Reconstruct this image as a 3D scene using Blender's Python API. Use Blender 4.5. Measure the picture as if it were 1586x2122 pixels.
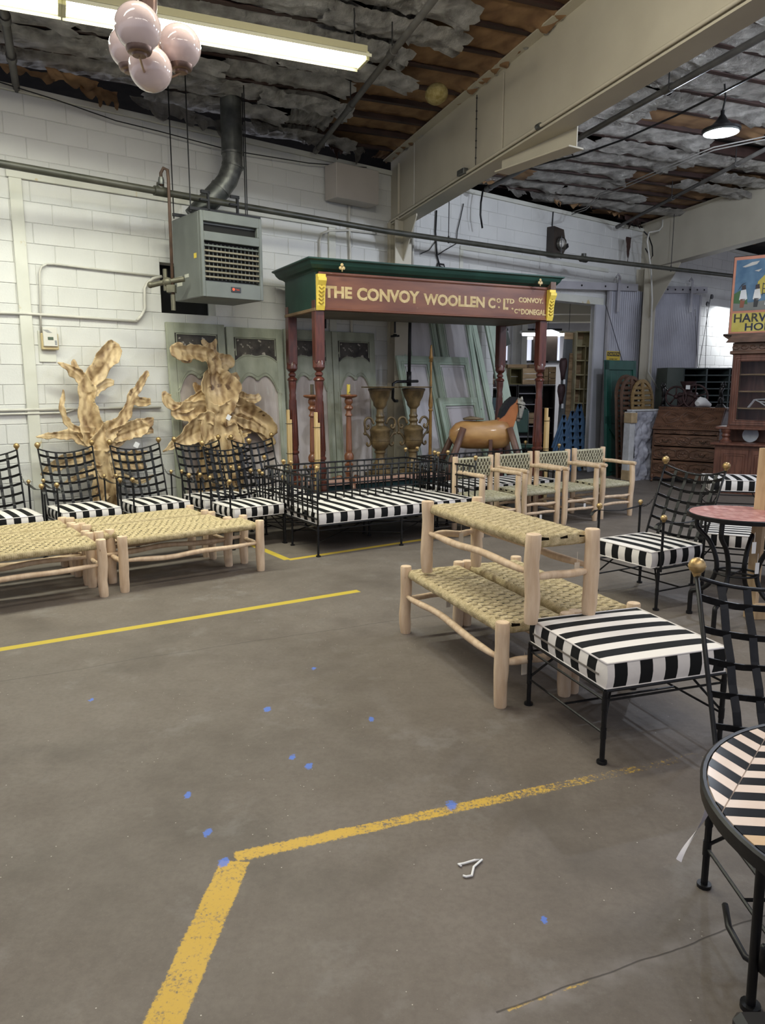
import bpy, bmesh, math, random
from math import sin, cos, pi, radians, sqrt, atan2
from mathutils import Vector, Matrix, noise
random.seed(7)
SC = bpy.context.scene
for o in list(bpy.data.objects): bpy.data.objects.remove(o)
COL = SC.collection

# ---------------------------------------------------------------- camera
F, PITCH, H = 1546.4, .1708, 1.642
cam = bpy.data.cameras.new('camera'); cam.sensor_fit = 'VERTICAL'; cam.sensor_height = 36.0
cam.lens = F/2122*36.0; cam.clip_start = .05; cam.clip_end = 200
camo = bpy.data.objects.new('camera', cam); COL.objects.link(camo)
camo.location = (0, 0, H); camo.rotation_euler = (pi/2-PITCH, 0, 0)
SC.camera = camo
SC.view_settings.view_transform = 'Standard'; SC.view_settings.look = 'None'
SC.view_settings.gamma = 1; SC.view_settings.use_curve_mapping = False
SC.view_settings.exposure = -0.33
# ---------------------------------------------------------------- world (dim bounce of the rest of the hall)
wd = bpy.data.worlds.new('world'); SC.world = wd; wd.use_nodes = True
wd.node_tree.nodes['Background'].inputs[0].default_value = (.80, .84, 1.0, 1)
wd.node_tree.nodes['Background'].inputs[1].default_value = .85
# ---------------------------------------------------------------- lamps
PD = Vector((.9184, .3956, 0))                      # direction of the strip lights and joists
PD_ANG = atan2(PD.y, PD.x)
def area(name, loc, sx, sy, power, col, ang=PD_ANG, rot=(0, 0), spread=pi):
    l = bpy.data.lights.new(name, 'AREA'); l.shape = 'RECTANGLE'; l.size = sx; l.size_y = sy
    l.energy = power; l.color = col; l.spread = spread
    o = bpy.data.objects.new(name, l); COL.objects.link(o); o.location = loc
    o.rotation_euler = (rot[0], rot[1], ang); return o
WARM = (.97, 1.0, .84); COOL = (.80, .87, 1.0)
FIX = [(-1.27, 6.585), (-3.5, 5.62)]                # strip light centres (in view and just left of it)
for i, (x, y) in enumerate(FIX): area('strip_lamp', (x, y, 4.37), 2.35, .22, 112, WARM, spread=radians(164))
for x, y, p in [(-2.2, 2.4, 40), (-.3, 4.0, 30), (.4, -.6, 70), (-2.6, -.4, 40), (2.6, 1.0, 50)]:
    area('strip_lamp', (x, y, 4.55), 2.35, .22, p, (1, .93, .82))
HB = (3.49, 8.24, 4.2)
def bulb(name, loc, power, col, r=.13):
    l = bpy.data.lights.new(name, 'POINT'); l.energy = power; l.color = col; l.shadow_soft_size = r
    o = bpy.data.objects.new(name, l); COL.objects.link(o); o.location = loc; return o
for dx in (-.8, 0, .8): bulb('bare_tube_lamp', (.0+PD.x*dx, 4.1+PD.y*dx, 4.35), 55, (1, .95, .78), .06)
bulb('high_bay_and_fill_lamp', (HB[0], HB[1], HB[2]-.09), 220, COOL, .05)
bulb('high_bay_and_fill_lamp', (5.9, 7.4, 4.0), 270, COOL)  # unseen bulb added to brighten the desk corner and sliding doors
bulb('high_bay_and_fill_lamp', (4.2, 4.6, 4.2), 170, COOL)  # unseen bulb added for cool light on the right-hand floor
area('back_room_lamp', (5.6, 20.0, 3.3), 2.4, .3, 170, (.92, .96, 1))
area('back_room_lamp', (8.5, 17.0, 3.3), 2.4, .3, 120, (.92, .96, 1))

# ---------------------------------------------------------------- geometry helpers
C0, S0 = cos(PITCH), sin(PITCH)
TH = .6794
E = Vector((cos(TH), sin(TH), 0)); N = Vector((sin(TH), -cos(TH), 0)); O = Vector((-3.4523, 8.0868, 0))
def ray(x, y):
    u = (x-793)/F; v = (1061-y)/F
    return Vector((u, C0+v*S0, v*C0-S0))
def fl(x, y, z=0.):
    r = ray(x, y); k = (z-H)/r.z; return Vector((r.x*k, r.y*k, z))
def W(t, off=0., z=0.): return O+E*t+N*off+Vector((0, 0, z))
def wl(x, y, off=0.):
    r = ray(x, y); k = (O+N*off).dot(N)/(r.x*N.x+r.y*N.y); p = r*k
    return (p-O).dot(E), p.z+H
def wp(x, y, off=0.):
    t, z = wl(x, y, off); return W(t, off, z)
def atp(x, y, P, D):
    r = ray(x, y); n = Vector((D[1], -D[0], 0)); k = Vector((P[0], P[1], 0)).dot(n)/(r.x*n.x+r.y*n.y)
    return Vector((r.x*k, r.y*k, r.z*k+H))
def ang(d): return atan2(d[1], d[0])
V = Vector

class MB:
    def __init__(s): s.v = []; s.f = []; s.uv = None
    def add(s, vs, fs):
        n = len(s.v); s.v += [tuple(v) for v in vs]; s.f += [tuple(i+n for i in f) for f in fs]; return s
    def box(s, c, d, M=None):
        x, y, z = d[0]/2, d[1]/2, d[2]/2; c = V(c)
        vs = [V((a*x, b*y, e*z)) for a in (-1, 1) for b in (-1, 1) for e in (-1, 1)]
        if M is not None: vs = [M @ v for v in vs]
        return s.add([v+c for v in vs], [(0, 1, 3, 2), (4, 6, 7, 5), (0, 4, 5, 1), (2, 3, 7, 6), (0, 2, 6, 4), (1, 5, 7, 3)])
    def bbox(s, c, d, b=.004):                       # box with chamfered edges
        x, y, z = d[0]/2, d[1]/2, d[2]/2; b = min(b, x*.9, y*.9, z*.9); c = V(c); vs = []; idx = {}
        for a in (-1, 1):
            for e in (-1, 1):
                for g in (-1, 1):
                    for k, q in enumerate(((x, y-b, z-b), (x-b, y, z-b), (x-b, y-b, z))):
                        idx[(a, e, g, k)] = len(vs); vs.append(c+V((a*q[0], e*q[1], g*q[2])))
        fs = []
        for k in range(3):
            for sg in (-1, 1):
                o = [(-1, -1), (1, -1), (1, 1), (-1, 1)]; l = []
                for p, q in o:
                    key = [0, 0, 0]; key[k] = sg; key[(k+1) % 3] = p; key[(k+2) % 3] = q; l.append(idx[(*key, k)])
                fs.append(l if sg > 0 else l[::-1])
        for k in range(3):
            i, j = (k+1) % 3, (k+2) % 3
            for p in (-1, 1):
                for q in (-1, 1):
                    a = [0, 0, 0]; a[i] = p; a[j] = q; a0 = list(a); a1 = list(a); a0[k] = -1; a1[k] = 1
                    l = [idx[(*a0, i)], idx[(*a1, i)], idx[(*a1, j)], idx[(*a0, j)]]; fs.append(l if p*q < 0 else l[::-1])
        for a in (-1, 1):
            for e in (-1, 1):
                for g in (-1, 1):
                    l = [idx[(a, e, g, k)] for k in range(3)]; fs.append(l if a*e*g > 0 else l[::-1])
        return s.add(vs, fs)
    def tube(s, pts, r, n=8, caps=True, up=None):
        pts = [V(p) for p in pts]; m = len(pts)
        rs = r if isinstance(r, (list, tuple)) else [r]*m
        prev = None; vs = []
        for i, p in enumerate(pts):
            t = (pts[min(i+1, m-1)]-pts[max(i-1, 0)]).normalized()
            if prev is None:
                a = V(up) if up else (V((0, 0, 1)) if abs(t.z) < .9 else V((1, 0, 0)))
            else: a = prev
            x = (a-t*a.dot(t)).normalized(); prev = x; y = t.cross(x)
            rr = rs[i]; rx, ry = rr if isinstance(rr, (list, tuple)) else (rr, rr)
            vs += [p+x*cos(2*pi*k/n)*rx+y*sin(2*pi*k/n)*ry for k in range(n)]
        fs = [(i*n+k, i*n+(k+1) % n, (i+1)*n+(k+1) % n, (i+1)*n+k) for i in range(m-1) for k in range(n)]
        if caps: fs += [tuple(range(n))[::-1], tuple(range((m-1)*n, m*n))]
        return s.add(vs, fs)
    def strap(s, pts, w, t, nrm):                    # flat bar: width w across, thickness t along nrm
        pts = [V(p) for p in pts]; m = len(pts); vs = []
        for i, p in enumerate(pts):
            d = (pts[min(i+1, m-1)]-pts[max(i-1, 0)]).normalized(); nn = V(nrm); nn = (nn-d*nn.dot(d)).normalized(); b = d.cross(nn)
            vs += [p+b*w/2+nn*t/2, p-b*w/2+nn*t/2, p-b*w/2-nn*t/2, p+b*w/2-nn*t/2]
        fs = [(i*4+k, i*4+(k+1) % 4, i*4+4+(k+1) % 4, i*4+4+k) for i in range(m-1) for k in range(4)]
        fs += [(3, 2, 1, 0), tuple((m-1)*4+k for k in range(4))]
        return s.add(vs, fs)
    def lathe(s, prof, c=(0, 0, 0), n=20, M=None):
        c = V(c); vs = []
        for r, z in prof:
            for k in range(n):
                v = V((r*cos(2*pi*k/n), r*sin(2*pi*k/n), z)); vs.append((M @ v if M is not None else v)+c)
        m = len(prof)
        fs = [(i*n+k, i*n+(k+1) % n, (i+1)*n+(k+1) % n, (i+1)*n+k) for i in range(m-1) for k in range(n)]
        fs += [tuple(range(n))[::-1], tuple(range((m-1)*n, m*n))]
        return s.add(vs, fs)
    def ball(s, c, r, n=16, sc=(1, 1, 1), M=None):
        m = n//2; pr = [(max(r*sin(pi*i/m), 1e-4), -r*cos(pi*i/m)) for i in range(m+1)]
        mm = Matrix.Diagonal(sc); mm = (M @ mm) if M is not None else mm
        return s.lathe(pr, c, n, mm)
    def prism(s, poly, t, fr):                       # polygon (a,b) in frame fr(a,b,h); thickness t
        n = len(poly); vs = [fr(a, b, 0) for a, b in poly]+[fr(a, b, t) for a, b in poly]
        fs = [tuple(range(n))[::-1], tuple(range(n, 2*n))]+[(i, (i+1) % n, n+(i+1) % n, n+i) for i in range(n)]
        return s.add(vs, fs)
    def grid(s, fn, nu, nv, close=False):
        vs = [fn(i/nu, j/nv) for i in range(nu+1) for j in range(nv+1)]
        fs = [(i*(nv+1)+j, (i+1)*(nv+1)+j, (i+1)*(nv+1)+j+1, i*(nv+1)+j+1) for i in range(nu) for j in range(nv)]
        return s.add(vs, fs)
    def mesh(s, name, mat, smooth=False):
        me = bpy.data.meshes.new(name); me.from_pydata(s.v, [], s.f); me.validate()
        if mat: me.materials.append(mat)
        if smooth:
            for p in me.polygons: p.use_smooth = True
            if smooth is not True:
                try: me.set_sharp_from_angle(angle=radians(smooth))
                except Exception: pass
        me.update(); return me
    def obj(s, name, mat, parent=None, smooth=False):
        return link(name, s.mesh(name, mat, smooth), parent)
def link(name, me, parent=None, loc=None):
    o = bpy.data.objects.new(name, me); COL.objects.link(o)
    if parent is not None: o.parent = parent
    if loc is not None: o.location = loc
    return o
def thing(name, label, cat, loc=(0, 0, 0), rz=0, group=None):
    o = bpy.data.objects.new(name, None); COL.objects.link(o); o.location = loc; o.rotation_euler = (0, 0, rz)
    o.empty_display_size = .1
    tag(o, label, cat, group); return o
def tag(o, label=None, cat=None, group=None, kind=None):
    if label: o['label'] = label
    if cat: o['category'] = cat
    if group: o['group'] = group
    if kind: o['kind'] = kind
    return o
def struct(o): o['kind'] = 'structure'; return o
def kids(o): return [c for c in bpy.data.objects if c.parent == o]
def dup(src, loc, rz=None, label=None, group=None, par=None):
    kk = {}
    for c in bpy.data.objects:
        if c.parent: kk.setdefault(c.parent.name, []).append(c)
    def cp(o, p):
        c = o.copy(); COL.objects.link(c)
        if p: c.parent = p
        for ch in kk.get(o.name, []): cp(ch, c)
        return c
    r = cp(src, par); r.location = loc
    if rz is not None: r.rotation_euler = (0, 0, rz)
    if label: r['label'] = label
    if group: r['group'] = group
    return r
def catmull(pts, n=8):
    P = [pts[0]]+list(pts)+[pts[-1]]; out = []
    for i in range(1, len(P)-2):
        for k in range(n):
            t = k/n; a = [P[i-1][j] for j in range(len(P[0]))]
            out.append([.5*((2*P[i][j])+(-P[i-1][j]+P[i+1][j])*t+(2*P[i-1][j]-5*P[i][j]+4*P[i+1][j]-P[i+2][j])*t*t+(-P[i-1][j]+3*P[i][j]-3*P[i+1][j]+P[i+2][j])*t**3) for j in range(len(P[0]))])
    out.append(list(P[-2])); return out
def zfr(a, b, h): return V((a, b, h))
def xz(y0=0, s=1): return lambda a, b, h: V((a, y0+s*h, b))

# ---------------------------------------------------------------- materials
def nt(name):
    m = bpy.data.materials.new(name); m.use_nodes = True; t = m.node_tree; b = t.nodes['Principled BSDF']; return m, t, b
def nd(t, typ, **k):
    n = t.nodes.new(typ)
    for a, v in k.items():
        if a.startswith('i_'):
            key = a[2:]; key = int(key) if key.isdigit() else key.replace('_', ' ')
            n.inputs[key].default_value = v
        else: setattr(n, a, v)
    return n
def c4(c): return (c[0], c[1], c[2], 1)
def mat(name, col, col2=None, rough=.6, metal=0., scale=6., bump=0., bscale=80., stretch=(1, 1, 1), spec=.5, detail=6, r0=.35, r1=.65, wave=None, coat=0., speck=None):
    m, t, b = nt(name); L = t.links.new
    tc = nd(t, 'ShaderNodeTexCoord'); mp = nd(t, 'ShaderNodeMapping', i_Scale=stretch); L(tc.outputs['Object'], mp.inputs[0])
    b.inputs['Roughness'].default_value = rough; b.inputs['Metallic'].default_value = metal
    b.inputs['Specular IOR Level'].default_value = spec; b.inputs['Coat Weight'].default_value = coat
    out = None
    if col2 is None: b.inputs['Base Color'].default_value = c4(col)
    else:
        n = nd(t, 'ShaderNodeTexNoise', i_Scale=scale, i_Detail=detail); L(mp.outputs[0], n.inputs['Vector'])
        fac = n.outputs['Fac']
        if wave:
            w = nd(t, 'ShaderNodeTexWave', i_Scale=wave[0], i_Distortion=wave[1], i_Detail=3.0); w.bands_direction = wave[2] if len(wave) > 2 else 'X'
            L(mp.outputs[0], w.inputs['Vector'])
            mx = nd(t, 'ShaderNodeMix', i_0=.5); L(n.outputs['Fac'], mx.inputs[2]); L(w.outputs['Fac'], mx.inputs[3]); fac = mx.outputs[0]
        cr = nd(t, 'ShaderNodeValToRGB'); L(fac, cr.inputs[0]); e = cr.color_ramp.elements
        e[0].position = r0; e[0].color = c4(col); e[1].position = r1; e[1].color = c4(col2)
        out = cr.outputs[0]
        if speck:                                    # (colour, scale, threshold)
            n2 = nd(t, 'ShaderNodeTexNoise', i_Scale=speck[1], i_Detail=5.); L(mp.outputs[0], n2.inputs['Vector'])
            rr = nd(t, 'ShaderNodeValToRGB'); L(n2.outputs['Fac'], rr.inputs[0]); rr.color_ramp.elements[0].position = speck[2]; rr.color_ramp.elements[1].position = speck[2]+.04
            mx = nd(t, 'ShaderNodeMix', data_type='RGBA'); L(rr.outputs[0], mx.inputs[0]); L(out, mx.inputs[6]); mx.inputs[7].default_value = c4(speck[0]); out = mx.outputs[2]
        L(out, b.inputs['Base Color'])
    if bump:
        n = nd(t, 'ShaderNodeTexNoise', i_Scale=bscale, i_Detail=6.); L(mp.outputs[0], n.inputs['Vector'])
        bp = nd(t, 'ShaderNodeBump', i_Strength=bump, i_Distance=.01); L(n.outputs['Fac'], bp.inputs['Height']); L(bp.outputs[0], b.inputs['Normal'])
    return m
def emis(name, col, s):
    m, t, b = nt(name); b.inputs['Base Color'].default_value = c4(col)
    b.inputs['Emission Color'].default_value = c4(col); b.inputs['Emission Strength'].default_value = s; return m
IRON = mat('black_iron', (.004, .004, .005), (.009, .009, .010), rough=.42, spec=.35, scale=30, bump=.05, bscale=60)
BRASS = mat('aged_brass', (.38, .25, .10), (.62, .45, .22), rough=.38, metal=.75, scale=25, bump=.05)
LOG = mat('peeled_log', (.60, .43, .28), (.74, .57, .40), rough=.7, scale=5, stretch=(6, 6, 1), bump=.25, bscale=30, speck=((.26, .15, .07), 14, .73))
STRAW = mat('straw_rope', (.42, .33, .17), (.74, .61, .37), rough=.85, scale=35, bump=.9, bscale=190, r0=.3, r1=.7)
STRAWG = mat('seagrass_rope', (.34, .31, .19), (.60, .56, .41), rough=.85, scale=40, bump=.8, bscale=170, r0=.3, r1=.7)
GREY = mat('grey_enamel', (.095, .105, .098), (.125, .137, .128), rough=.45, scale=3, bump=.04, bscale=30)
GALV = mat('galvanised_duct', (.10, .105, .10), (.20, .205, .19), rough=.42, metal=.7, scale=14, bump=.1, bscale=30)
PIPE = mat('painted_pipe', (.030, .031, .022), (.060, .058, .045), rough=.45, scale=6, stretch=(1, 1, 1))
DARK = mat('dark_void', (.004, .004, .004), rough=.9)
CREAM = mat('cream_steel', (.47, .43, .34), (.53, .49, .39), rough=.5, scale=2, bump=.02)
WHITEP = mat('white_painted_block', (.60, .60, .58), (.69, .69, .66), rough=.75, scale=1.3, bump=.22, bscale=55, speck=((.42, .40, .37), 3.5, .70))
MORTAR = mat('painted_mortar', (.56, .56, .54), (.66, .66, .63), rough=.8, scale=3, bump=.3, bscale=60)
TRIMW = mat('cream_trim', (.56, .56, .49), (.66, .66, .59), rough=.6, scale=2, speck=((.52, .42, .22), 6, .66))
CONDUIT = mat('painted_conduit', (.52, .51, .46), (.62, .60, .54), rough=.45, scale=4)
MAHOG = mat('red_brown_turned_wood', (.060, .016, .011), (.12, .032, .020), rough=.32, scale=5, stretch=(5, 5, 1), bump=.06, coat=.3)
WALNUT = mat('dark_carved_walnut', (.062, .028, .015), (.135, .066, .038), rough=.42, scale=5, stretch=(1, 1, 5), bump=.1)
CHERRY = mat('reddish_cabinet_wood', (.085, .030, .018), (.155, .062, .038), rough=.45, scale=4, stretch=(6, 6, 1), bump=.08)
FABW = mat('white_canvas', (.75, .71, .68), rough=.85, bump=.12, bscale=300)
TAGM = mat('paper_tag', (.66, .58, .46), (.72, .64, .52), rough=.8)
TAGW = mat('white_paper_tag', (.8, .8, .8), rough=.7)
INK = mat('printed_ink', (.03, .03, .04), rough=.7)

def stripe_mat(name, pitch, white=(.78, .74, .70), black=(.008, .0085, .009)):
    m, t, b = nt(name); L = t.links.new
    uv = nd(t, 'ShaderNodeUVMap'); sp = nd(t, 'ShaderNodeSeparateXYZ'); L(uv.outputs[0], sp.inputs[0])
    a = nd(t, 'ShaderNodeMath', operation='DIVIDE'); L(sp.outputs[0], a.inputs[0]); a.inputs[1].default_value = pitch*2
    f = nd(t, 'ShaderNodeMath', operation='FRACT'); L(a.outputs[0], f.inputs[0])
    g = nd(t, 'ShaderNodeMath', operation='GREATER_THAN'); L(f.outputs[0], g.inputs[0]); g.inputs[1].default_value = .5
    mx = nd(t, 'ShaderNodeMix', data_type='RGBA'); L(g.outputs[0], mx.inputs[0]); mx.inputs[6].default_value = c4(white); mx.inputs[7].default_value = c4(black)
    L(mx.outputs[2], b.inputs['Base Color']); b.inputs['Roughness'].default_value = .85; b.inputs['Specular IOR Level'].default_value = .25
    tc = nd(t, 'ShaderNodeTexCoord'); n = nd(t, 'ShaderNodeTexNoise', i_Scale=9., i_Detail=3.); L(tc.outputs['Object'], n.inputs['Vector'])
    n2 = nd(t, 'ShaderNodeTexNoise', i_Scale=350., i_Detail=2.); L(tc.outputs['Object'], n2.inputs['Vector'])
    ad = nd(t, 'ShaderNodeMath', operation='MULTIPLY_ADD'); L(n2.outputs['Fac'], ad.inputs[0]); ad.inputs[1].default_value = .06; L(n.outputs['Fac'], ad.inputs[2])
    bp = nd(t, 'ShaderNodeBump', i_Strength=.5, i_Distance=.012); L(ad.outputs[0], bp.inputs['Height']); L(bp.outputs[0], b.inputs['Normal'])
    return m
def cushion_mesh(name, w, d, h, m, r=.022, puff=.012):
    """rounded box, bottom at z=0; the UV u runs across the stripes on top and round the border"""
    nx, ny = 14, 14; me = bpy.data.meshes.new(name)
    vs = []; fs = []; us = []
    def top(i, j, z, s):
        a, b_ = i/nx, j/ny; x = -w/2+w*a; y = -d/2+d*b_
        pf = (sin(pi*a)**.5)*(sin(pi*b_)**.5) if 0 < a < 1 and 0 < b_ < 1 else 0
        return (x, y, z+s*puff*pf)
    for z, s in ((h, 1), (0, -.3)):
        base = len(vs)
        for i in range(nx+1):
            for j in range(ny+1): vs.append(top(i, j, z, s))
        for i in range(nx):
            for j in range(ny):
                q = [base+i*(ny+1)+j, base+(i+1)*(ny+1)+j, base+(i+1)*(ny+1)+j+1, base+i*(ny+1)+j+1]
                if s < 0: q = q[::-1]
                fs.append(q); us.append([vs[k][0]+w/2 for k in q])
    per = [(-w/2+w*i/nx, -d/2, 0) for i in range(nx)]+[(w/2, -d/2+d*j/ny, 1) for j in range(ny)]+[(w/2-w*i/nx, d/2, 2) for i in range(nx)]+[(-w/2, d/2-d*j/ny, 3) for j in range(ny)]
    nrm = [(0, -1), (1, 0), (0, 1), (-1, 0)]; n = len(per); lv = [0, .25, .5, .75, 1]; base = len(vs)
    for q in lv:
        bul = .010*sin(pi*q)
        for k, (x, y, s) in enumerate(per):
            nn = nrm[s]; vs.append((x+nn[0]*bul, y+nn[1]*bul, h*q))
    for l in range(len(lv)-1):
        for k in range(n):
            k2 = (k+1) % n; q = [base+l*n+k, base+l*n+k2, base+(l+1)*n+k2, base+(l+1)*n+k]; s = per[k][2]
            fs.append(q)
            def u(idx, kk):
                x, y, _ = per[kk]
                return (x+w/2) if s in (0, 2) else (y+d/2)+.5*w
            us.append([u(0, k), u(0, k2), u(0, k2), u(0, k)])
    me.from_pydata(vs, [], fs); uvl = me.uv_layers.new(name='UVMap'); li = 0
    for p, uu in zip(me.polygons, us):
        for c, val in zip(p.loop_indices, uu): uvl.data[c].uv = (val, 0)
    me.materials.append(m)
    for p in me.polygons: p.use_smooth = True
    try: me.set_sharp_from_angle(angle=radians(50))
    except Exception: pass
    me.update(); return me
def piping_mb(w, d, h, r=.0045):
    mb = MB()
    for z in (h, 0):
        pts = [(-w/2, -d/2, z), (w/2, -d/2, z), (w/2, d/2, z), (-w/2, d/2, z), (-w/2, -d/2, z)]
        for a, b_ in zip(pts[:-1], pts[1:]): mb.tube([a, b_], r, 6)
    return mb
def make_cushion(w, d, h, pitch, label, group, loc, rz, name='seat_cushion'):
    key = (round(w, 2), round(d, 2), round(pitch, 3))
    if key not in CUSH:
        sm = stripe_mat('black_white_stripe_%d' % len(CUSH), pitch)
        CUSH[key] = (cushion_mesh('cushion', w, d, h, sm), piping_mb(w, d, h).mesh('piping', FABW, True))
    o = link(name, CUSH[key][0]); o.location = loc; o.rotation_euler = (0, 0, rz); tag(o, label, 'cushion', group)
    link('piping', CUSH[key][1], o); return o
CUSH = {}

# ================================================================ SETTING
# ---- floor with worn paint lines
def floor_mat():
    m, t, b = nt('worn_concrete'); L = t.links.new
    tc = nd(t, 'ShaderNodeTexCoord'); co = tc.outputs['Object']
    def noise_(sc, det=6., rough=.55, off=0):
        n = nd(t, 'ShaderNodeTexNoise', i_Scale=sc, i_Detail=det, i_Roughness=rough)
        if off:
            mp = nd(t, 'ShaderNodeMapping', i_Location=(off, off, 0)); L(co, mp.inputs[0]); L(mp.outputs[0], n.inputs['Vector'])
        else: L(co, n.inputs['Vector'])
        return n.outputs['Fac']
    def math(op, a, b_=None, c=None, clamp=False):
        n = nd(t, 'ShaderNodeMath', operation=op); n.use_clamp = clamp
        for k, v in enumerate((a, b_, c)):
            if v is None: continue
            if isinstance(v, (int, float)): n.inputs[k].default_value = v
            else: L(v, n.inputs[k])
        return n.outputs[0]
    def ramp(f, *el):
        r = nd(t, 'ShaderNodeValToRGB'); L(f, r.inputs[0]); e = r.color_ramp.elements
        while len(e) < len(el): e.new(.5)
        for k, (p, c) in enumerate(el): e[k].position = p; e[k].color = c4(c) if isinstance(c, tuple) else (c, c, c, 1)
        return r.outputs[0]
    def mix(f, a, b_):
        n = nd(t, 'ShaderNodeMix', data_type='RGBA'); L(f, n.inputs[0])
        for k, v in ((6, a), (7, b_)):
            if isinstance(v, tuple): n.inputs[k].default_value = c4(v)
            else: L(v, n.inputs[k])
        return n.outputs[2]
    big = ramp(noise_(.7, 8), (.3, (.100, .082, .068)), (.7, (.175, .148, .126)))
    col = mix(math('MULTIPLY', ramp(noise_(5, 8, .65), (.35, 0.), (.75, 1.)), .45), big, (.215, .19, .165))
    col = mix(math('MULTIPLY', ramp(noise_(38, 6, .7, 3), (.42, 0.), (.70, 1.)), .38), col, (.085, .070, .058))
    col = mix(math('MULTIPLY', ramp(noise_(120, 4, .7, 5), (.60, 0.), (.75, 1.)), .35), col, (.30, .27, .24))
    col = mix(math('MULTIPLY', ramp(noise_(1.6, 5, .6, 11), (.55, 0.), (.72, 1.)), .45), col, (.075, .062, .052))
    col = mix(math('MULTIPLY', ramp(noise_(2.6, 7, .7, 13), (.56, 0.), (.66, 1.)), .35), col, (.24, .225, .21))
    vo = nd(t, 'ShaderNodeTexVoronoi', i_Scale=26.); L(co, vo.inputs['Vector'])
    col = mix(math('MULTIPLY', math('LESS_THAN', vo.outputs['Distance'], .055), math('GREATER_THAN', noise_(4, 3, .5, 15), .52)), col, (.55, .52, .46))
    sp = nd(t, 'ShaderNodeSeparateXYZ'); L(co, sp.inputs[0]); X, Y = sp.outputs[0], sp.outputs[1]
    wob = noise_(3., 3, .5, 9)
    def seg(a, b_, w, soft=.02):
        ax, ay, bx, by = a[0], a[1], b_[0], b_[1]; l = sqrt((bx-ax)**2+(by-ay)**2); dx, dy = (bx-ax)/l, (by-ay)/l
        px = math('SUBTRACT', X, ax); py = math('SUBTRACT', Y, ay)
        u = math('ADD', math('MULTIPLY', px, dx), math('MULTIPLY', py, dy))
        v = math('ABSOLUTE', math('SUBTRACT', math('MULTIPLY', px, dy), math('MULTIPLY', py, dx)))
        e1 = math('DIVIDE', math('SUBTRACT', w/2, v), soft, clamp=True)
        e2 = math('DIVIDE', u, soft, clamp=True); e3 = math('DIVIDE', math('SUBTRACT', l, u), soft, clamp=True)
        return math('MULTIPLY', math('MULTIPLY', e1, e2), e3), math('DIVIDE', u, l, clamp=True)
    gr = noise_(70, 5, .75, 2); gr2 = noise_(9, 4, .6, 4)
    yel = (.56, .36, .06)
    def paint(col, a, b_, w, keep0, keep1, soft, c=yel):
        mk, u = seg(a, b_, w, soft)
        keep = math('ADD', keep0, math('MULTIPLY', u, keep1-keep0))
        th = math('ADD', math('MULTIPLY', gr, .75), math('MULTIPLY', gr2, .35))      # ~.55 mean
        cut = math('MULTIPLY', math('SUBTRACT', math('ADD', math('MULTIPLY', keep, mk), -.0), th), 9., clamp=True)
        return mix(math('MULTIPLY', cut, mk), col, c)
    A = [fl(*p) for p in ((-160, 1372), (745, 1224))]
    col = paint(col, A[0], A[1], .085, .82, .80, .008, (.50, .38, .05))
    B = [fl(*p) for p in ((320, 2160), (492, 1775), (1386, 1578))]
    col = paint(col, B[0], B[1], .155, .70, .68, .03)
    col = paint(col, B[1]-(B[2]-B[1]).normalized()*.05, B[2]+(B[2]-B[1])*.12, .145, .72, .50, .05)
    Cc = [fl(*p) for p in ((520, 1128), (597, 1160), (1010, 1098))]
    col = paint(col, Cc[0], Cc[1], .09, .8, .8, .01, (.50, .38, .05)); col = paint(col, Cc[1], Cc[2], .085, .8, .7, .01, (.50, .36, .05))
    D = [fl(*p) for p in ((1040, 2098), (1230, 2030))]
    col = paint(col, D[0], D[1], .045, .62, .55, .02)
    # pale scrape band, bottom right
    mk, u = seg(fl(960, 2130), fl(1640, 1880), .11, .05); col = mix(math('MULTIPLY', math('MULTIPLY', mk, ramp(gr2, (.35, 0.), (.6, 1.))), .55), col, (.27, .245, .235))
    # blue chalk smears
    for px, py, r in ((555, 1470, .035), (605, 1570, .03), (640, 1588, .03), (935, 1668, .045), (463, 1787, .035), (430, 1725, .03), (1128, 1906, .02), (390, 1648, .025), (650, 1385, .03), (770, 1490, .03), (190, 1450, .025)):
        p = fl(px, py); dx = math('SUBTRACT', X, p.x); dy = math('MULTIPLY', math('SUBTRACT', Y, p.y), .6)
        dd = math('SQRT', math('ADD', math('MULTIPLY', dx, dx), math('MULTIPLY', dy, dy)))
        k = math('MULTIPLY', math('SUBTRACT', math('SUBTRACT', 1.42, math('DIVIDE', dd, math('MULTIPLY', r, 1.3))), math('ADD', math('MULTIPLY', gr2, 1.0), math('MULTIPLY', gr, 1.0))), 8., clamp=True)
        col = mix(math('MULTIPLY', k, .85), col, (.09, .19, .62))
    # cracks
    hb = None
    for pa, pb in (((-200, 1446), (300, 1363)), ((300, 1363), (830, 1284)), ((830, 1284), (1700, 1160)), ((1030, 2100), (1330, 1990)), ((1330, 1990), (1640, 1880)), ((560, 1148), (1000, 1135))):
        a, b_ = fl(*pa), fl(*pb); ax, ay, bx, by = a.x, a.y, b_.x, b_.y; l = sqrt((bx-ax)**2+(by-ay)**2); dx, dy = (bx-ax)/l, (by-ay)/l
        px = math('SUBTRACT', X, ax); py = math('SUBTRACT', Y, ay)
        u = math('ADD', math('MULTIPLY', px, dx), math('MULTIPLY', py, dy))
        v = math('SUBTRACT', math('MULTIPLY', px, dy), math('MULTIPLY', py, dx))
        v = math('ABSOLUTE', math('ADD', v, math('MULTIPLY', math('SUBTRACT', wob, .5), .05)))
        k = math('MULTIPLY', math('DIVIDE', math('SUBTRACT', .004, v), .003, clamp=True), math('MULTIPLY', math('GREATER_THAN', u, 0.), math('LESS_THAN', u, l)))
        col = mix(math('MULTIPLY', k, .75), col, (.035, .03, .026))
        hb = k if hb is None else math('MAXIMUM', hb, k)
    L(col, b.inputs['Base Color'])
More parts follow.
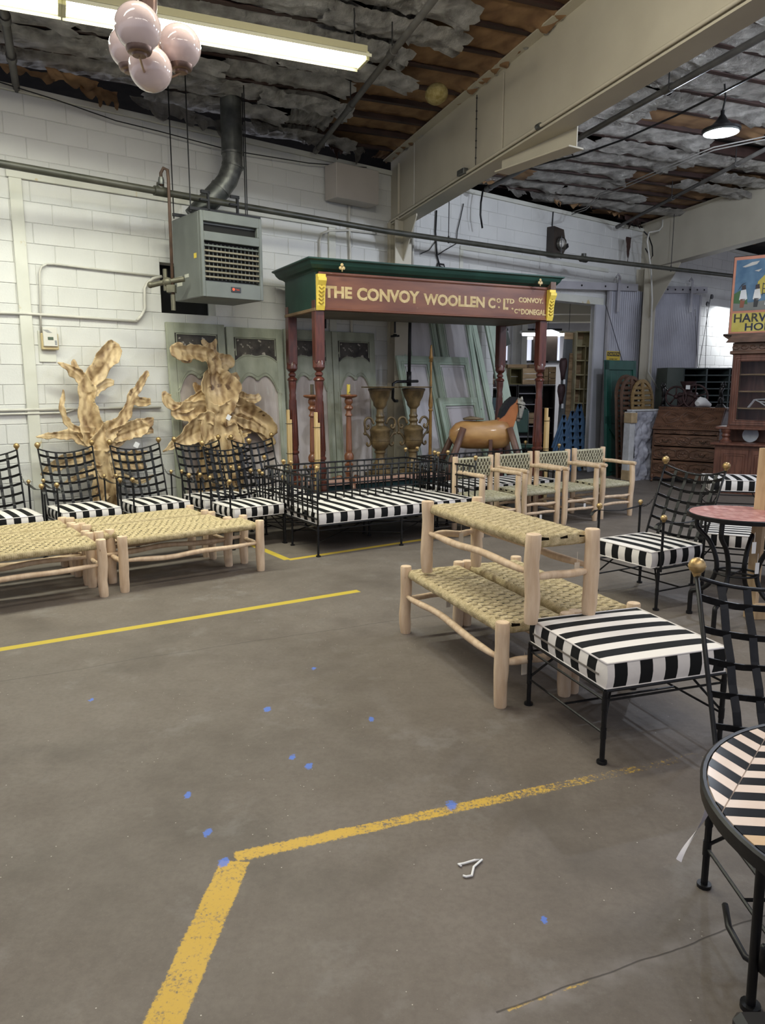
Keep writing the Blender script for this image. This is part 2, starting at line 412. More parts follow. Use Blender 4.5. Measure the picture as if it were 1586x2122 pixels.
    L(ramp(noise_(2.2, 6, .6, 6), (.3, .50), (.7, .66)), b.inputs['Roughness']); b.inputs['Specular IOR Level'].default_value = .35
    h = math('SUBTRACT', math('MULTIPLY', noise_(60, 8, .7, 8), .5), hb)
    bp = nd(t, 'ShaderNodeBump', i_Strength=.35, i_Distance=.006); L(h, bp.inputs['Height']); L(bp.outputs[0], b.inputs['Normal'])
    return m
fm = MB(); fm.add([(-14, -6, 0), (18, -6, 0), (18, 34, 0), (-14, 34, 0), (-14, -6, -.2), (18, -6, -.2), (18, 34, -.2), (-14, 34, -.2)],
                  [(0, 1, 2, 3), (7, 6, 5, 4), (0, 4, 5, 1), (1, 5, 6, 2), (2, 6, 7, 3), (3, 7, 4, 0)])
struct(fm.obj('floor', floor_mat()))

# ---- long block wall: course height .2032, block .4064
wall = struct(bpy.data.objects.new('wall_left', None)); COL.objects.link(wall)
wall.location = W(0); wall.rotation_euler = (0, 0, TH)           # local x along wall, local -y into the room
T0, T1, DO0, DO1, DZ = -3.2, 17.0, 6.75, 9.55, 3.05
HOLE = (wl(331, 560)[0], wl(362, 560)[0]+.5, 2.44, 3.0)
def inopen(a, b_, z0, z1): return b_ > DO0+.02 and a < DO1-.02 and z0 < DZ-.05
bk = MB()
for a, b_, z0, z1 in ((T0, DO0, 0, 4.47), (DO0, DO1, DZ, 4.47), (DO1, T1, 0, 4.47)):
    if a == T0:
        hx0, hx1, hz0, hz1 = HOLE
        for q in ((T0, hx0, 0, 4.47), (hx1, DO0, 0, 4.47), (hx0, hx1, 0, hz0), (hx0, hx1, hz1, 4.47)):
            bk.box(((q[0]+q[1])/2, .099, (q[2]+q[3])/2), (q[1]-q[0], .19, q[3]-q[2]))
        bk.box(((hx0+hx1)/2, .25, (hz0+hz1)/2), (hx1-hx0+.1, .05, hz1-hz0+.1))
    else: bk.box(((a+b_)/2, .099, (z0+z1)/2), (b_-a, .19, z1-z0))
bk.obj('mortar_backing', MORTAR, wall)
def blockmesh(L_, Hh=.2032):
    g = .0018; b_ = .005; x = L_/2-g; z = Hh/2-g; m = MB()
    vs = [(-x, .01, -z), (x, .01, -z), (x, .01, z), (-x, .01, z), (-x, b_*.2, -z), (x, b_*.2, -z), (x, b_*.2, z), (-x, b_*.2, z),
          (-x+b_, -.004, -z+b_), (x-b_, -.004, -z+b_), (x-b_, -.004, z-b_), (-x+b_, -.004, z-b_)]
    fs = [(8, 9, 10, 11)]
    for k in range(4):
        k2 = (k+1) % 4; fs += [(k, k2, 4+k2, 4+k), (4+k, 4+k2, 8+k2, 8+k)]
    m.add(vs, fs); return m
full = blockmesh(.4064).mesh('block', WHITEP); half = {}
cand = []
for r in range(22):
    z0 = r*.2032; off = 0 if r % 2 == 0 else .2032
    x = T0-.4064+off
    while x < T1:
        a, b_ = max(x, T0), min(x+.4064, T1); x += .4064
        if inopen(a, b_, z0, z0+.2): 
            if a < DO0: b_ = DO0
            elif b_ > DO1: a = DO1
            else: continue
        if b_-a < .03: continue
        if b_ > HOLE[0] and a < HOLE[1] and z0+.2032 > HOLE[2]+.02 and z0 < HOLE[3]-.02:
            if a < HOLE[0]-.02: b_ = HOLE[0]
            elif b_ > HOLE[1]+.02: a = HOLE[1]
            else: continue
        c = W((a+b_)/2, 0, z0+.1); dist = sqrt(c.x**2+c.y**2)
        px = 793+F*c.x/(c.y*C0)
        cand.append((dist if -60 < px < 1300 else 99, a, b_, z0))
cand.sort(); rest = MB()
for k, (dist, a, b_, z0) in enumerate(cand):
    w_ = b_-a
    if k < 298:
        if abs(w_-.4064) < .002: me = full
        else:
            q = round(w_, 2)
            if q not in half: half[q] = blockmesh(q).mesh('block', WHITEP)
            me = half[q]
        o = link('block', me, wall, ((a+b_)/2, random.uniform(-.0015, .0015), z0+.1016))
    else:
        bm_ = blockmesh(w_); rest.add([(v[0]+(a+b_)/2, v[1], v[2]+z0+.1016) for v in bm_.v], bm_.f)
o = rest.obj('block', WHITEP, wall); o['kind'] = 'stuff'
# wall top plate, trims of the blocked-up opening
def wallbox(name, t0, t1, o0, o1, z0, z1, m, parent=None, top=True, bev=.004):
    mb = MB(); mb.bbox(((t0+t1)/2, -(o0+o1)/2, (z0+z1)/2), (t1-t0, abs(o1-o0), z1-z0), bev)
    ob = mb.obj(name, m, parent)
    if parent is None: ob.location = W(0); ob.rotation_euler = (0, 0, TH); struct(ob)
    return ob
wallbox('trim_1', T0, T1, -.02, .035, 4.47, 4.53, TRIMW)
tl = wl(42, 500)[0]; tr = wl(686, 500)[0]
wallbox('trim_2', tl-.07, tl+.05, .004, .03, 0, 3.66, TRIMW)
wallbox('trim_3', tr-.05, tr+.06, .004, .03, 0, 3.66, TRIMW)
wallbox('trim_4', tl-.09, tr+.08, .004, .034, 3.66, 3.77, TRIMW)
wallbox('trim_5', DO0-.35, DO1+.05, .004, .04, DZ-.005, DZ+.12, TRIMW)
jam = wl(1240, 800)[0]
wallbox('trim_6', DO1-.17, DO1+.12, .006, .05, 0, DZ, mat('grey_white_jamb', (.42, .42, .45), (.48, .48, .51), rough=.6, scale=2))
trm = wl(952, 540)[0]
wallbox('trim_7', trm, wl(1258, 600)[0], .004, .026, 3.64, 3.70, TRIMW)
wallbox('trim_8', trm, trm+.07, .004, .02, 3.1, 3.64, TRIMW)

# ---- columns and roof beams
DH = Vector((.382, -.924, 0)); DB = Vector((.382, -.924, .048)); P1 = Vector((.237, 10.681, 0)); P2 = Vector((5.06, 14.577, 0))
BA = ang(DH)
def beam(name, P, s0, s1, zb, zt, sb, st, tap=None):
    root = struct(bpy.data.objects.new(name, None)); COL.objects.link(root); root.location = (P.x, P.y, 0); root.rotation_euler = (0, 0, BA)
    # local x = along the beam towards the camera, local y = left of that = to the right in the photograph
    def lo(s): return zb+sb*s
    def hi(s): return zt+st*s
    n = 12; S = [s0+(s1-s0)*k/n for k in range(n+1)]
    wb = MB(); wb.add([(s, y, z) for s in S for y, z in ((.0, lo(s)), (.0, hi(s)), (.012, hi(s)), (.012, lo(s)))],
                      [(4*i+a, 4*i+4+a, 4*i+4+(a+1) % 4, 4*i+(a+1) % 4) for i in range(n) for a in range(4)]+[(0, 1, 2, 3), (4*n+3, 4*n+2, 4*n+1, 4*n)])
    wb.obj('web', CREAM, root)
    fb = MB()
    for f_, y0, y1, t_ in ((lo, -.02, .23, -.02), (hi, -.115, .125, -.014)):
        fb2 = [(s, y, f_(s)+z) for s in S for y, z in ((y0, 0), (y1, 0), (y1, t_), (y0, t_))]
        fb.add(fb2, [(4*i+a, 4*i+(a+1) % 4, 4*i+4+(a+1) % 4, 4*i+4+a) for i in range(n) for a in range(4)]+[(3, 2, 1, 0), (4*n, 4*n+1, 4*n+2, 4*n+3)])
    fb.obj('flange', CREAM, root)
    return root
b1 = beam('roof_beam', P1, -.32, 9.5, 3.85, 4.68, .048, .052)
sp = MB(); sp.bbox((-.0, -.02, 4.20), (.012, .03, .72), .002); sp.bbox((2.6, -.012, 4.38), (.09, .01, .76), .002); sp.obj('stiffener', CREAM, b1)
b2 = beam('roof_beam', P2, -.32, 6.5, 3.80, 4.60, .048, .052)
def column(name, P, dy, w, wf, zt, gus):
    root = struct(bpy.data.objects.new(name, None)); COL.objects.link(root); root.location = (P.x, P.y, 0); root.rotation_euler = (0, 0, BA)
    m = MB(); m.bbox((-.28, dy, zt/2), (.02, w, zt), .004); m.bbox((-.02, dy, zt/2), (.016, w, zt), .004); m.bbox((-.15, dy, zt/2), (.25, .014, zt), .004)
    m.obj('steel_section', CREAM, root)
    g = MB(); g.prism([(-.02, zt-gus), (-.02, zt), (gus*.75, zt), (gus*.75, zt-.03)], .014, xz(dy-.007)); g.obj('knee_gusset', CREAM, root)
    return root
column('column', P1, .06, .25, .24, 3.84, .55)
column('column', P2, .0, .30, .3, 3.78, .95)
# stub bracket beam framing into the far side of the first beam
pa_ = atp(1040, 357, P1+Vector((.05, .02, 0)), DH); pb_ = fl(1195, 303, pa_.z); st = struct(bpy.data.objects.new('bracket_beam', None)); COL.objects.link(st); st.location = (pa_.x, pa_.y, 0); st.rotation_euler = (0, 0, ang(pb_-pa_)); sl = (pb_-pa_).length
m = MB(); m.prism([(0, pa_.z), (sl, pa_.z), (sl, pa_.z+.30), (0, pa_.z+.55)], .012, xz(0)); m.obj('web', CREAM, st)
m = MB(); m.bbox((sl/2, 0, pa_.z-.008), (sl, .2, .016)); m.obj('flange', CREAM, st)

# ---- ceiling: joists, deck and torn insulation
CE = struct(bpy.data.objects.new('ceiling', None)); COL.objects.link(CE); CE.location = (P1.x, P1.y, 0); CE.rotation_euler = (0, 0, BA)
# local x = s (towards camera), local y = -PD?  (rotate DH by +90deg)
LY = Vector((-DH.y, DH.x, 0))                       # = (.924,.382): along the joists to the right
def zc(s): return 4.69+.052*s
NW_s, NW_w = N.dot(DH), N.dot(LY); NW0 = (P1-O).dot(N)
def wmin(s): return -(NW0+NW_s*s)/NW_w
JST = mat('dark_red_joist', (.022, .010, .008), (.052, .024, .018), rough=.7, scale=3)
DECK = mat('black_deck', (.010, .008, .007), (.025, .018, .014), rough=.9)
dk = MB()
def cp(s, w_, dz=0): return (s, w_, zc(s)+dz)
dk.add([cp(-6, -20, .2), cp(12, -20, .2), cp(12, 14, .2), cp(-6, 14, .2), cp(-6, -20, .25), cp(12, -20, .25), cp(12, 14, .25), cp(-6, 14, .25)], [(3, 2, 1, 0), (4, 5, 6, 7), (0, 1, 5, 4), (1, 2, 6, 5), (2, 3, 7, 6), (3, 0, 4, 7)])
dk.obj('roof_deck', DECK, CE)
SJ = [-3.2+.46*k for k in range(30)]
for s in SJ:
    a = max(wmin(s)+.05, -11); b_ = 8.5
    if a > b_-1: continue
    m = MB(); m.box((s, (a+b_)/2, zc(s)+.075), (.022, b_-a, .15)); m.box((s, (a+b_)/2, zc(s)+.005), (.065, b_-a, .012)); m.obj('joist', JST, CE)
def foil_mat():
    m, t, b = nt('printed_foil'); L = t.links.new; tc = nd(t, 'ShaderNodeTexCoord')
    n = nd(t, 'ShaderNodeTexNoise', i_Scale=5., i_Detail=5.); L(tc.outputs['Object'], n.inputs['Vector'])
    cr = nd(t, 'ShaderNodeValToRGB'); L(n.outputs['Fac'], cr.inputs[0]); cr.color_ramp.elements[0].position = .3; cr.color_ramp.elements[0].color = (.20, .185, .165, 1); cr.color_ramp.elements[1].position = .65; cr.color_ramp.elements[1].color = (.58, .56, .52, 1)
    mp = nd(t, 'ShaderNodeMapping', i_Scale=(3.2, 2.0, 1)); L(tc.outputs['Object'], mp.inputs[0])     # rows of red printing
    br = nd(t, 'ShaderNodeTexBrick', i_Scale=1.0, i_Mortar_Size=.32, i_Brick_Width=.42, i_Row_Height=.17); L(mp.outputs[0], br.inputs['Vector'])
    n2 = nd(t, 'ShaderNodeTexNoise', i_Scale=55., i_Detail=2.); mp2 = nd(t, 'ShaderNodeMapping', i_Scale=(.4, 1, 1)); L(tc.outputs['Object'], mp2.inputs[0]); L(mp2.outputs[0], n2.inputs['Vector'])
    a = nd(t, 'ShaderNodeMath', operation='GREATER_THAN'); L(n2.outputs['Fac'], a.inputs[0]); a.inputs[1].default_value = .52
    a3 = nd(t, 'ShaderNodeMath', operation='SUBTRACT'); a3.inputs[0].default_value = 1.; L(br.outputs['Fac'], a3.inputs[1])
    a2 = nd(t, 'ShaderNodeMath', operation='MULTIPLY'); L(a.outputs[0], a2.inputs[0]); L(a3.outputs[0], a2.inputs[1])
    a4 = nd(t, 'ShaderNodeMath', operation='MULTIPLY'); L(a2.outputs[0], a4.inputs[0]); a4.inputs[1].default_value = .6
    mx = nd(t, 'ShaderNodeMix', data_type='RGBA'); L(a4.outputs[0], mx.inputs[0]); L(cr.outputs[0], mx.inputs[6]); mx.inputs[7].default_value = (.20, .05, .04, 1)
    L(mx.outputs[2], b.inputs['Base Color']); b.inputs['Metallic'].default_value = .7; b.inputs['Roughness'].default_value = .36
    n3 = nd(t, 'ShaderNodeTexNoise', i_Scale=22., i_Detail=8., i_Roughness=.72, i_Distortion=.6); L(tc.outputs['Object'], n3.inputs['Vector'])
    bp = nd(t, 'ShaderNodeBump', i_Strength=1., i_Distance=.06); L(n3.outputs['Fac'], bp.inputs['Height']); L(bp.outputs[0], b.inputs['Normal'])
    return m
FOIL = foil_mat()
KRAFT = mat('stained_kraft_backing', (.14, .07, .032), (.30, .18, .085), rough=.85, scale=2.5, bump=.3, bscale=14, speck=((.40, .35, .28), 2.2, .66))
WOOL = mat('yellow_mineral_wool', (.20, .15, .04), (.34, .28, .12), rough=.95, scale=20, bump=1., bscale=60)
def batt(L_, seed, sag, amp, torn):
    mb = MB(); nu, nv = 30, 10
    def fn(u, v):
        x = (v-.5)*.43; y = u*L_
        if torn: y += (.10*noise.noise(V((v*5, seed, 1)))+.04*noise.noise(V((v*17, seed, 4))))*(1 if u > .5 else -1)*(abs(u-.5)*2)**6
        z = -sag*sin(pi*v)*(.6+.6*noise.noise(V((u*L_*1.2, seed, 0)))) - amp*noise.noise(V((x*9, y*7, seed))) - .5*amp*noise.noise(V((x*24, y*21, seed+9)))
        if torn and u > .85: z -= (u-.85)*.5*(.4+abs(noise.noise(V((v*4, seed, 7)))))
        return (x, y, z)
    mb.grid(fn, nu, nv); return mb
BM = {}
for k, mm in (('f', FOIL), ('k', KRAFT)):
    BM[k] = [batt(2.0, 3.7*i+(1 if k == 'f' else 40), .055 if k == 'f' else .03, .030 if k == 'f' else .014, True).mesh('insulation_batt', mm, True) for i in range(5)]
rr = random.Random(3)
for i in range(len(SJ)-1):
    s = (SJ[i]+SJ[i+1])/2; w_ = max(wmin(s)+.1, -10.5)
    while w_ < 7.8:
        L_ = rr.uniform(1.5, 2.3); inview = True
        if w_ < -1.35 < w_+L_: L_ = max(-1.3-w_, .5)
        if -1.35 <= w_ < -.06: L_ = min(L_, -.03-w_); kind = 'k'
        elif w_ < -1.35: kind = 'f'
        elif w_ > 2.9 and s < 1.0: kind = 'k' if rr.random() < .8 else 'f'
        else: kind = 'f' if rr.random() < .93 else 'k'
        if rr.random() > .035:
            o = link('insulation_batt', rr.choice(BM[kind]), CE, (s, w_, zc(s)+(rr.uniform(-.012, .018) if kind == 'f' else rr.uniform(.03, .06))))
            o.rotation_euler = (rr.uniform(-.015, .015), -math.atan(.052), 0); o.scale = (1, L_/2.0, 1)
            if kind == 'k' and w_ > -1.4 and rr.random() < .6 and s > 0:
                o2 = link('insulation_batt', rr.choice(BM['f']), CE, (s, w_-.9, zc(s)-.025)); o2.rotation_euler = (-.03, 0, 0); o2.scale = (1, rr.uniform(.5, .72), 1)
        w_ += L_*rr.uniform(.97, 1.04)
# torn flaps and scraps hanging along the wall head
def flap(name, c, w_, h, seed, m, a):
    mb = MB()
    def fn(u, v):
        x = (u-.5)*w_; ed = h*(.45+.75*abs(noise.noise(V((u*3.1+seed, seed, 0)))))
        z = -v*ed; y = .10*noise.noise(V((x*5, z*5, seed)))+.05*noise.noise(V((x*15, z*14, seed+3)))+.10*v
        return (x*(1-.25*v), -y, z)
    mb.grid(fn, 18, 10); o = mb.obj(name, m, CE, True)
    # place in world, converted to the ceiling's frame
    p = c-P1; o.location = (p.dot(DH), p.dot(LY), c.z); o.rotation_euler = (0, 0, a-BA); return o
for px, py, w_, h, m in ((60, 165, .55, .16, KRAFT), (150, 178, .55, .22, KRAFT), (205, 200, .42, .30, KRAFT), (340, 235, .75, .28, FOIL), (430, 262, .6, .30, FOIL), (560, 268, .7, .24, FOIL), (640, 300, .45, .2, FOIL),
                      (690, 305, .3, .3, JST), (725, 308, .42, .30, FOIL), (1010, 385, .5, .14, KRAFT), (1065, 400, .55, .22, FOIL), (1110, 410, .5, .25, FOIL), (1150, 418, .3, .25, KRAFT), (1190, 425, .4, .2, KRAFT), (1225, 430, .45, .22, KRAFT), (1265, 440, .45, .25, KRAFT), (1300, 450, .4, .45, JST), (1320, 455, .2, .35, JST)):
    t_, z_ = wl(px, py, .13); flap('torn_insulation', W(t_, .13, min(z_+.1, 4.75)), w_, h, px*.13, m, TH)
mb = MB()
def rag(u, v): 
    return (.14*(u-.5)*(1.2-v), .03*noise.noise(V((u*4, v*4, 3))), -.42*v)
mb.grid(rag, 6, 10); o = mb.obj('torn_insulation', JST, CE, True); p = wp(1305, 470, .25)-P1; o.location = (p.dot(DH), p.dot(LY), 4.25); o.rotation_euler = (0, 0, TH-BA)
mb = MB(); mb.ball((0, 0, 0), .14, 14, (1, .8, .7)); o = mb.obj('torn_insulation', WOOL, CE, True); p = atp(905, 195, P1-PD*.7, DH)-P1; o.location = (p.dot(DH), p.dot(LY), p.z)

# ================================================================ SERVICES ON WALL AND CEILING
# ---- long pipe with rods
PZ = 3.6
pp = [fl(x, y, PZ) for x, y in ((-170, 309), (330, 397), (800, 479), (1145, 528), (1535, 574), (1700, 592))]
pr = thing('service_pipe', 'long dark green painted pipe running across the wall above the heater', 'pipe', (0, 0, 0))
m = MB(); m.tube(pp, .036, 14); m.obj('pipe_run', PIPE, pr, True)
m = MB()
for x, y in ((333, 397), (1210, 537)):
    p = fl(x, y, PZ); d = (pp[2]-pp[1]).normalized(); m.tube([p-d*.07, p-d*.07, p+d*.07], .050, 14)
    m.tube([p, p+V((0, 0, .085))], .04, 12)
m.obj('tee_fitting', PIPE, pr, 50)
m = MB()
for x, y, zt in ((930, 497, 4.6), (1163, 530, 3.9), (1391, 557, 4.5)):
    p = fl(x, y, PZ); m.tube([p, (p.x, p.y, zt)], .006, 6); m.tube([p+V((0, 0, -.045)), p+V((0, 0, .05))], .012, 6)
m.obj('hanger_rod', IRON, pr)
# gas drop to the heater
g0 = fl(335, 395, PZ); gp = thing('gas_drop_pipe', 'thin rusty gas pipe dropping beside the grey heater', 'pipe', (g0.x, g0.y, 0))
m = MB(); m.tube([(0, 0, PZ+.05), (0, 0, PZ+.17), (.03, 0, PZ+.22), (.07, 0, PZ+.20), (.075, .0, PZ+.12), (.075, -.03, 2.46)], .017, 8); m.obj('drop_pipe', mat('rusty_pipe', (.05, .028, .018), (.09, .05, .032), rough=.6, scale=9), gp, True)
m = MB()
m.lathe([(.03, PZ+.06), (.032, PZ+.10), (.025, PZ+.13)], n=10); m.obj('union_fitting', GALV, gp, 40); m = MB(); m.tube([(-.14, -.02, 2.66), (-.05, -.02, 2.68), (.2, -.02, 2.72)], .028, 10); m.ball((-.16, -.02, 2.66), .035, 10)
m.ball((.02, -.02, 2.69), .055, 10, (1, 1, .9)); m.tube([(.075, -.03, 2.40), (.075, -.03, 2.56)], .024, 8); m.tube([(.0, -.02, 2.6), (.0, -.02, 2.82)], .022, 8); m.bbox((.06, -.02, 2.62), (.09, .07, .08)); VM = 1
m.obj('gas_valve', mat('dull_valve', (.09, .085, .06), (.16, .15, .11), rough=.5, metal=.5, scale=9), gp, 40)
# ---- unit heater
hp = V((-1.87, 8.0, 0)); hr = V((-1.316, 8.457, 0)); hd = (hr-hp); HWD = hd.length; HA = ang(hd)
ht = thing('unit_heater', 'grey box gas unit heater hung on the wall above the painted doors', 'heater', (hp.x, hp.y, 2.53), HA)
HH, HD = .85, .645
m = MB(); m.bbox((HWD/2, HD/2+.02, HH/2), (HWD, HD-.02, HH), .008)
ht_c = m.obj('casing', GREY, ht)
m = MB(); z1 = HH
for x0, x1, a, b_ in ((0, .035, 0, HH), (HWD-.035, HWD, 0, HH), (.035, HWD-.035, HH-.10, HH), (.035, HWD-.035, HH-.29, HH-.20), (.035, HWD-.035, 0, .155), (HWD-.06, HWD-.035, HH-.20, HH-.10)):
    m.bbox(((x0+x1)/2, .0, (a+b_)/2), (x1-x0, .05, b_-a), .004)
m.obj('front_frame', GREY, ht)
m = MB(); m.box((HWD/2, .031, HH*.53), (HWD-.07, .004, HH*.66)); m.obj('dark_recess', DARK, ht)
lv = mat('tan_louvre', (.13, .115, .085), (.17, .15, .115), rough=.5)
for k in range(7):
    m = MB(); z = .205+k*.052; m.strap([(.035, 0, z), (HWD-.035, 0, z)], .022, .004, (0, -.8, .55)); m.obj('louvre', lv if k < 6 else GREY, ht)
m = MB()
for k in range(14):
    x = .055+(HWD-.11)*k/13; m.box((x, .017, .36), (.004, .02, .36))
m.obj('vertical_fins', GREY, ht)
m = MB(); m.bbox((HWD*.53, -.03, .092), (.115, .008, .052), .002); lb = m.obj('name_plate', INK, ht)
RED = mat('plate_red', (.75, .10, .04), rough=.5)
m = MB(); m.lathe([(.001, 0), (.015, 0), (.015, .003), (.001, .003)], (HWD*.53-.032, -.035, .092), 14, Matrix.Rotation(pi/2, 3, 'X')); m.obj('red_emblem', RED, lb)
def text(body, w, h, m_, parent, loc, M, name='lettering', depth=.002, bold=.0, keep=None):
    cu = bpy.data.curves.new(name, 'FONT'); cu.body = body; cu.extrude = .5*depth; cu.offset = bold; cu.size = 1; cu.resolution_u = 3
    ob = bpy.data.objects.new('tmp', cu); COL.objects.link(ob); dg = bpy.context.evaluated_depsgraph_get(); me = bpy.data.meshes.new_from_object(ob.evaluated_get(dg))
    bpy.data.objects.remove(ob); xs = [v.co.x for v in me.vertices]; ys = [v.co.y for v in me.vertices]
    x0, x1, y0, y1 = min(xs), max(xs), min(ys), max(ys)
    for v in me.vertices: v.co = M @ V(((v.co.x-x0)/(x1-x0)*w, (v.co.y-y0)/(y1-y0)*h, v.co.z))
    me.materials.clear(); me.materials.append(m_); me.name = name
    return link(name, me, parent, loc)
UP = Matrix(((1, 0, 0), (0, 0, -1), (0, 1, 0)))      # text lies in the xz plane, facing -y
text('Trane', .045, .014, RED, lb, (HWD*.53-.008, -.0365, .085), UP)
m = MB(); m.box((-.001, .12, .42), (.002, .06, .05)); m.obj('yellow_sticker', mat('yellow_sticker', (.55, .42, .05)), ht)
m = MB(); m.box((-.001, .34, .24), (.002, .10, .035)); m.box((-.001, .52, .20), (.002, .13, .10)); m.obj('rating_label', mat('rating_label', (.42, .42, .36), (.55, .55, .48), scale=40), ht)
m = MB()
for y in (.10, .5):
    m.box((HWD/2, y, HH+.03), (HWD*1.15, .03, .03))
for x, y in ((.16, .1), (.5, .1)):
    m.box((x, y, HH+.12), (.02, .03, .2)); m.box((x-.03, y, HH+.21), (.10, .03, .03)); m.box((x-.05, y, HH+.13), (.09, .04, .02))
m.obj('mounting_bracket', IRON, ht)
m = MB()
for x, y in ((-.04, .1), (-.02, .55), (HWD*.86, .1), (HWD*.99, .3)): m.tube([(x, y, HH), (x, y, 4.72-2.53)], .007, 6)
m.obj('hanging_rod', IRON, ht)
# flue duct
c1 = wp(481, 300, .48); zt_, zb_ = (4.78, wl(481, 318, .48)[1]); c0 = wp(400, 425, .30); c0.z = 3.46

fd = thing('flue_duct', 'round galvanised flue duct bending up from the heater to the ceiling', 'duct', (c1.x, c1.y, 0))
R_ = .118
def rel(p): return p-V((c1.x, c1.y, 0))
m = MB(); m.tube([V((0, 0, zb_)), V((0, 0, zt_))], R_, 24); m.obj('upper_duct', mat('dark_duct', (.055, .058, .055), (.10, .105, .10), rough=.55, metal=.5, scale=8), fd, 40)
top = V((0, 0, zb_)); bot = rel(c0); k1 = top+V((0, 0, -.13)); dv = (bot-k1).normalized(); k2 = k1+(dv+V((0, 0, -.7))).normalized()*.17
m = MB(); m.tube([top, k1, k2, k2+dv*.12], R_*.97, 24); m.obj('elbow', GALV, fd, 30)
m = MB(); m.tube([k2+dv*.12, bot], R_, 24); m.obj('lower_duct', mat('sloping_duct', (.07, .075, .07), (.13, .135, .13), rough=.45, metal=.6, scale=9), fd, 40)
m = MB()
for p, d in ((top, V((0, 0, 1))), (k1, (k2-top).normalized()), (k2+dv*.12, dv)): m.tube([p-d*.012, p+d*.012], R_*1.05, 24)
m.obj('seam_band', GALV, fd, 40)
# wall opening: near-black sheet standing for the dark void behind the heater
wallbox('wall_opening_void_stand_in', HOLE[0], HOLE[1], -.22, -.215, HOLE[2], HOLE[3], DARK); bpy.data.objects['wall_opening_void_stand_in'].name = 'opening_void_stand_in'
# wall conduits and thermostat
cd = thing('wall_conduit', 'thin cream conduit looping over the block wall left of the heater', 'conduit', (0, 0, 0))
def wpt(l, off=.03): return [wp(x, y, off) for x, y in l]
m = MB(); m.tube(wpt([(85, 690), (83, 600), (82, 565), (86, 553), (97, 547), (112, 547), (220, 560), (335, 573)]), .011, 8); m.obj('conduit', CONDUIT, cd, True)
m = MB(); m.tube(wpt([(335, 573), (318, 577), (306, 585), (300, 597), (300, 620), (301, 640), (293, 655), (284, 664)], .04), .017, 8); m.obj('flexible_conduit', CONDUIT, cd, True)
m = MB(); m.tube(wpt([(-90, 642), (0, 648), (55, 650), (190, 659), (284, 666)]), .014, 8); m.obj('conduit', CONDUIT, cd, True)
cd2 = thing('wall_conduit', 'straight pale conduit running low along the wall behind the roots', 'conduit', (0, 0, 0))
m = MB(); m.tube([W(-3, .03, 1.37), W(1.1, .03, 1.37)], .014, 8); m.tube([W(-3, .03, 1.33), W(.02, .03, 1.33), W(.12, .03, 1.36)], .011, 8); m.obj('conduit', CONDUIT, cd2, True)
th = thing('thermostat', 'cream wall thermostat with small screen beside the vertical trim', 'thermostat', W(0, 0, 0), TH)
t0, z0 = wl(80, 690); t1, z1 = wl(112, 726); tx = (t0+t1)/2
m = MB(); m.bbox((tx, -.012, (z0+z1)/2-.05), (.17, .014, .32), .003); m.obj('back_plate', TRIMW, th)
m = MB(); m.bbox((tx+.02, -.045, (z0+z1)/2), (.17, .05, .17), .008); bd = m.obj('body', mat('aged_cream_plastic', (.55, .42, .20), (.62, .52, .32), rough=.5, scale=5), th)
m = MB(); m.bbox((tx+.02, -.075, (z0+z1)/2+.045), (.14, .03, .19), .004); cv = m.obj('cover', mat('white_plastic', (.66, .64, .58), rough=.4), th)
m = MB(); m.box((tx+.02, -.0915, (z0+z1)/2+.03), (.055, .002, .03)); m.obj('screen', mat('lcd_screen', (.10, .13, .09), rough=.2), cv)
m = MB()
for k in range(4): m.box((tx-.025+k*.012, -.0915, (z0+z1)/2+.115-k*.008), (.05, .002, .003))
for k in range(3): m.box((tx+.07, -.0915, (z0+z1)/2+.005-k*.016), (.02, .002, .01))
m.obj('buttons', mat('grey_print', (.2, .22, .25)), cv)
# box in corner, conduits near the column
bx = thing('junction_box', 'plain grey sheet metal box mounted high in the corner by the beam', 'box', W(0, 0, 0), TH)
a0, z0 = wl(697, 405, .3); a1, _ = wl(785, 400, .3); _, z1 = wl(697, 356, .3)
m = MB(); m.bbox(((a0+a1)/2, -.18, (z0+z1)/2+.05), (a1-a0, .26, z1-z0+.14), .006); m.obj('box_body', mat('beige_sheet', (.42, .38, .34), (.47, .43, .39), rough=.6, scale=2), bx)
cd3 = thing('wall_conduit', 'pair of pale vertical conduits beneath the corner box', 'conduit', (0, 0, 0))
m = MB(); m.tube(wpt([(724, 408), (724, 470), (727, 560), (729, 690)], .03), .019, 8); m.obj('conduit', CONDUIT, cd3, True)
m = MB(); m.tube(wpt([(663, 560), (663, 500), (668, 484), (684, 478), (720, 477), (780, 484)], .03), .014, 8); m.obj('conduit', CONDUIT, cd3, True)
# outlet between panels
ol = thing('socket_box', 'small black double socket just below the canopy sign', 'socket', W(0, 0, 0), TH)
a, z = wl(669, 667); m = MB(); m.bbox((a, -.02, z), (.075, .035, .17), .004); m.obj('box_body', IRON, ol)
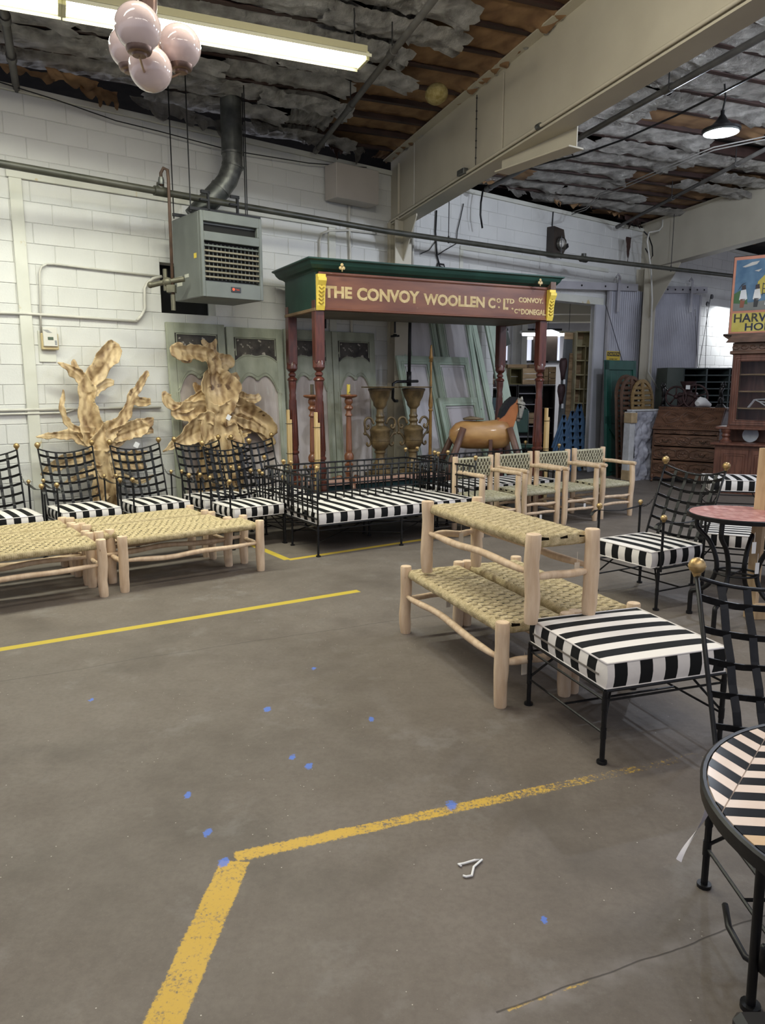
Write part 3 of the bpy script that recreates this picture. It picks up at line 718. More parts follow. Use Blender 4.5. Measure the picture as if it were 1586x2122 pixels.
# beam conduit and rods
b1c = thing('beam_conduit', 'cream conduit clipped along the lower edge of the near roof beam', 'conduit', (P1.x, P1.y, 0), BA)
m = MB(); pts = [(s, -.025, 3.85+.048*s+.03) for s in (-.28, 2, 5, 9)]; m.tube([(-.28, -.025, 2.2), (-.28, -.025, 3.83)]+pts, .017, 8); m.obj('conduit', CREAM, b1c, True)
m = MB(); m.bbox((1.85, -.045, 3.99), (.16, .06, .06)); m.tube([(3.3, -.03, 4.04), (3.36, -.03, 4.043)], .028, 8); m.obj('conduit_box', GALV, b1c)
for s, zt2, lab in ((.55, 4.66, 'far thin rod hanging beside the near roof beam'), (2.15, 4.7, 'knotted wire hanging beside the near roof beam, nearest the camera'), (-.05, 4.4, None)):
    if lab is None: continue
    hw = thing('hanging_wire', lab, 'wire', (P1.x, P1.y, 0), BA); m = MB(); z0 = 3.85+.048*s
    m.tube([(s, -.045, z0+.04), (s, -.045, zt2)], .005, 6)
    if s > 1:
        for k in range(7): m.ball((s, -.045, z0+.1+k*.10+random.uniform(-.02, .02)), .011, 6)
    m.obj('rod', IRON if s > 1 else CONDUIT, hw)
# sprinkler pipes under the joists
SPR = mat('grey_sprinkler_pipe', (.05, .047, .043), (.085, .08, .072), rough=.5, scale=5)
for (a, b_, zz, r, lab) in (((930, -40), (655, 312), 4.50, .030, 'grey sprinkler pipe sloping under the joists right of the strip light'), ((-5, -60), (36, 196), 4.50, .034, 'grey sprinkler pipe end at the top left corner'),
                     ((1700, 10), (1010, 392), 4.42, .032, 'dark sprinkler pipe under the ceiling beyond the near beam'), ((1700, 250), (1280, 470), 4.40, .026, 'thin dark pipe under the ceiling near the far beam')):
    p, q = fl(*a, zz), fl(*b_, zz); sp_ = thing('sprinkler_pipe', lab, 'pipe', (p.x, p.y, 0)); d = q-p; m = MB(); m.tube([(0, 0, zz), (d.x, d.y, zz)], r, 12); m.obj('pipe_run', SPR, sp_, True)
    n_ = d.length
    for k in (.3, .62):
        c = d*k+V((0, 0, zz)); m = MB(); m.tube([c-d/n_*.05, c+d/n_*.05], r*1.35, 12); m.obj('coupling', SPR, sp_, 40); m = MB(); m.tube([c, c+V((0, 0, .25))], .006, 6); m.obj('hanger_rod', IRON, sp_)
    c = V((d.x, d.y, zz)); m = MB(); m.tube([c-d/n_*.12, c+d/n_*.02], r*1.3, 12); m.obj('end_coupling', SPR, sp_, 40)
cb = thing('ceiling_cable', 'pair of pale cables crossing the far ceiling to the wall', 'cable', (0, 0, 0))
GCAB = mat('grey_cable', (.13, .125, .115), (.20, .19, .175), rough=.6, scale=5)
for dz in (0, .03):
    m = MB(); m.tube([fl(x, y+dz*200, 4.4) for x, y in ((1720, 250), (1586, 283), (1480, 305), (1370, 350), (1290, 385), (1245, 400))]+[fl(1215, 430+dz*150, 4.3), fl(1185, 440+dz*150, 4.25)], .008, 6); m.obj('cable', GCAB, cb, True)
cb = thing('ceiling_cable', 'single dark cable crossing the far ceiling towards the bracket beam', 'cable', (0, 0, 0))
m = MB(); m.tube([fl(x, y, 4.4) for x, y in ((1700, 85), (1500, 190), (1400, 240), (1290, 290), (1200, 322), (1100, 345))], .012, 6); m.obj('cable', IRON, cb, True)
# black cable slung under joists at left
cb = thing('ceiling_cable', 'thin black cable slung along the top of the block wall', 'cable', (0, 0, 0))
m = MB(); m.tube([wp(x, y, .12) for x, y in ((-40, 158), (120, 208), (240, 250), (330, 272), (480, 312), (640, 338), (760, 347))], .006, 6); m.obj('cable', IRON, cb, True)
hc = thing('hanging_cable', 'short black corrugated cable dangling from the ceiling over the canopy', 'cable', (0, 0, 0))
m = MB(); m.tube([wp(x, y, .25) for x, y in ((1001, 395), (997, 420), (996, 445), (1000, 473))], .014, 8); m.obj('cable', IRON, hc, True)
hc = thing('hanging_cable', 'bundle of black cables looping down the wall right of the column', 'cable', (0, 0, 0))
m = MB(); m.tube([wp(x, y, .03) for x, y in ((905, 436), (903, 480), (906, 530), (912, 552), (922, 556), (920, 548), (908, 546), (904, 560))], .012, 8)
m.tube([wp(x, y, .03) for x, y in ((961, 422), (955, 450), (948, 480), (946, 505), (920, 520), (905, 530))], .007, 6)
m.tube([wp(x, y, .03) for x, y in ((903, 500), (890, 518), (872, 526))], .006, 6)
m.obj('cable', IRON, hc, True)
hc = thing('wall_conduit', 'rust-stained white pipe standing behind the canopy by the column', 'conduit', (0, 0, 0))
m = MB(); m.tube([wp(857, 466, .1), wp(855, 565, .1)], .02, 8); m.obj('conduit', CONDUIT, hc, True)
hc = thing('hanging_hose', 'black hose looping down at the far beam by the wall', 'hose', (0, 0, 0))
m = MB(); m.tube([wp(x, y, .45) for x, y in ((1335, 480), (1345, 490), (1352, 510), (1353, 530), (1348, 538), (1344, 525), (1338, 515))], .012, 8); m.obj('hose', IRON, hc, True)
hc = thing('wall_conduit', 'white conduit elbow at the far beam under the ceiling', 'conduit', (0, 0, 0))
m = MB(); m.tube([wp(x, y, .5) for x, y in ((1374, 455), (1373, 470), (1366, 478), (1345, 482), (1342, 500), (1350, 560), (1352, 620), (1349, 700), (1344, 770), (1364, 806))], .016, 8); m.obj('conduit', CONDUIT, hc, True)
# emergency light
el = thing('emergency_light', 'dark emergency lamp with one round lens high on the far wall', 'lamp', W(0, 0, 0), TH)
a, z = wl(1143, 503); m = MB(); m.prism([(-.14, -.24), (.10, -.24), (.20, -.08), (.12, .20), (-.14, .23)], .14, lambda p, q, h: V((a+p, -.02-h, z+q))); m.obj('housing', mat('brown_bakelite', (.03, .022, .018), (.05, .038, .03), rough=.4, scale=4), el)
m = MB(); m.lathe([(.10, 0), (.115, .03), (.10, .07), (.09, .05), (.001, .02)], (a+.02, -.16, z-.04), 20, Matrix.Rotation(pi/2, 3, 'X')); ln = m.obj('lens_ring', mat('chrome_ring', (.25, .24, .22), rough=.25, metal=.9), el, 40)
m = MB(); m.ball((a+.02, -.20, z-.04), .06, 14, (1, .5, 1)); m.obj('lens', mat('frosted_lens', (.55, .53, .48), rough=.15, spec=.8), ln, True)
m = MB(); m.prism([(.13, -.16), (.28, -.06), (.26, .0), (.14, -.05)], .10, lambda p, q, h: V((a+p, -.05-h, z+q))); m.obj('side_horn', IRON, el)
m = MB(); m.tube([W(a-.02, .02, z+.2)-W(0), W(a, .02, z+.55)-W(0)], .01, 6)
cbx = m.obj('feed_cable', IRON, None); cbx.location = W(0); tag(cbx, 'short cable rising from the emergency lamp', 'cable')

# ---- strip light
def strip_light(c, label, zz=4.45):
    r = thing('strip_light', label, 'light', (c[0], c[1], zz), PD_ANG, 'fluorescent strip lights')
    m = MB(); m.prism([(-.055, 0), (.055, 0), (.055, .06), (-.055, .06)], 2.44, lambda a, b_, h: V((h-1.22, a, b_))); m.obj('housing', mat('cream_housing', (.50, .46, .28), rough=.5), r)
    m = MB()
    for sg in (1, -1): m.prism([(sg*.045, .01), (sg*.17, -.05), (sg*.17, -.075), (sg*.165, -.075), (sg*.163, -.054), (sg*.04, .004)][::sg], 2.42, lambda a, b_, h: V((h-1.21, a, b_)))
    m.obj('reflector', mat('white_reflector', (.70, .68, .50), rough=.4), r)
    for y in (-.075, .075):
        m = MB(); m.tube([(-1.19, y, -.055), (1.19, y, -.055)], .022, 12); tb = m.obj('tube_lamp', emis('lit_tube', (1, .97, .86), 14), r, True)
    ecm = mat('end_cap', (.62, .60, .36), rough=.5)
    for x in (-1.2, 1.2): m = MB(); m.bbox((x, 0, -.045), (.03, .22, .07)); m.obj('end_cap', ecm, r)
    for x in (-1.12, 1.12):
        m = MB(); m.tube([(x+.006*(k % 2)-.003, 0, .05+k*.05) for k in range(8)], .006, 5); m.obj('chain', IRON, r)
    return r
strip_light(FIX[0], 'long fluorescent strip light ending right of the globe lamp')
strip_light(FIX[1], 'fluorescent strip light running out of view at the top left')
# ---- globe chandelier
cc = V((-1.135, 3.97, 0)); ch = thing('globe_chandelier', 'four globe pendant lamp with copper fittings below the strip light', 'chandelier', (cc.x, cc.y, 0))
BRZ = mat('brushed_bronze', (.16, .10, .075), (.24, .165, .13), rough=.35, metal=.8, scale=12)
OPAL = mat('pink_white_opal_glass', (.70, .55, .52), (.76, .62, .58), rough=.12, scale=2, spec=.7, coat=.5); 
glb = [(286, 57, 38), (373, 97, 35.5), (312, 143, 36.5), (268, 100, 33.5)]
cen = V((0, 0, 3.30))
m = MB(); m.tube([(0, 0, 3.22), (0, 0, 4.9)], .008, 8); m.obj('rod', BRZ, ch, True)
m = MB(); m.lathe([(.02, 3.20), (.034, 3.22), (.036, 3.27), (.026, 3.31), (.030, 3.36), (.044, 3.43), (.046, 3.47), (.012, 3.475)], n=20); m.obj('centre_column', BRZ, ch, 40)
for k, (x, y, rp) in enumerate(glb):
    r_ = ray(x, y).normalized(); p = r_*(.1*F/rp)+V((0, 0, H)); p = p-V((cc.x, cc.y, 0))
    m = MB(); m.ball((p.x, p.y, p.z), .1, 32); g_ = m.obj('glass_globe', OPAL, ch, True)
    fl_ = -1 if k == 2 else 1
    m = MB(); m.lathe([(.012, -.118*fl_), (.030, -.117*fl_), (.034, -.108*fl_), (.050, -.104*fl_), (.056, -.094*fl_), (.058, -.078*fl_), (.052, -.074*fl_)], p, 24); m.obj('gallery', BRZ, g_, 40)
    q = p+V((0, 0, -.115*fl_)); m = MB(); o_ = V((p.x, p.y, 0)).normalized()
    if k == 2: pts_ = [(0, 0, 3.24), (q.x*.6, q.y*.6, 3.27), tuple(q)]
    else: pts_ = [q_[:3] for q_ in catmull([(0, 0, 3.44), tuple(o_*.03+V((0, 0, 3.42))), tuple(o_*.045+V((0, 0, (3.40+q.z)/2))), tuple(o_*(V((p.x, p.y, 0)).length*.55)+V((0, 0, q.z-.005))), tuple(q)], 6)]
    m.tube(pts_, .006, 8); m.obj('arm', mat('pale_copper_arm', (.45, .33, .24), rough=.3, metal=.8), ch, True)
# ---- high bay lamp
hb = thing('high_bay_light', 'round cool white high bay light glowing under the far ceiling', 'light', HB)
m = MB(); m.lathe([(.19, -.0), (.19, .02), (.11, .05), (.06, .10), (.02, .16), (.02, .2)], n=24); m.obj('housing', IRON, hb, 40)
m = MB(); m.lathe([(.001, -.025), (.13, -.02), (.15, .0), (.10, .005)], n=28); m.obj('diffuser', emis('led_glow', (.86, .93, 1), 30), hb, True)
m = MB(); m.lathe([(.15, -.02), (.172, -.02), (.172, .01), (.15, .01)], n=28); m.obj('rim', GREY, hb, 40)
m = MB(); m.tube([(0, 0, .2), (.02, 0, .32), (0, 0, .45)], .01, 6); m.obj('hook', IRON, hb)

# ================================================================ SLIDING DOORS, SIGN, CORNER
def corr_mat(): return mat('corrugated_steel', (.30, .30, .33), (.38, .38, .42), rough=.45, metal=.35, scale=2)
CORR = corr_mat()
RAILM = mat('grey_painted_steel', (.33, .32, .34), (.40, .39, .41), rough=.5, scale=3)
def corr_door(name, t0, t1, z0, z1, off):
    r = bpy.data.objects.new(name, None); COL.objects.link(r); struct(r); r.location = W(0); r.rotation_euler = (0, 0, TH)
    pit = .066; n = int((t1-t0)/pit*6); m = MB()
    vs = []; 
    for i in range(n+1):
        t = t0+(t1-t0)*i/n; y = -off-.010*cos(2*pi*(t-t0)/pit); vs += [(t, y, z0), (t, y, z1)]
    m.add(vs, [(2*i, 2*i+2, 2*i+3, 2*i+1) for i in range(n)]); m.obj('corrugated_sheet', CORR, r, True)
    m = MB(); m.box(((t0+t1)/2, -off+.03, (z0+z1)/2), (t1-t0, .02, z1-z0)); m.box((t0+.03, -off-.004, (z0+z1)/2), (.07, .03, z1-z0)); m.box((t1-.03, -off-.004, (z0+z1)/2), (.07, .03, z1-z0)); m.obj('door_frame', RAILM, r); return r
tA, tB = wl(1258, 700, .12)[0], wl(1326, 700, .12)[0]
corr_door('door_1', tA, tB+.15, 0, 3.36, .12)
tC, tD = wl(1366, 640, .12)[0], wl(1452, 640, .12)[0]
corr_door('door_2', tC-.2, tD, 0, 3.45, .12)
def rail(label, a, b_, off, hh):
    r = thing('door_rail', label, 'rail', (0, 0, 0)); p, q = wp(*a, off), wp(*b_, off); m = MB(); m.strap([p, q], .02, hh, (0, 0, 1)); m.obj('track', RAILM, r)
    for k in range(6): m = MB(); m.ball(p+(q-p)*(k+.5)/6+N*.012, .018, 8); m.obj('bolt', IRON, r)
    return r
rail('grey steel track of the left sliding door above the opening', (1005, 584), (1322, 596), .17, .13)
rail('grey steel track of the right sliding door behind the column', (1375, 600), (1466, 601), .17, .13)
for x, y, lab in ((1284, 575, 'steel hanger strap over the left sliding door track'), (1435, 583, 'steel hanger strap over the right sliding door track')):
    hgr = thing('door_hanger', lab, 'bracket', W(0, 0, 0), TH); a, z = wl(x, y, .2); m = MB(); m.bbox((a, -.21, z-.30), (.07, .014, .62), .003); m.tube([(a-.05, -.17, z+.0), (a-.02, -.19, z+.06), (a+.02, -.21, z+.0)], .02, 8); m.obj('strap', RAILM, hgr)
cb = thing('pulley_cable', 'thin counterweight cable hanging across the left sliding door', 'cable', (0, 0, 0)); m = MB(); m.tube([wp(1256, 632, .2), wp(1300, 782, .2)], .006, 6); m.obj('cable', IRON, cb)
cb = thing('pulley_cable', 'crossed cables and pulleys hanging right of the right sliding door', 'cable', (0, 0, 0)); m = MB()
for a, b_ in (((1474, 610), (1448, 765)), ((1466, 640), (1462, 765)), ((1441, 640), (1446, 760))): m.tube([wp(*a, .2), wp(*b_, .2)], .006, 6)
m.obj('cable', IRON, cb); m = MB()
for x, y in ((1475, 615), (1466, 630)): m.lathe([(.001, 0), (.05, 0), (.05, .02), (.001, .02)], wp(x, y, .22), 14, Matrix.Rotation(TH, 3, 'Z') @ Matrix.Rotation(pi/2, 3, 'X'))
m.obj('pulley', IRON, cb, 40)
cs = thing('caution_sign', 'yellow caution sign with black lettering on the corrugated door', 'sign', W(0, 0, 0), TH)
a0, z1 = wl(1259, 727, .15); a1, z0 = wl(1285, 756, .15); YS = mat('sign_yellow', (.55, .38, .02), (.62, .44, .03), rough=.5, scale=4)
m = MB(); m.box(((a0+a1)/2, -.142, (z0+z1)/2), (a1-a0, .006, z1-z0)); pl = m.obj('plate', YS, cs); w_ = a1-a0; h_ = z1-z0
m = MB(); m.box(((a0+a1)/2, -.1465, z1-h_*.22), (w_*.92, .003, h_*.3)); m.obj('black_band', INK, cs)
text('CAUTION', w_*.84, h_*.19, YS, cs, (a0+w_*.08, -.150, z1-h_*.31), UP, bold=.02)
text('LOOK OUT', w_*.6, h_*.10, INK, cs, (a0+w_*.2, -.147, z0+h_*.36), UP, bold=.02); text('FOR FORKLIFTS', w_*.76, h_*.10, INK, cs, (a0+w_*.12, -.147, z0+h_*.17), UP, bold=.02)

# green door, arched shutters, relief panel
def leaning(name, label, cat, base, d, lean, group=None):      # d = direction along its width
    r = thing(name, label, cat, base, ang(d), group); r.rotation_euler = (-lean, 0, ang(d)); return r
GRN = mat('dark_green_paint', (.006, .060, .042), (.012, .085, .060), rough=.5, scale=4)
bpt = fl(1238, 985); gd = leaning('ledged_door', 'dark green ledged door leaning on the door jamb', 'door', (3.98, 13.3, 0), E, .06)
hgt = 2.05; m = MB()
for k in range(5): 
    mm = MB(); mm.bbox((.10+k*.185, 0, hgt/2), (.18, .03, hgt), .004); mm.obj('board', GRN, gd)
m.bbox((.47, -.028, hgt-.09), (.93, .025, .16)); m.bbox((.47, -.028, 1.0), (.93, .025, .14)); m.bbox((.47, -.028, .15), (.93, .025, .16)); m.bbox((.05, -.028, hgt/2), (.09, .025, hgt)); m.bbox((.89, -.028, hgt/2), (.09, .025, hgt))
m.strap([(.06, -.028, .95), (.86, -.028, .22)], .025, .10, (.7, 0, .7)); m.obj('ledge_frame', GRN, gd)
def arched(label, m_, base, w, h, slats, lean=.08):
    r = leaning('arched_shutter', label, 'shutter', base, E, lean, 'arched louvred shutters'); R0 = w/2
    def arc(R, n=16): return [(R0-R*cos(pi*k/n), h-R0*1.15+R*1.15*sin(pi*k/n)) for k in range(n+1)]
    o_, i_ = arc(R0), arc(R0-.05); m = MB(); n = len(o_); vs = []
    for (a, b_), (c, d) in zip(o_, i_): vs += [(a, 0, b_), (c, 0, d), (c, .035, d), (a, .035, b_)]
    m.add(vs, [(4*k+j, 4*k+(j+1) % 4, 4*k+4+(j+1) % 4, 4*k+4+j) for k in range(n-1) for j in range(4)])
    zs = h-R0*1.15
    for x in (.025, w-.025): m.bbox((x, .0175, zs/2), (.05, .035, zs))
    m.bbox((w/2, .012, h/2), (.06, .04, h-.05)); m.bbox((w/2, .0175, .06), (w-.06, .035, .12)); m.obj('frame', m_, r)
    k = 0; z = .16
    while z < h-.10:
        hw = R0-.06 if z < zs else sqrt(max(0, 1-((z-zs)/(R0*1.15))**2))*R0-.06
        if hw > .06:
            mm = MB()
            for sg in (-1, 1): mm.strap([(w/2+sg*.02, .02, z), (w/2+sg*hw, .02, z)], .07, .01, (0, -1, .9))
            mm.obj('slat', m_, r)
        z += slats
    return r
TAN = mat('mustard_painted_wood', (.20, .125, .045), (.30, .20, .085), rough=.65, scale=6, stretch=(1, 1, 4)); BRN = mat('brown_painted_wood', (.075, .038, .022), (.12, .065, .038), rough=.65, scale=6)
arched('brown arched louvred shutter, the rear one of two by the green door', BRN, (4.13, 13.02, 0), .66, 1.80, .088)
arched('brown arched louvred shutter, the middle one leaning by the green door', BRN, (4.20, 12.95, 0), .66, 1.78, .088)
arched('mustard arched louvred shutter behind the grey relief panel', TAN, (4.42, 13.05, 0), .68, 1.72, .088)
def relief():
    base = V((4.13, 12.62, 0)); r = thing('relief_panel', 'grey crumpled relief panel edge-on in a white frame left of the desk', 'panel', base, radians(28))
    L_, hh = 1.15, 1.17; mb = MB()
    def fn(u, v):
        x, z = u*L_, v*hh; q = V((x*3.2, z*3.2, 2))
        d = abs(noise.noise(q))*1.2+.6*abs(noise.noise(q*2.3))+.3*abs(noise.noise(q*5))
        return (x+.12, -.09*d-.01, z)
    mb.grid(fn, 70, 70); mb.obj('crumpled_face', mat('grey_plaster', (.20, .20, .23), (.40, .40, .44), rough=.7, scale=7, bump=.3), r, 60)
    m = MB(); m.bbox((.06, .02, hh/2), (.12, .14, hh), .004); m.bbox((L_/2+.1, .03, hh+.02), (L_+.1, .12, .03)); m.bbox((L_/2+.1, .05, hh/2), (L_, .02, hh)); m.obj('frame', mat('chipped_white_paint', (.42, .42, .42), (.52, .52, .52), rough=.7, scale=9), r)
    for z in (hh-.1, .1):
        m = MB(); m.bbox((.055, .0, z), (.135, .17, .17)); m.obj('corner_block', mat('raw_ply', (.33, .24, .13), (.42, .31, .18), rough=.8, scale=10), r)
relief()

# ---- slant front desk
def desk():
    a = V((4.56, 12.62, 0)); d = V((.80, -.60, 0)).normalized(); r = thing('writing_desk', 'carved dark wood slant-front writing desk with three drawers', 'desk', a, ang(d)); Wd, Dp = 1.05, .52
    # local x along front, -y towards camera
    m = MB(); m.prism([(0, .12), (Dp, .12), (Dp, 1.22), (Dp-.18, 1.22), (0, .90)], .03, lambda p, q, h: V((h, p, q))); m.prism([(0, .12), (Dp, .12), (Dp, 1.22), (Dp-.18, 1.22), (0, .90)], .03, lambda p, q, h: V((Wd-.03+h, p, q)))
    m.box((Wd/2, Dp-.01, .67), (Wd, .02, 1.1)); m.box((Wd/2, Dp-.10, 1.235), (Wd+.04, .24, .025)); m.box((Wd/2, Dp/2, .14), (Wd, Dp, .03)); m.box((Wd/2, Dp/2, .87), (Wd, Dp, .02)); m.obj('carcass', WALNUT, r)
    def carved(x0, x1, z0, z1, par, y=-.012):
        mm = MB(); n = 40; cx, cz, hw, hh = (x0+x1)/2, (z0+z1)/2, (x1-x0)/2, (z1-z0)/2; pts = []
        for k in range(n+1):
            t = 2*pi*k/n; c, s_ = cos(t), sin(t); e = 2/3.2
            x = cx+hw*abs(c)**e*(1 if c > 0 else -1); z = cz+hh*abs(s_)**e*(1 if s_ > 0 else -1)*(1-.16*cos(3*(x-cx)/hw*pi/2)**2)
            pts.append((x, y, z))
        mm.tube(pts, .010, 6, False)
        for k in range(3):
            q = [(cx+(k-1)*hw*.45+.5*hh*cos(t*.5)*(.3+.05*t), y+.003, cz+.5*hh*sin(t*.5)*(.3+.07*t)) for t in range(12)]; mm.tube(q, .009, 5)
        mm.ball((cx, y, cz), min(hh*.3, .02), 8, (1, .6, 1)); mm.obj('carving', WALNUT, par, True)
    for k, (z0, z1) in enumerate(((.155, .365), (.385, .595), (.615, .80))):
        m = MB(); m.bbox((Wd/2, -.005, (z0+z1)/2), (Wd-.05, .03, z1-z0), .006); dr = m.obj('drawer', WALNUT, r)
        for x0, x1 in ((.05, .40), (.42, .60), (.62, 1.0)): carved(x0, x1, z0+.025, z1-.025, dr, -.024)
        m = MB()
        for x in (.22, .81): m.tube([(x-.05, -.03, (z0+z1)/2+.01), (x-.03, -.05, (z0+z1)/2-.02), (x+.03, -.05, (z0+z1)/2-.02), (x+.05, -.03, (z0+z1)/2+.01)], .006, 6)
        m.obj('handle', mat('dark_bronze', (.08, .06, .04), rough=.4, metal=.8), dr, True)
    m = MB(); m.bbox((Wd/2, -.005, .845), (Wd-.02, .03, .06)); fz = m.obj('frieze', WALNUT, r); 
    for x0, x1 in ((.05, .36), (.38, .66), (.68, 1.0)): carved(x0, x1, .82, .87, fz, -.022)
    # slanting lid, standing slightly open
    lid = bpy.data.objects.new('slant_lid', None)
    p0, p1 = V((0, -.04, .895)), V((0, .27, 1.25)); dd = (p1-p0).normalized(); nn = V((0, -dd.z, dd.y)); LL = (p1-p0).length
    m = MB(); m.prism([(0, 0), (Wd, 0), (Wd, LL), (0, LL)], -.022, lambda p, q, h: V((p, 0, 0))+p0+dd*q+nn*h); ld = m.obj('slant_lid', WALNUT, r)
    mm = MB()
    for x0, x1 in ((.12, .38), (.40, .66), (.68, .94)):
        cx, hw = (x0+x1)/2, (x1-x0)/2
        for s_ in (1., .6):
            mm.tube([V((cx+s_*hw*cos(2*pi*k/24)*(1+.12*cos(8*pi*k/24)), 0, 0))+p0+dd*(LL*.52+s_*.12*sin(2*pi*k/24)*(1+.15*cos(6*pi*k/24)))+nn*.004 for k in range(25)], .008, 6, False)
    for k in range(26):
        for q in (.06, LL-.05): mm.tube([V((.07+k*.036, 0, 0))+p0+dd*(q-.02)+nn*.003, V((.085+k*.036, 0, 0))+p0+dd*(q+.02)+nn*.003], .006, 5)
    mm.obj('carving', WALNUT, ld, True)
    m = MB(); 
    for x in (.02, Wd-.02): m.tube([V((x, 0, 0))+p0+nn*.004, V((x, 0, 0))+p1+nn*.004], .008, 6)
    m.tube([p0+nn*.004, p0+V((Wd, 0, 0))+nn*.004], .01, 6); m.obj('edge_bead', WALNUT, ld)
    m = MB(); m.prism([(0, .13), (0, .06), (.10, .09), (.25, .06), (.42, .10), (.525, .045), (.63, .10), (.80, .06), (.95, .09), (1.05, .06), (1.05, .13)], .02, xz(-.005)); m.obj('apron', WALNUT, r)
    for x in (.03, Wd-.03):
        for y in (.0, Dp-.04): m = MB(); m.tube([(x, y, .13), (x+(.0), y-.02, .09), (x, y, .045), (x, y-.03, .012)], [.03, .028, .014, .022], 8); m.obj('cabriole_foot', WALNUT, r, True)
    return r, a, d, Wd, Dp
DK, dka, dkd, DW, DD = desk(); dkn = V((.6, .8, 0))
def on_desk(u, v): return dka+dkd*u+dkn*v
# grinder engine, figurines, white shoe-form on and behind the desk
TBL = thing('back_table', 'dark low table hidden behind the writing desk', 'table', on_desk(.1, .58)+V((0, 0, 0)), ang(dkd)); m = MB(); m.bbox((.55, .35, 1.195), (1.5, .6, .04)); m.obj('tabletop', WALNUT, TBL)
for x in (-.15, 1.25):
    for y in (.1, .6): m = MB(); m.bbox((x, y, .5875), (.06, .06, 1.175)); m.obj('leg', WALNUT, TBL)
RUST = mat('rusted_machine', (.035, .018, .018), (.07, .035, .035), rough=.6, metal=.3, scale=12, bump=.2)
gm = thing('flywheel_machine', 'small rusty cast machine with two flywheels behind the desk', 'machine', on_desk(.28, .80)+V((0, 0, 1.215)), ang(dkd))
for x, r_ in ((-.14, .17), (.18, .20)):
    m = MB(); m.tube([(x+r_*cos(2*pi*k/28), -.1, .20+r_*sin(2*pi*k/28)) for k in range(29)], .018, 8, False); wh = m.obj('flywheel', RUST, gm, True); m = MB()
    for k in range(5): m.tube([(x, -.1, .20), (x+r_*cos(2*pi*k/5+.3), -.1, .20+r_*sin(2*pi*k/5+.3))], .013, 6)
    m.ball((x, -.1, .2), .04, 10); m.obj('spokes', RUST, wh, True)
m = MB(); m.bbox((.02, .04, .14), (.30, .2, .26), .02); m.lathe([(.08, .24), (.06, .30), (.09, .36), (.13, .44), (.135, .46), (.10, .46)], (.02, .03, 0), 18); m.bbox((.02, .02, .015), (.4, .3, .03)); m.obj('machine_body', RUST, gm, 40)
m = MB(); m.bbox((.06, -.14, .36), (.07, .004, .07), .001); o = m.obj('price_tag', TAGW, gm); 
def figurine(label, loc, s, seed):
    r = thing('bronze_figurine', label, 'statue', loc, seed, None); m = MB(); b_ = mat('dark_bronze_cast', (.015, .014, .015), (.05, .048, .05), rough=.35, metal=.6, scale=20)
    m.lathe([(.09, 0), (.09, .02), (.06, .04), (.06, .06)], n=16); m.obj('plinth', b_, r, 40)
    m = MB(); m.tube([(.03, 0, .06), (.035, .01, .14), (.0, 0, .22)], [.022, .024, .03], 8); m.tube([(-.03, .01, .06), (-.02, -.02, .14), (0, 0, .22)], [.02, .024, .03], 8)
    m.tube([(0, 0, .2), (.01, .01, .28), (-.01, 0, .35), (0, 0, .38)], [.035, .03, .045, .02], 10); m.tube([(.03, 0, .35), (.08, -.03, .30), (.03, -.06, .27)], .014, 6); m.tube([(-.03, 0, .35), (-.08, .0, .40), (-.05, 0, .46)], .014, 6); m.ball((0, 0, .41), .03, 10, (1, 1, 1.2))
    m.obj('figure', b_, r, True); r.scale = (s, s, s); return r
figurine('dark bronze figurine left of the rusty flywheel machine', on_desk(-.10, .80)+V((0, 0, 1.215)), .95, .4)
figurine('dark bronze standing figurine at the right end of the desk top', on_desk(.93, .45)+V((0, 0, 1.248)), .9, 2.)
wf = thing('white_form', 'crumpled white paper-wrapped form lying on the desk top', 'parcel', on_desk(.66, .43)+V((0, 0, 1.248)), .4)
m = MB(); m.tube([(-.13, 0, .06), (-.06, 0, .09), (.02, 0, .08), (.10, 0, .05), (.17, 0, .03)], [(.045, .05), (.085, .07), (.075, .06), (.05, .04), (.03, .02)], 10); m.obj('wrapping', TAGW, wf, 40)
# ---- pigeonhole cabinet behind
SLATE = mat('slate_green_cabinet', (.035, .048, .048), (.06, .075, .075), rough=.55, scale=5)
pc = V((5.75, 14.35, 0)); pgd = V((.86, .10, 0)).normalized(); pg = thing('pigeonhole_cabinet', 'slate grey pigeonhole cabinet with open slots behind the desk', 'cabinet', fl(1362, 860)*0+V((5.33, 14.2, 0)), radians(2)); wP = 1.58; hP = 1.93
m = MB(); m.bbox((.16, .25, hP/2), (.32, .03+.47, hP)); m.obj('side_panel', mat('side_green', (.055, .07, .062), (.085, .10, .088), rough=.6, scale=2.5), pg)
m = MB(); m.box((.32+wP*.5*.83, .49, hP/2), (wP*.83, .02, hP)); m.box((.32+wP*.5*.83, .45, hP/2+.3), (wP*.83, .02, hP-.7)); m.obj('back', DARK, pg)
cw = wP*.83/3
for k in range(4): m = MB(); m.bbox((.32+k*cw, .24, hP/2), (.03, .48, hP)); m.obj('divider', SLATE, pg)
for k in range(11):
    m = MB(); m.bbox((.32+1.5*cw, .24, hP-.015-k*.125), (3*cw, .48, .024)); sh = m.obj('shelf', SLATE, pg)
m = MB(); m.bbox((.32+1.5*cw, .24, .3), (3*cw, .46, .55)); m.obj('lower_box', SLATE, pg)

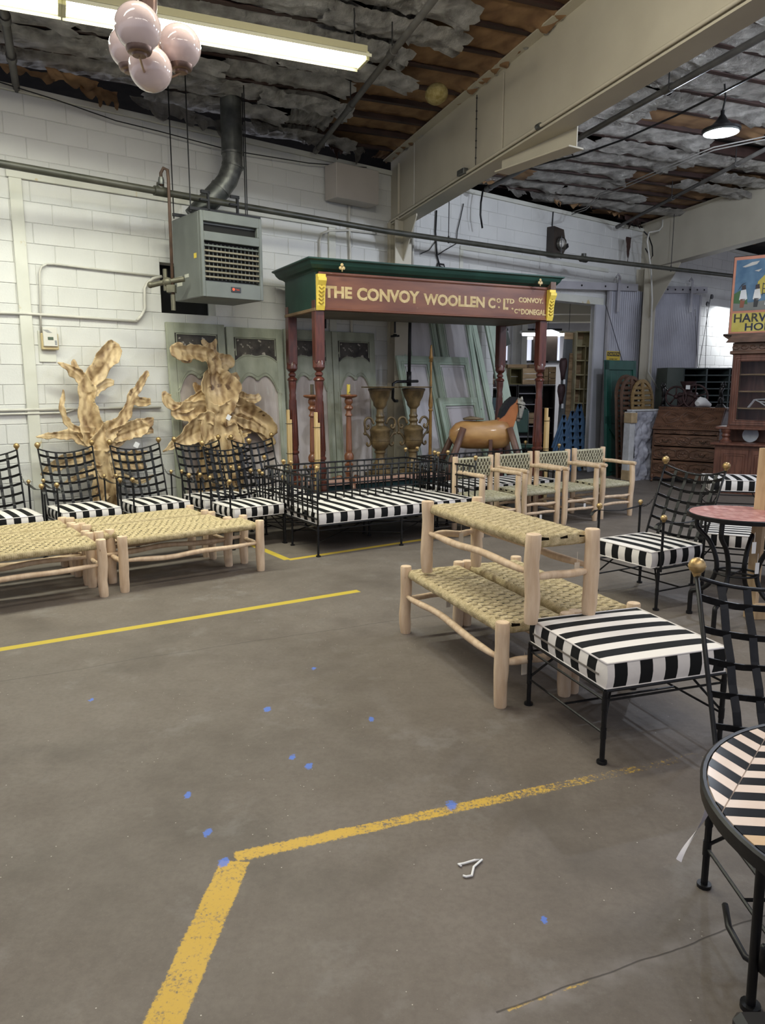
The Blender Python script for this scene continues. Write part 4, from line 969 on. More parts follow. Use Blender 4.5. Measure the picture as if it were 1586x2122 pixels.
# ---- hutch cabinet
def hutch():
    a = V((5.05, 11.35, 0)); d = V((.80, -.60, 0)).normalized(); r = thing('glazed_cabinet', 'reddish wood hutch with glazed upper doors at the right edge', 'cabinet', a, ang(d)); Wd = 1.45
    m = MB(); m.bbox((Wd/2, .27, .37), (Wd, .52, .70)); m.bbox((Wd/2, .24, .74), (Wd+.10, .62, .035), .008); m.bbox((Wd/2, .25, .03), (Wd+.04, .56, .06)); b_ = m.obj('base_cabinet', CHERRY, r)
    for x in (.10, .53, .96):
        m = MB(); m.bbox((x+.19, .0, .37), (.38, .02, .58)); dd = m.obj('door_panel', CHERRY, r); m = MB()
        for q in (.0, .03): 
            w_, z0, z1 = .30-q*2, .14+q, .60-q
            m.tube([(x+.04+q, -.012, z0), (x+.04+q, -.012, z1), (x+.04+q+w_, -.012, z1), (x+.04+q+w_, -.012, z0), (x+.04+q, -.012, z0)], .006, 5)
        m.obj('moulding', CHERRY, dd)
    for x in (.12, Wd-.12): m = MB(); m.lathe([(.085, .757), (.085, .78), (.06, .80), (.045, .83), (.065, .86), (.05, .89), (.07, .92), (.075, .955)], (x, .14, 0), 18); m.obj('turned_support', CHERRY, r, 40)
    m = MB(); m.bbox((Wd/2, .50, .855), (Wd-.06, .02, .20)); m.bbox((Wd/2, .30, .975), (Wd+.06, .44, .04), .008); m.obj('back_and_shelf', CHERRY, r)
    z0, z1 = .995, 2.06; y0 = .12; below = {c.name for c in kids(r)}
    m = MB(); 
    for x in (.03, Wd-.03): m.bbox((x, .30, (z0+z1)/2), (.05, .36, z1-z0))
    m.bbox((Wd/2, .47, (z0+z1)/2), (Wd, .02, z1-z0)); m.bbox((Wd/2, .30, z1+.02), (Wd, .38, .05)); m.bbox((Wd/2, .29, z0+.015), (Wd, .38, .03)); m.obj('upper_carcass', CHERRY, r)
    ply = mat('pale_inner_wood', (.30, .19, .09), (.40, .26, .13), rough=.6, scale=5)
    for z in (1.27, 1.52, 1.77): m = MB(); m.bbox((Wd/2, .32, z), (Wd-.1, .28, .02)); m.obj('shelf', ply, r)
    m = MB(); m.box((.062, .30, (z0+z1)/2), (.01, .33, z1-z0-.05)); m.obj('lining', ply, r)
    gl, tg, bg = nt('clear_glass'); bg.inputs['Base Color'].default_value = (.9, .92, .95, 1); bg.inputs['Transmission Weight'].default_value = 1; bg.inputs['Roughness'].default_value = .02; bg.inputs['IOR'].default_value = 1.2; bg.inputs['Specular IOR Level'].default_value = .4
    for x in (.02, .73):
        m = MB(); w_ = .70
        for a_, b__, c_, e_ in ((0, .10, z0+.02, z1), (w_-.10, w_, z0+.02, z1), (.10, w_-.10, z0+.02, z0+.10), (.10, w_-.10, z1-.10, z1)): m.bbox((x+(a_+b__)/2, .105, (c_+e_)/2), (b__-a_, .03, e_-c_), .006)
        dd = m.obj('glazed_door', CHERRY, r)
        m = MB(); m.box((x+w_/2, .11, (z0+z1)/2), (w_-.2, .004, z1-z0-.18)); m.obj('glass_pane', gl, dd)
        m = MB()
        for q in (.02, .05, .085): m.tube([(x+q, .088, z0+.02+q), (x+q, .088, z1-q), (x+w_-q, .088, z1-q), (x+w_-q, .088, z0+.02+q), (x+q, .088, z0+.02+q)], .007, 5)
        m.obj('moulding', CHERRY, dd)
    m = MB(); m.ball((.70, .075, 1.52), .016, 8); m.ball((.76, .075, 1.52), .016, 8); m.obj('door_knob', mat('glass_knob', (.4, .4, .42), rough=.15), r, True)
    m = MB(); m.bbox((Wd/2, .28, 2.09), (Wd+.06, .44, .05), .01); m.bbox((Wd/2, .28, 2.17), (Wd, .40, .12)); m.obj('frieze', WALNUT, r)
    m = MB()
    for k in range(12): m.tube([(.04+k*.12+.05*cos(t*.9)*(.4+.1*t), .075, 2.17+.03*sin(t*.9)*(.5+.1*t)) for t in range(8)], .010, 5)
    m.obj('carving', WALNUT, r, True)
    m = MB(); pr_ = [(0, 0), (-.03, .03), (-.05, .045), (-.09, .08), (-.14, .10), (-.14, .125), (0, .125)]
    m.prism([(-.14, .1), (0, 0), (Wd, 0), (Wd+.14, .1), (Wd+.14, .125), (-.14, .125)], .40, lambda p, q, h: V((p, h+.06, 2.235+q)))
    m.prism([(-.0, .10), (-.08, .0), (Wd+.0, 0), (Wd+.14, .10), (Wd+.14, .125), (-.14, .125)], .08, lambda p, q, h: V((p, -.04+h+.02, 2.235+q))); m.obj('cornice', WALNUT, r)
    for c in kids(r):
        if c.name not in below: c.location.x += .13          # the upper cabinet sits in from the left end of the base
    return r, a, d
HU, hua, hud = hutch(); hun = V((.6, .8, 0))
ip = thing('glass_plate', 'pale blue glass plate standing in the open shelf of the hutch', 'plate', hua+hud*.42+hun*.36+V((0, 0, .76)), ang(hud)); m = MB(); m.lathe([(.001, 0), (.10, .0), (.115, .012), (.001, .012)], (0, 0, .11), 20, Matrix.Rotation(pi/2-.15, 3, 'X')); m.obj('disc', mat('blue_white_glass', (.35, .40, .46), (.5, .54, .6), rough=.2, scale=8), ip, 40)
ii = thing('white_instrument', 'small white folded rack on a shelf inside the hutch', 'rack', hua+hud*.46+hun*.30+V((0, 0, 1.282)), ang(hud)); m = MB(); m.tube([(-.10, 0, .0), (-.02, 0, .12), (.05, 0, .09), (.17, 0, .08)], .009, 6); m.tube([(-.09, .04, .0), (-.01, .04, .12), (.17, .04, .13)], .009, 6); m.tube([(.05, 0, .09), (.17, .0, .01)], .008, 6); m.obj('wire_frame', TAGW, ii)
# ---- painted HARVEST HOME sign on the hutch
def harvest():
    a = hua+hud*.03+hun*.16+V((0, 0, 2.362)); r = thing('painted_pub_sign', 'painted sign reading HARVEST HOME standing on the hutch', 'sign', a, ang(hud)); r.rotation_euler = (-.03, 0, ang(hud)); w_, h_ = .84, 1.12
    m = MB(); m.bbox((w_/2, .03, h_/2), (w_, .05, h_), .004); m.obj('black_board', IRON, r)
    def flat(poly, col, y, name='painted_shape', par=None, c2=None):
        m = MB(); m.prism(poly, .0015, lambda p, q, h: V((p*w_, .004-y-h, q*h_))); return m.obj(name, mat('paint', col, c2 or tuple(c*1.25 for c in col), rough=.6, scale=5), par or r)
    bd = flat([(.01, .01), (.99, .01), (.99, .99), (.01, .99)], (.42, .17, .10), 0, 'pink_border')
    sk = flat([(.05, .30), (.95, .30), (.95, .95), (.05, .95)], (.04, .10, .17), .002, 'painted_scene', None, (.09, .17, .24))
    flat([(.05, .30), (.95, .30), (.95, .40), (.60, .42), (.30, .40), (.05, .43)], (.14, .14, .12), .004, par=sk); flat([(.05, .40), (.28, .38), (.26, .52), (.14, .56), (.05, .52)], (.04, .10, .03), .005, par=sk)
    flat([(.40, .50), (.42, .66), (.52, .74), (.66, .80), (.80, .90), (.93, .84), (.95, .50)], (.46, .35, .04), .006, par=sk, c2=(.36, .30, .05))
    flat([(.15, .86), (.30, .91), (.42, .92), (.38, .88), (.2, .85)], (.40, .38, .33), .006, par=sk); flat([(.35, .80), (.47, .82), (.42, .785)], (.40, .38, .33), .006, par=sk)
    for z in (.50, .56, .62): flat([(.50, z), (.93, z), (.93, z+.012), (.50, z+.012)], (.03, .03, .03), .008, par=sk)
    for x in (.50, .58, .66): flat([(x, .48), (x+.012, .48), (x+.012, .64), (x, .64)], (.03, .03, .03), .008, par=sk)
    flat([(.60, .66), (.62, .74), (.65, .82), (.69, .83), (.71, .75), (.74, .67), (.68, .64)], (.55, .52, .45), .010, par=sk); flat([(.63, .80), (.64, .87), (.68, .88), (.70, .82), (.66, .79)], (.03, .025, .02), .011, par=sk)
    for x, top_, leg in ((.14, (.50, .50, .48), (.18, .06, .03)), (.36, (.55, .53, .48), (.02, .02, .02))):
        flat([(x, .44), (x+.02, .56), (x+.10, .57), (x+.13, .45), (x+.08, .42)], top_, .009, par=sk); flat([(x+.02, .34), (x+.02, .45), (x+.10, .45), (x+.08, .34)], leg, .009, par=sk)
        flat([(x+.03, .57), (x+.03, .62), (x+.09, .63), (x+.10, .57)], (.03, .02, .02), .010, par=sk)
    flat([(.10, .55), (.17, .64), (.24, .66), (.17, .625)], (.02, .02, .02), .011, par=sk)
    flat([(.55, .36), (.57, .48), (.62, .55), (.70, .60), (.72, .68), (.78, .64), (.80, .50), (.84, .36), (.80, .36), (.77, .47), (.66, .47), (.60, .36)], (.50, .49, .46), .011, par=sk); flat([(.80, .40), (.82, .58), (.90, .58), (.92, .40)], (.42, .36, .26), .012, par=sk)
    yl = flat([(.05, .03), (.95, .03), (.95, .27), (.05, .27)], (.42, .33, .05), .002, 'yellow_band', None, (.50, .42, .09))
    blue = mat('sign_blue', (.01, .02, .06), rough=.6)
    text('HARVEST', .84*w_, .115*h_, blue, yl, (.08*w_, .0015, .148*h_), UP, bold=.025); text('HOME', .56*w_, .10*h_, blue, yl, (.27*w_, .0015, .038*h_), UP, bold=.025)
harvest()

# ================================================================ PAINTED DOORS LEANING ON THE WALL
SAGE = mat('sage_green_paint', (.27, .29, .215), (.44, .46, .36), rough=.7, scale=4, stretch=(1, 1, .5), bump=.15, bscale=40, speck=((.30, .28, .20), 12, .70))
MINT = mat('mint_green_paint', (.30, .38, .30), (.46, .54, .44), rough=.7, scale=3, stretch=(1, 1, .5), bump=.15, bscale=40, speck=((.14, .10, .06), 14, .72))
PINKP = mat('faded_pink_grey_paint', (.40, .345, .315), (.64, .58, .55), rough=.75, scale=2.2, stretch=(2.2, 1, .5), bump=.12, bscale=40, speck=((.52, .50, .46), 7, .66))
PALEP = mat('pale_lilac_paint', (.42, .40, .41), (.64, .62, .63), rough=.75, scale=2.2, stretch=(2.2, 1, .5), bump=.12, bscale=40, speck=((.26, .20, .16), 9, .70))
SCRAP = mat('scraped_dark_panel', (.035, .030, .028), (.10, .09, .075), rough=.7, scale=6, speck=((.42, .38, .32), 11, .60))
def arch_curve(x0, x1, zb, hh, n=28):
    pts = []
    for k in range(n+1):
        u = k/n; x = x0+(x1-x0)*u; w = abs(u-.5)*2           # 0 centre, 1 edge
        if w < .38: z = hh*(.80+.20*sin(max(0, w-.05)/.33*pi/2))
        elif w < .95: z = hh*max(0, cos((w-.38)/.57*pi/2))**.75
        else: z = 0
        pts.append((x, zb+z))
    return pts
def boiserie(label, t0, t1, h, off0, off1, green=SAGE, pale=PINKP, simple=False, group=None, z1=None, tilt=0.0):
    w = (t1-t0); lean = math.atan2(off0-off1, h); r = thing('painted_door', label, 'door', W(t0, off0, 0), TH, group); r.rotation_euler = (-lean, tilt, TH)
    s = .095
    m = MB(); m.box((w/2, .0, h/2), (w-.04, .012, h-.04)); m.obj('field_panel', pale, r)
    m = MB(); m.bbox((s/2, 0, h/2), (s, .045, h), .004); m.obj('stile', green, r)
    m = MB(); m.bbox((w-s/2, 0, h/2), (s, .045, h), .004); m.obj('stile', green, r)
    m = MB(); m.bbox((w/2, 0, h-.06), (w-2*s, .045, .12)); m.obj('top_rail', green, r)
    m = MB(); m.bbox((w/2, 0, .12), (w-2*s, .045, .24)); m.obj('bottom_rail', green, r)
    if not simple:
        zt = h-.12; zp = h-.37
        m = MB(); m.box((w/2, -.008, (zt+zp)/2), (w-2*s, .012, zt-zp+.06)); m.obj('upper_panel', SCRAP, r)
        cu = arch_curve(s, w-s, h-.80, .22); c2 = arch_curve(s, w-s, zp-.03, .075)
        m = MB(); poly = [(w-s, zp-.02), (s, zp-.02)]
        vs = []; n = len(cu)
        for (x, z), (x2, z2) in zip(cu, c2): vs += [(x, -.0225, z), (x2, -.0225, z2), (x2, .02, z2), (x, .02, z)]
        m.add(vs, [(4*i+j, 4*i+(j+1) % 4, 4*i+4+(j+1) % 4, 4*i+4+j) for i in range(n-1) for j in range(4)]); m.obj('serpentine_rail', green, r)
        m = MB(); m.tube([(x, -.026, z) for x, z in cu], .009, 6); m.tube([(x, -.026, z+.035) for x, z in cu], .005, 5); m.tube([(x, -.026, z-.012) for x, z in c2], .006, 6)
        zb = cu[0][1]; 
        for q, rr_ in ((.008, .008), (-.03, .005)):
            m.tube([(s-.0+q, -.026, zb), (s+q, -.026, .25), (w-s-q, -.026, .25), (w-s-q, -.026, zb)], rr_, 5)
        m.tube([(s+.02, -.02, zp+.03), (s+.02, -.02, zt-.01), (w-s-.02, -.02, zt-.01), (w-s-.02, -.02, zp+.03)], .008, 5)
        m.obj('moulding', green, r)
        m = MB(); m.ball((w/2, -.03, cu[len(cu)//2][1]), .022, 8, (1.6, .6, 1)); m.obj('carved_shell', green, r, True)
    else:
        m = MB()
        for q, rr_ in ((.0, .012), (.035, .006), (-.035, .006)): m.tube([(s+q, -.024, .24+q), (s+q, -.024, h-.12-q), (w-s-q, -.024, h-.12-q), (w-s-q, -.024, .24+q), (s+q, -.024, .24+q)], rr_, 5)
        m.obj('moulding', green, r)
    return r
def tof(px, py, off=.1): return wl(px, py, off)[0]
GP = 'sage green panelled doors'
boiserie('leftmost sage panelled door, half hidden behind the spreading root sculpture', tof(347, 662), tof(468, 672), 2.34, .17, .035)
boiserie('second sage panelled door from the left, pink field beside the root sculpture', tof(472, 672), tof(588, 682), 2.32, .17, .035)
boiserie('third sage panelled door, standing behind the left posts of the canopy', tof(592, 680), tof(690, 684), 2.33, .17, .035)
boiserie('fourth sage panelled door, right of the canopy posts behind the candle stand', tof(691.5, 684), tof(780, 690), 2.33, .17, .035)
boiserie('tall mint green panel leaning just right of the cream column', tof(838, 690, .3), tof(912, 690, .3), 2.95, .80, .07, MINT, PALEP, True)
boiserie('tall mint green panel with pale field, second right of the cream column', tof(917, 690, .3), tof(986, 690, .3), 2.95, .80, .07, MINT, PALEP, True)
boiserie('shorter mint panel in front of the first tall one by the column', tof(838, 717, .5)-.02, tof(907, 720, .5), 2.10, .92, .32, MINT, PALEP, True)
boiserie('shorter mint panel in front of the second tall one by the column', tof(911, 722, .5), tof(985, 724, .5), 2.10, .92, .32, MINT, PALEP, True)
boiserie('low mint panel with brown-edged pale field behind the toy horse', tof(920, 816, .7), tof(1000, 820, .7), 1.50, 1.02, .55, MINT, mat('brown_edged_pale', (.20, .10, .05), (.46, .43, .44), rough=.75, scale=1.8, r0=.42, r1=.5), True)
for a, b_, o0, lab in ((988, 997, .85, 'narrow mint plank edge standing behind the second tall panel'), (1008, 1025, .95, 'mint panel seen nearly edge-on left of the doorway')):
    t_ = tof(a, 700, .2); r = thing('painted_door', lab, 'door', W(t_, o0, 0), TH-1.0); r.rotation_euler = (-.26, -.10, TH-.25); m = MB(); wd_ = .10 if a < 1000 else .20
    m.bbox((wd_/2, 0, 1.42), (wd_, .05, 2.84), .005); m.bbox((wd_/2-.01, -.02, 1.42), (wd_*.4, .03, 2.7)); m.obj('edge_stile', MINT, r)

# ================================================================ ROOT SCULPTURES
def root_mat():
    m, t, b = nt('polished_root_wood'); L = t.links.new; tc = nd(t, 'ShaderNodeTexCoord')
    n = nd(t, 'ShaderNodeTexNoise', i_Scale=3.6, i_Detail=6., i_Distortion=1.6); L(tc.outputs['Object'], n.inputs['Vector'])
    w = nd(t, 'ShaderNodeTexWave', i_Scale=3.5, i_Distortion=9., i_Detail=3., i_Detail_Scale=1.2); L(tc.outputs['Object'], w.inputs['Vector'])
    mx = nd(t, 'ShaderNodeMix', i_0=.16); L(n.outputs['Fac'], mx.inputs[2]); L(w.outputs['Fac'], mx.inputs[3])
    cr = nd(t, 'ShaderNodeValToRGB'); L(mx.outputs[0], cr.inputs[0]); e = cr.color_ramp.elements; e[0].position = .30; e[0].color = (.19, .11, .05, 1); e[1].position = .60; e[1].color = (.60, .45, .25, 1); x = e.new(.44); x.color = (.40, .275, .14, 1)
    n2 = nd(t, 'ShaderNodeTexNoise', i_Scale=9., i_Detail=5.); L(tc.outputs['Object'], n2.inputs['Vector']); r2 = nd(t, 'ShaderNodeValToRGB'); L(n2.outputs['Fac'], r2.inputs[0]); r2.color_ramp.elements[0].position = .64; r2.color_ramp.elements[1].position = .72
    m2 = nd(t, 'ShaderNodeMix', data_type='RGBA'); L(r2.outputs[0], m2.inputs[0]); L(cr.outputs[0], m2.inputs[6]); m2.inputs[7].default_value = (.12, .065, .03, 1); L(m2.outputs[2], b.inputs['Base Color'])
    b.inputs['Roughness'].default_value = .42; b.inputs['Specular IOR Level'].default_value = .4
    w2 = nd(t, 'ShaderNodeTexWave', i_Scale=5., i_Distortion=7., i_Detail=4.); L(tc.outputs['Object'], w2.inputs['Vector'])
    bp = nd(t, 'ShaderNodeBump', i_Strength=.05, i_Distance=.02); L(w2.outputs['Fac'], bp.inputs['Height']); L(bp.outputs[0], b.inputs['Normal']); return m
ROOT = root_mat()
def ruffle(mb, path, seed, thick=.030, cup=.55, ruf=.30):
    """path of (px, py, width px, offset from the wall): a cupped, ruffled ribbon with real thickness"""
    pts = []
    for x, y, w, off in path:
        off = off*.5+.02; t, z = wl(x, y, off); mpp = (wl(x+5, y, off)[0]-t)/5.3; pts.append((t, -off, z, w*mpp*.5*1.04))
    pts = catmull(pts, 9); m = len(pts); NU = 9; vs = []; dist = 0
    for i, p in enumerate(pts):
        c = V(p[:3]); a = V(pts[max(i-1, 0)][:3]); b_ = V(pts[min(i+1, m-1)][:3]); d = (b_-a).normalized(); dist += (c-a).length/ (2 if 0 < i < m-1 else 1)
        s = d.cross(V((0, 1, 0))).normalized(); nn = s.cross(d); hw = max(p[3], .006)
        tk = thick*min(1, .45+hw/.09)
        for side in (1, -1):
            for k in range(NU):
                u = -1+2*k/(NU-1); u = u*side
                ruf_ = ruf*min(1, .05/hw)
                rf = 1+ruf_*noise.noise(V((dist*13, seed+(3 if u > 0 else 8), 0)))*abs(u)**2*2.2+ruf_*.7*noise.noise(V((dist*31, seed+(5 if u > 0 else 11), 0)))*abs(u)**2*2
                q = c+s*(hw*u*rf)
                fold = cup*hw*(abs(u)**2.0)+.35*hw*noise.noise(V((dist*7, u*1.3, seed)))+.28*min(hw, .035)*abs(u)**3*sin(dist*48+seed+(2 if u > 0 else 0))+.010*max(0, 1-abs(u)*5)
                q = q - nn*(0)+V((0, -1, 0))*fold
                q += V((0, -1, 0))*side*(tk/2)*sqrt(max(0, 1-u*u*.85))
                vs.append(q)
    n = 2*NU; fs = [(i*n+k, i*n+(k+1) % n, (i+1)*n+(k+1) % n, (i+1)*n+k) for i in range(m-1) for k in range(n)]
    fs += [tuple(range(n))[::-1], tuple(range((m-1)*n, m*n))]; mb.add(vs, fs)
def sculpture(label, paths, knots):
    r = link('root_sculpture', None, None); r.location = W(0); r.rotation_euler = (0, 0, TH)
    mb = MB()
    for i, p in enumerate(paths): ruffle(mb, p, i*2.37)
    for x, y, w, off in knots:
        off = off*.5+.02; t, z = wl(x, y, off); mb.ball((t, -off, z), w*.003, 10)
    o = mb.obj('root_tmp', ROOT)
    bpy.data.objects.remove(r)
    md = o.modifiers.new('r', 'REMESH'); md.mode = 'VOXEL'; md.voxel_size = .009
    sm_ = o.modifiers.new('s', 'SMOOTH'); sm_.factor = .5; sm_.iterations = 2
    dg = bpy.context.evaluated_depsgraph_get(); me = bpy.data.meshes.new_from_object(o.evaluated_get(dg)); bpy.data.objects.remove(o)
    for p in me.polygons: p.use_smooth = True
    r = thing('root_sculpture', label, 'sculpture', W(0), TH)
    if not me.materials: me.materials.append(ROOT)
    zmin = min(v.co.z for v in me.vertices)
    c = link('carved_root', me, r); c.location.z = 0
    return r
Ff = .36
ra = sculpture('tall carved golden root sculpture with spreading arms on the left', [
 [(230, 1128, 70, .34), (224, 1080, 62, .38), (216, 1030, 56, .40), (210, 990, 46, .40), (204, 940, 40, .38), (192, 900, 52, .36), (183, 864, 46, .34), (178, 825, 40, .33), (181, 796, 36, .32), (204, 766, 40, .30), (221, 738, 46, .28), (234, 716, 34, .26), (238, 708, 14, .25)],
 [(182, 815, 34, .33), (168, 785, 26, .35), (150, 768, 20, .38), (134, 758, 14, .41), (119, 751, 5, .44)],
 [(165, 790, 20, .34), (159, 768, 16, .32), (154, 750, 14, .30), (153, 744, 5, .30)],
 [(186, 812, 24, .33), (206, 800, 24, .30), (224, 792, 18, .27), (236, 794, 12, .25)],
 [(190, 905, 40, .36), (160, 893, 22, .38), (140, 878, 18, .40), (129, 858, 16, .42), (125, 842, 14, .42), (131, 824, 10, .40), (131, 806, 3, .40)],
 [(180, 912, 34, .36), (150, 903, 20, .38), (118, 902, 16, .42), (92, 904, 12, .46), (74, 906, 4, .48)],
 [(200, 925, 44, .37), (222, 895, 36, .33), (243, 878, 30, .30), (258, 858, 24, .28), (266, 838, 20, .27), (274, 818, 18, .27), (290, 798, 18, .26), (302, 778, 14, .25), (306, 768, 5, .25)],
 [(276, 826, 16, .27), (292, 832, 18, .25), (312, 832, 11, .23)],
 [(232, 905, 30, .33), (262, 893, 36, .30), (288, 884, 36, .27), (308, 874, 20, .25), (318, 866, 6, .24)],
 [(280, 888, 26, .28), (300, 893, 26, .26), (318, 894, 10, .25)],
 [(222, 928, 18, .34), (245, 917, 15, .33), (262, 906, 9, .33)],
 [(215, 950, 22, .38), (250, 944, 22, .32), (285, 942, 18, .28), (306, 936, 7, .26)],
 [(215, 972, 20, .38), (255, 966, 18, .32), (290, 966, 22, .28), (303, 972, 8, .27)],
 [(204, 950, 34, .38), (170, 945, 28, .38), (135, 955, 28, .40), (105, 970, 22, .42), (84, 984, 7, .44)],
 [(208, 975, 26, .40), (180, 975, 20, .44), (155, 990, 14, .48), (132, 1002, 6, .50)],
 [(222, 1000, 20, .42), (252, 985, 16, .38), (285, 998, 12, .36), (318, 985, 5, .34)],
 [(215, 1020, 30, .42), (195, 1060, 26, .50), (180, 1080, 12, .55)]],
 [(206, 876, 10, .33), (200, 965, 12, .35)])
rb = sculpture('broad carved pale root sculpture in front of the first sage door', [
 [(444, 775, 26, .40), (441, 755, 32, .40), (428, 738, 30, .42), (402, 730, 30, .46), (376, 729, 34, .52), (360, 724, 26, .56), (352, 719, 8, .58)],
 [(385, 735, 22, .50), (381, 748, 16, .50), (380, 752, 6, .50)],
 [(440, 755, 26, .40), (438, 728, 26, .38), (444, 712, 16, .36), (448, 702, 6, .35)],
 [(436, 728, 16, .38), (424, 712, 14, .37), (418, 704, 6, .37)],
 [(443, 758, 30, .40), (462, 750, 34, .38), (476, 754, 30, .36), (481, 762, 10, .35)],
 [(462, 764, 22, .38), (470, 772, 12, .36)],
 [(442, 765, 40, .42), (444, 785, 74, .44), (448, 810, 82, .46), (450, 835, 66, .47), (446, 860, 44, .46), (442, 882, 62, .46), (450, 905, 88, .47), (452, 940, 76, .46), (450, 980, 66, .46), (450, 1030, 60, .46), (450, 1098, 64, .44)],
 [(465, 800, 34, .44), (480, 788, 26, .41), (494, 778, 10, .38)],
 [(470, 815, 44, .44), (492, 825, 30, .42), (514, 826, 18, .40), (530, 826, 18, .38), (538, 818, 8, .37)],
 [(438, 812, 30, .44), (418, 815, 22, .44), (402, 826, 18, .45), (388, 842, 24, .47), (368, 842, 24, .50), (350, 834, 22, .54), (342, 820, 18, .57), (340, 810, 6, .58)],
 [(418, 816, 16, .43), (406, 802, 14, .42), (403, 792, 5, .41)],
 [(446, 862, 44, .46), (420, 850, 40, .46), (395, 852, 40, .48), (372, 856, 32, .52), (354, 856, 12, .56)],
 [(440, 885, 50, .46), (415, 885, 52, .47), (390, 900, 40, .50), (370, 915, 22, .53), (350, 928, 12, .57), (337, 936, 5, .60)],
 [(455, 862, 44, .46), (482, 852, 50, .44), (510, 862, 46, .41), (538, 876, 40, .39), (556, 890, 34, .37), (566, 904, 18, .36)],
 [(470, 885, 50, .46), (496, 888, 40, .44), (520, 886, 22, .42), (528, 894, 10, .41)],
 [(432, 900, 40, .47), (424, 940, 32, .50), (420, 990, 28, .54), (418, 1060, 26, .58)],
 [(478, 895, 40, .46), (488, 930, 34, .46), (486, 980, 30, .50), (490, 1050, 28, .56)],
 [(480, 870, 30, .42), (520, 878, 22, .40), (545, 900, 20, .38), (558, 915, 22, .37), (562, 925, 10, .36)]],
 [(440, 842, 9, .44), (440, 862, 12, .42)])
for lab, x, y, off in (('paper price tag stuck on the broad root sculpture', 474, 865, .38), ('white paper tag hanging at the right of the tall root', 283, 922, .24)):
    t_, z = wl(x, y, off); o = MB().box((0, 0, 0), (.055, .003, .06)).obj('price_tag', TAGW); o.location = W(t_, off, z); o.rotation_euler = (.1, .5, TH); tag(o, lab, 'tag')

# ================================================================ CANOPY
cA = V((-.712, 8.538, 0)); cB = V((2.142, 9.967, 0)); cd_ = (cB-cA).normalized(); cn = V((-cd_.y, cd_.x, 0)); CL = (cB-cA).length; CDp = 1.0
cz0, cz1 = 2.44, 2.905
cv_ = thing('market_canopy', 'painted shop canopy lettered THE CONVOY WOOLLEN on four turned red posts', 'canopy', cA, ang(cd_))
BOARD = mat('red_brown_signboard', (.115, .035, .018), (.19, .066, .030), rough=.42, scale=3, stretch=(.6, 3, 3), bump=.05, speck=((.32, .20, .11), 18, .73))
CGRN = mat('deep_green_paint', (.006, .035, .024), (.010, .050, .034), rough=.5, scale=4, speck=((.10, .10, .06), 30, .74))
GOLD = mat('faded_gold_letter', (.46, .33, .14), (.60, .46, .24), rough=.6, scale=14, speck=((.20, .08, .04), 40, .66))
YEL = mat('yellow_gloss_paint', (.72, .52, .06), (.80, .60, .10), rough=.4, scale=6)
m = MB(); m.bbox((CL/2, -.01, (cz0+cz1)/2-.02), (CL, .025, cz1-cz0-.06)); m.obj('front_board', BOARD, cv_)
m = MB(); 
for z in (cz1-.085, cz1-.075): m.bbox((CL/2, -.026, z), (CL-.1, .012, .006))
m.tube([(0.04, -.026, cz0+.012), (CL-.03, -.026, cz0+.012)], .012, 6); m.obj('front_moulding', BOARD, cv_)
for x, nm in ((-.02, 'left'), (CL+.02, 'right')):
    m = MB(); m.bbox((x, CDp/2, (cz0+cz1)/2-.01), (.025, CDp, cz1-cz0-.02)); m.obj('end_board', CGRN, cv_)
    m = MB(); m.bbox((x, CDp/2, cz0+.01), (.05, CDp, .035)); m.obj('end_sill', mat('bare_wood_edge', (.16, .10, .05), (.24, .16, .09), rough=.7, scale=8), cv_)
m = MB(); m.bbox((CL/2, CDp, (cz0+cz1)/2), (CL, .025, cz1-cz0)); m.obj('back_board', CGRN, cv_)
m = MB(); m.bbox((CL/2, CDp/2, cz0+.005), (CL-.05, CDp-.04, .02)); m.obj('ceiling_board', mat('dull_brown_board', (.085, .070, .050), (.13, .11, .08), rough=.6, scale=3), cv_)
prof = [(.0, -.075), (.0, -.035), (-.02, -.015), (-.055, .0), (-.085, .035), (-.10, .07), (-.125, .085), (-.125, .10), (.03, .10), (.03, -.075)]
m = MB(); z = cz1-.02
# cornice mitred round front and ends
ring = []
for a, b_ in prof:
    e = -a; ring.append([(-.03-e, CDp+e if 1 else 0, z+b_), (-.03-e, -e, z+b_), (CL+.03+e, -e, z+b_), (CL+.03+e, CDp+e, z+b_)])
vs = [q for rr_ in ring for q in rr_]; n = len(prof)
m.add(vs, [((i*4+j), (i*4+j+1), (((i+1) % n)*4+j+1), (((i+1) % n)*4+j)) for i in range(n) for j in range(3)]+[tuple(i*4 for i in range(n))[::-1], tuple(i*4+3 for i in range(n))])
m.obj('cornice', CGRN, cv_)
m = MB(); m.bbox((CL/2, CDp/2, z+.095), (CL+.2, CDp+.2, .012)); m.obj('roof_board', CGRN, cv_)
def lp(px, py, y=-.024):
    p = atp(px, py, cA, cd_); return (p-V((cA.x, cA.y, 0))).dot(cd_), p.z
def sgn(body, x0, y0, x1, y1, x2=None):          # top-left and bottom-right pixels
    u0, zt = lp(x0, y0); _, zb = lp(x0, y1 if x2 is None else x2); u1, _ = lp(x1, y0)
    text(body, u1-u0, zt-zb, GOLD, cv_, (u0, -.0235, zb), UP, bold=.042, depth=.004)
sgn('THE', 670, 592, 728, 0, 617); sgn('CONVOY', 738, 596, 868, 0, 623); sgn('WOOLLEN', 876, 608, 1003, 0, 632)
sgn('C', 1010, 617, 1025, 0, 639); sgn('O', 1027, 618, 1036, 0, 628); sgn('.', 1030, 635, 1034, 0, 639); sgn('L', 1041, 619, 1052, 0, 642); sgn('TD', 1046, 619, 1064, 0, 629); sgn('.', 1058, 638, 1062, 0, 642)
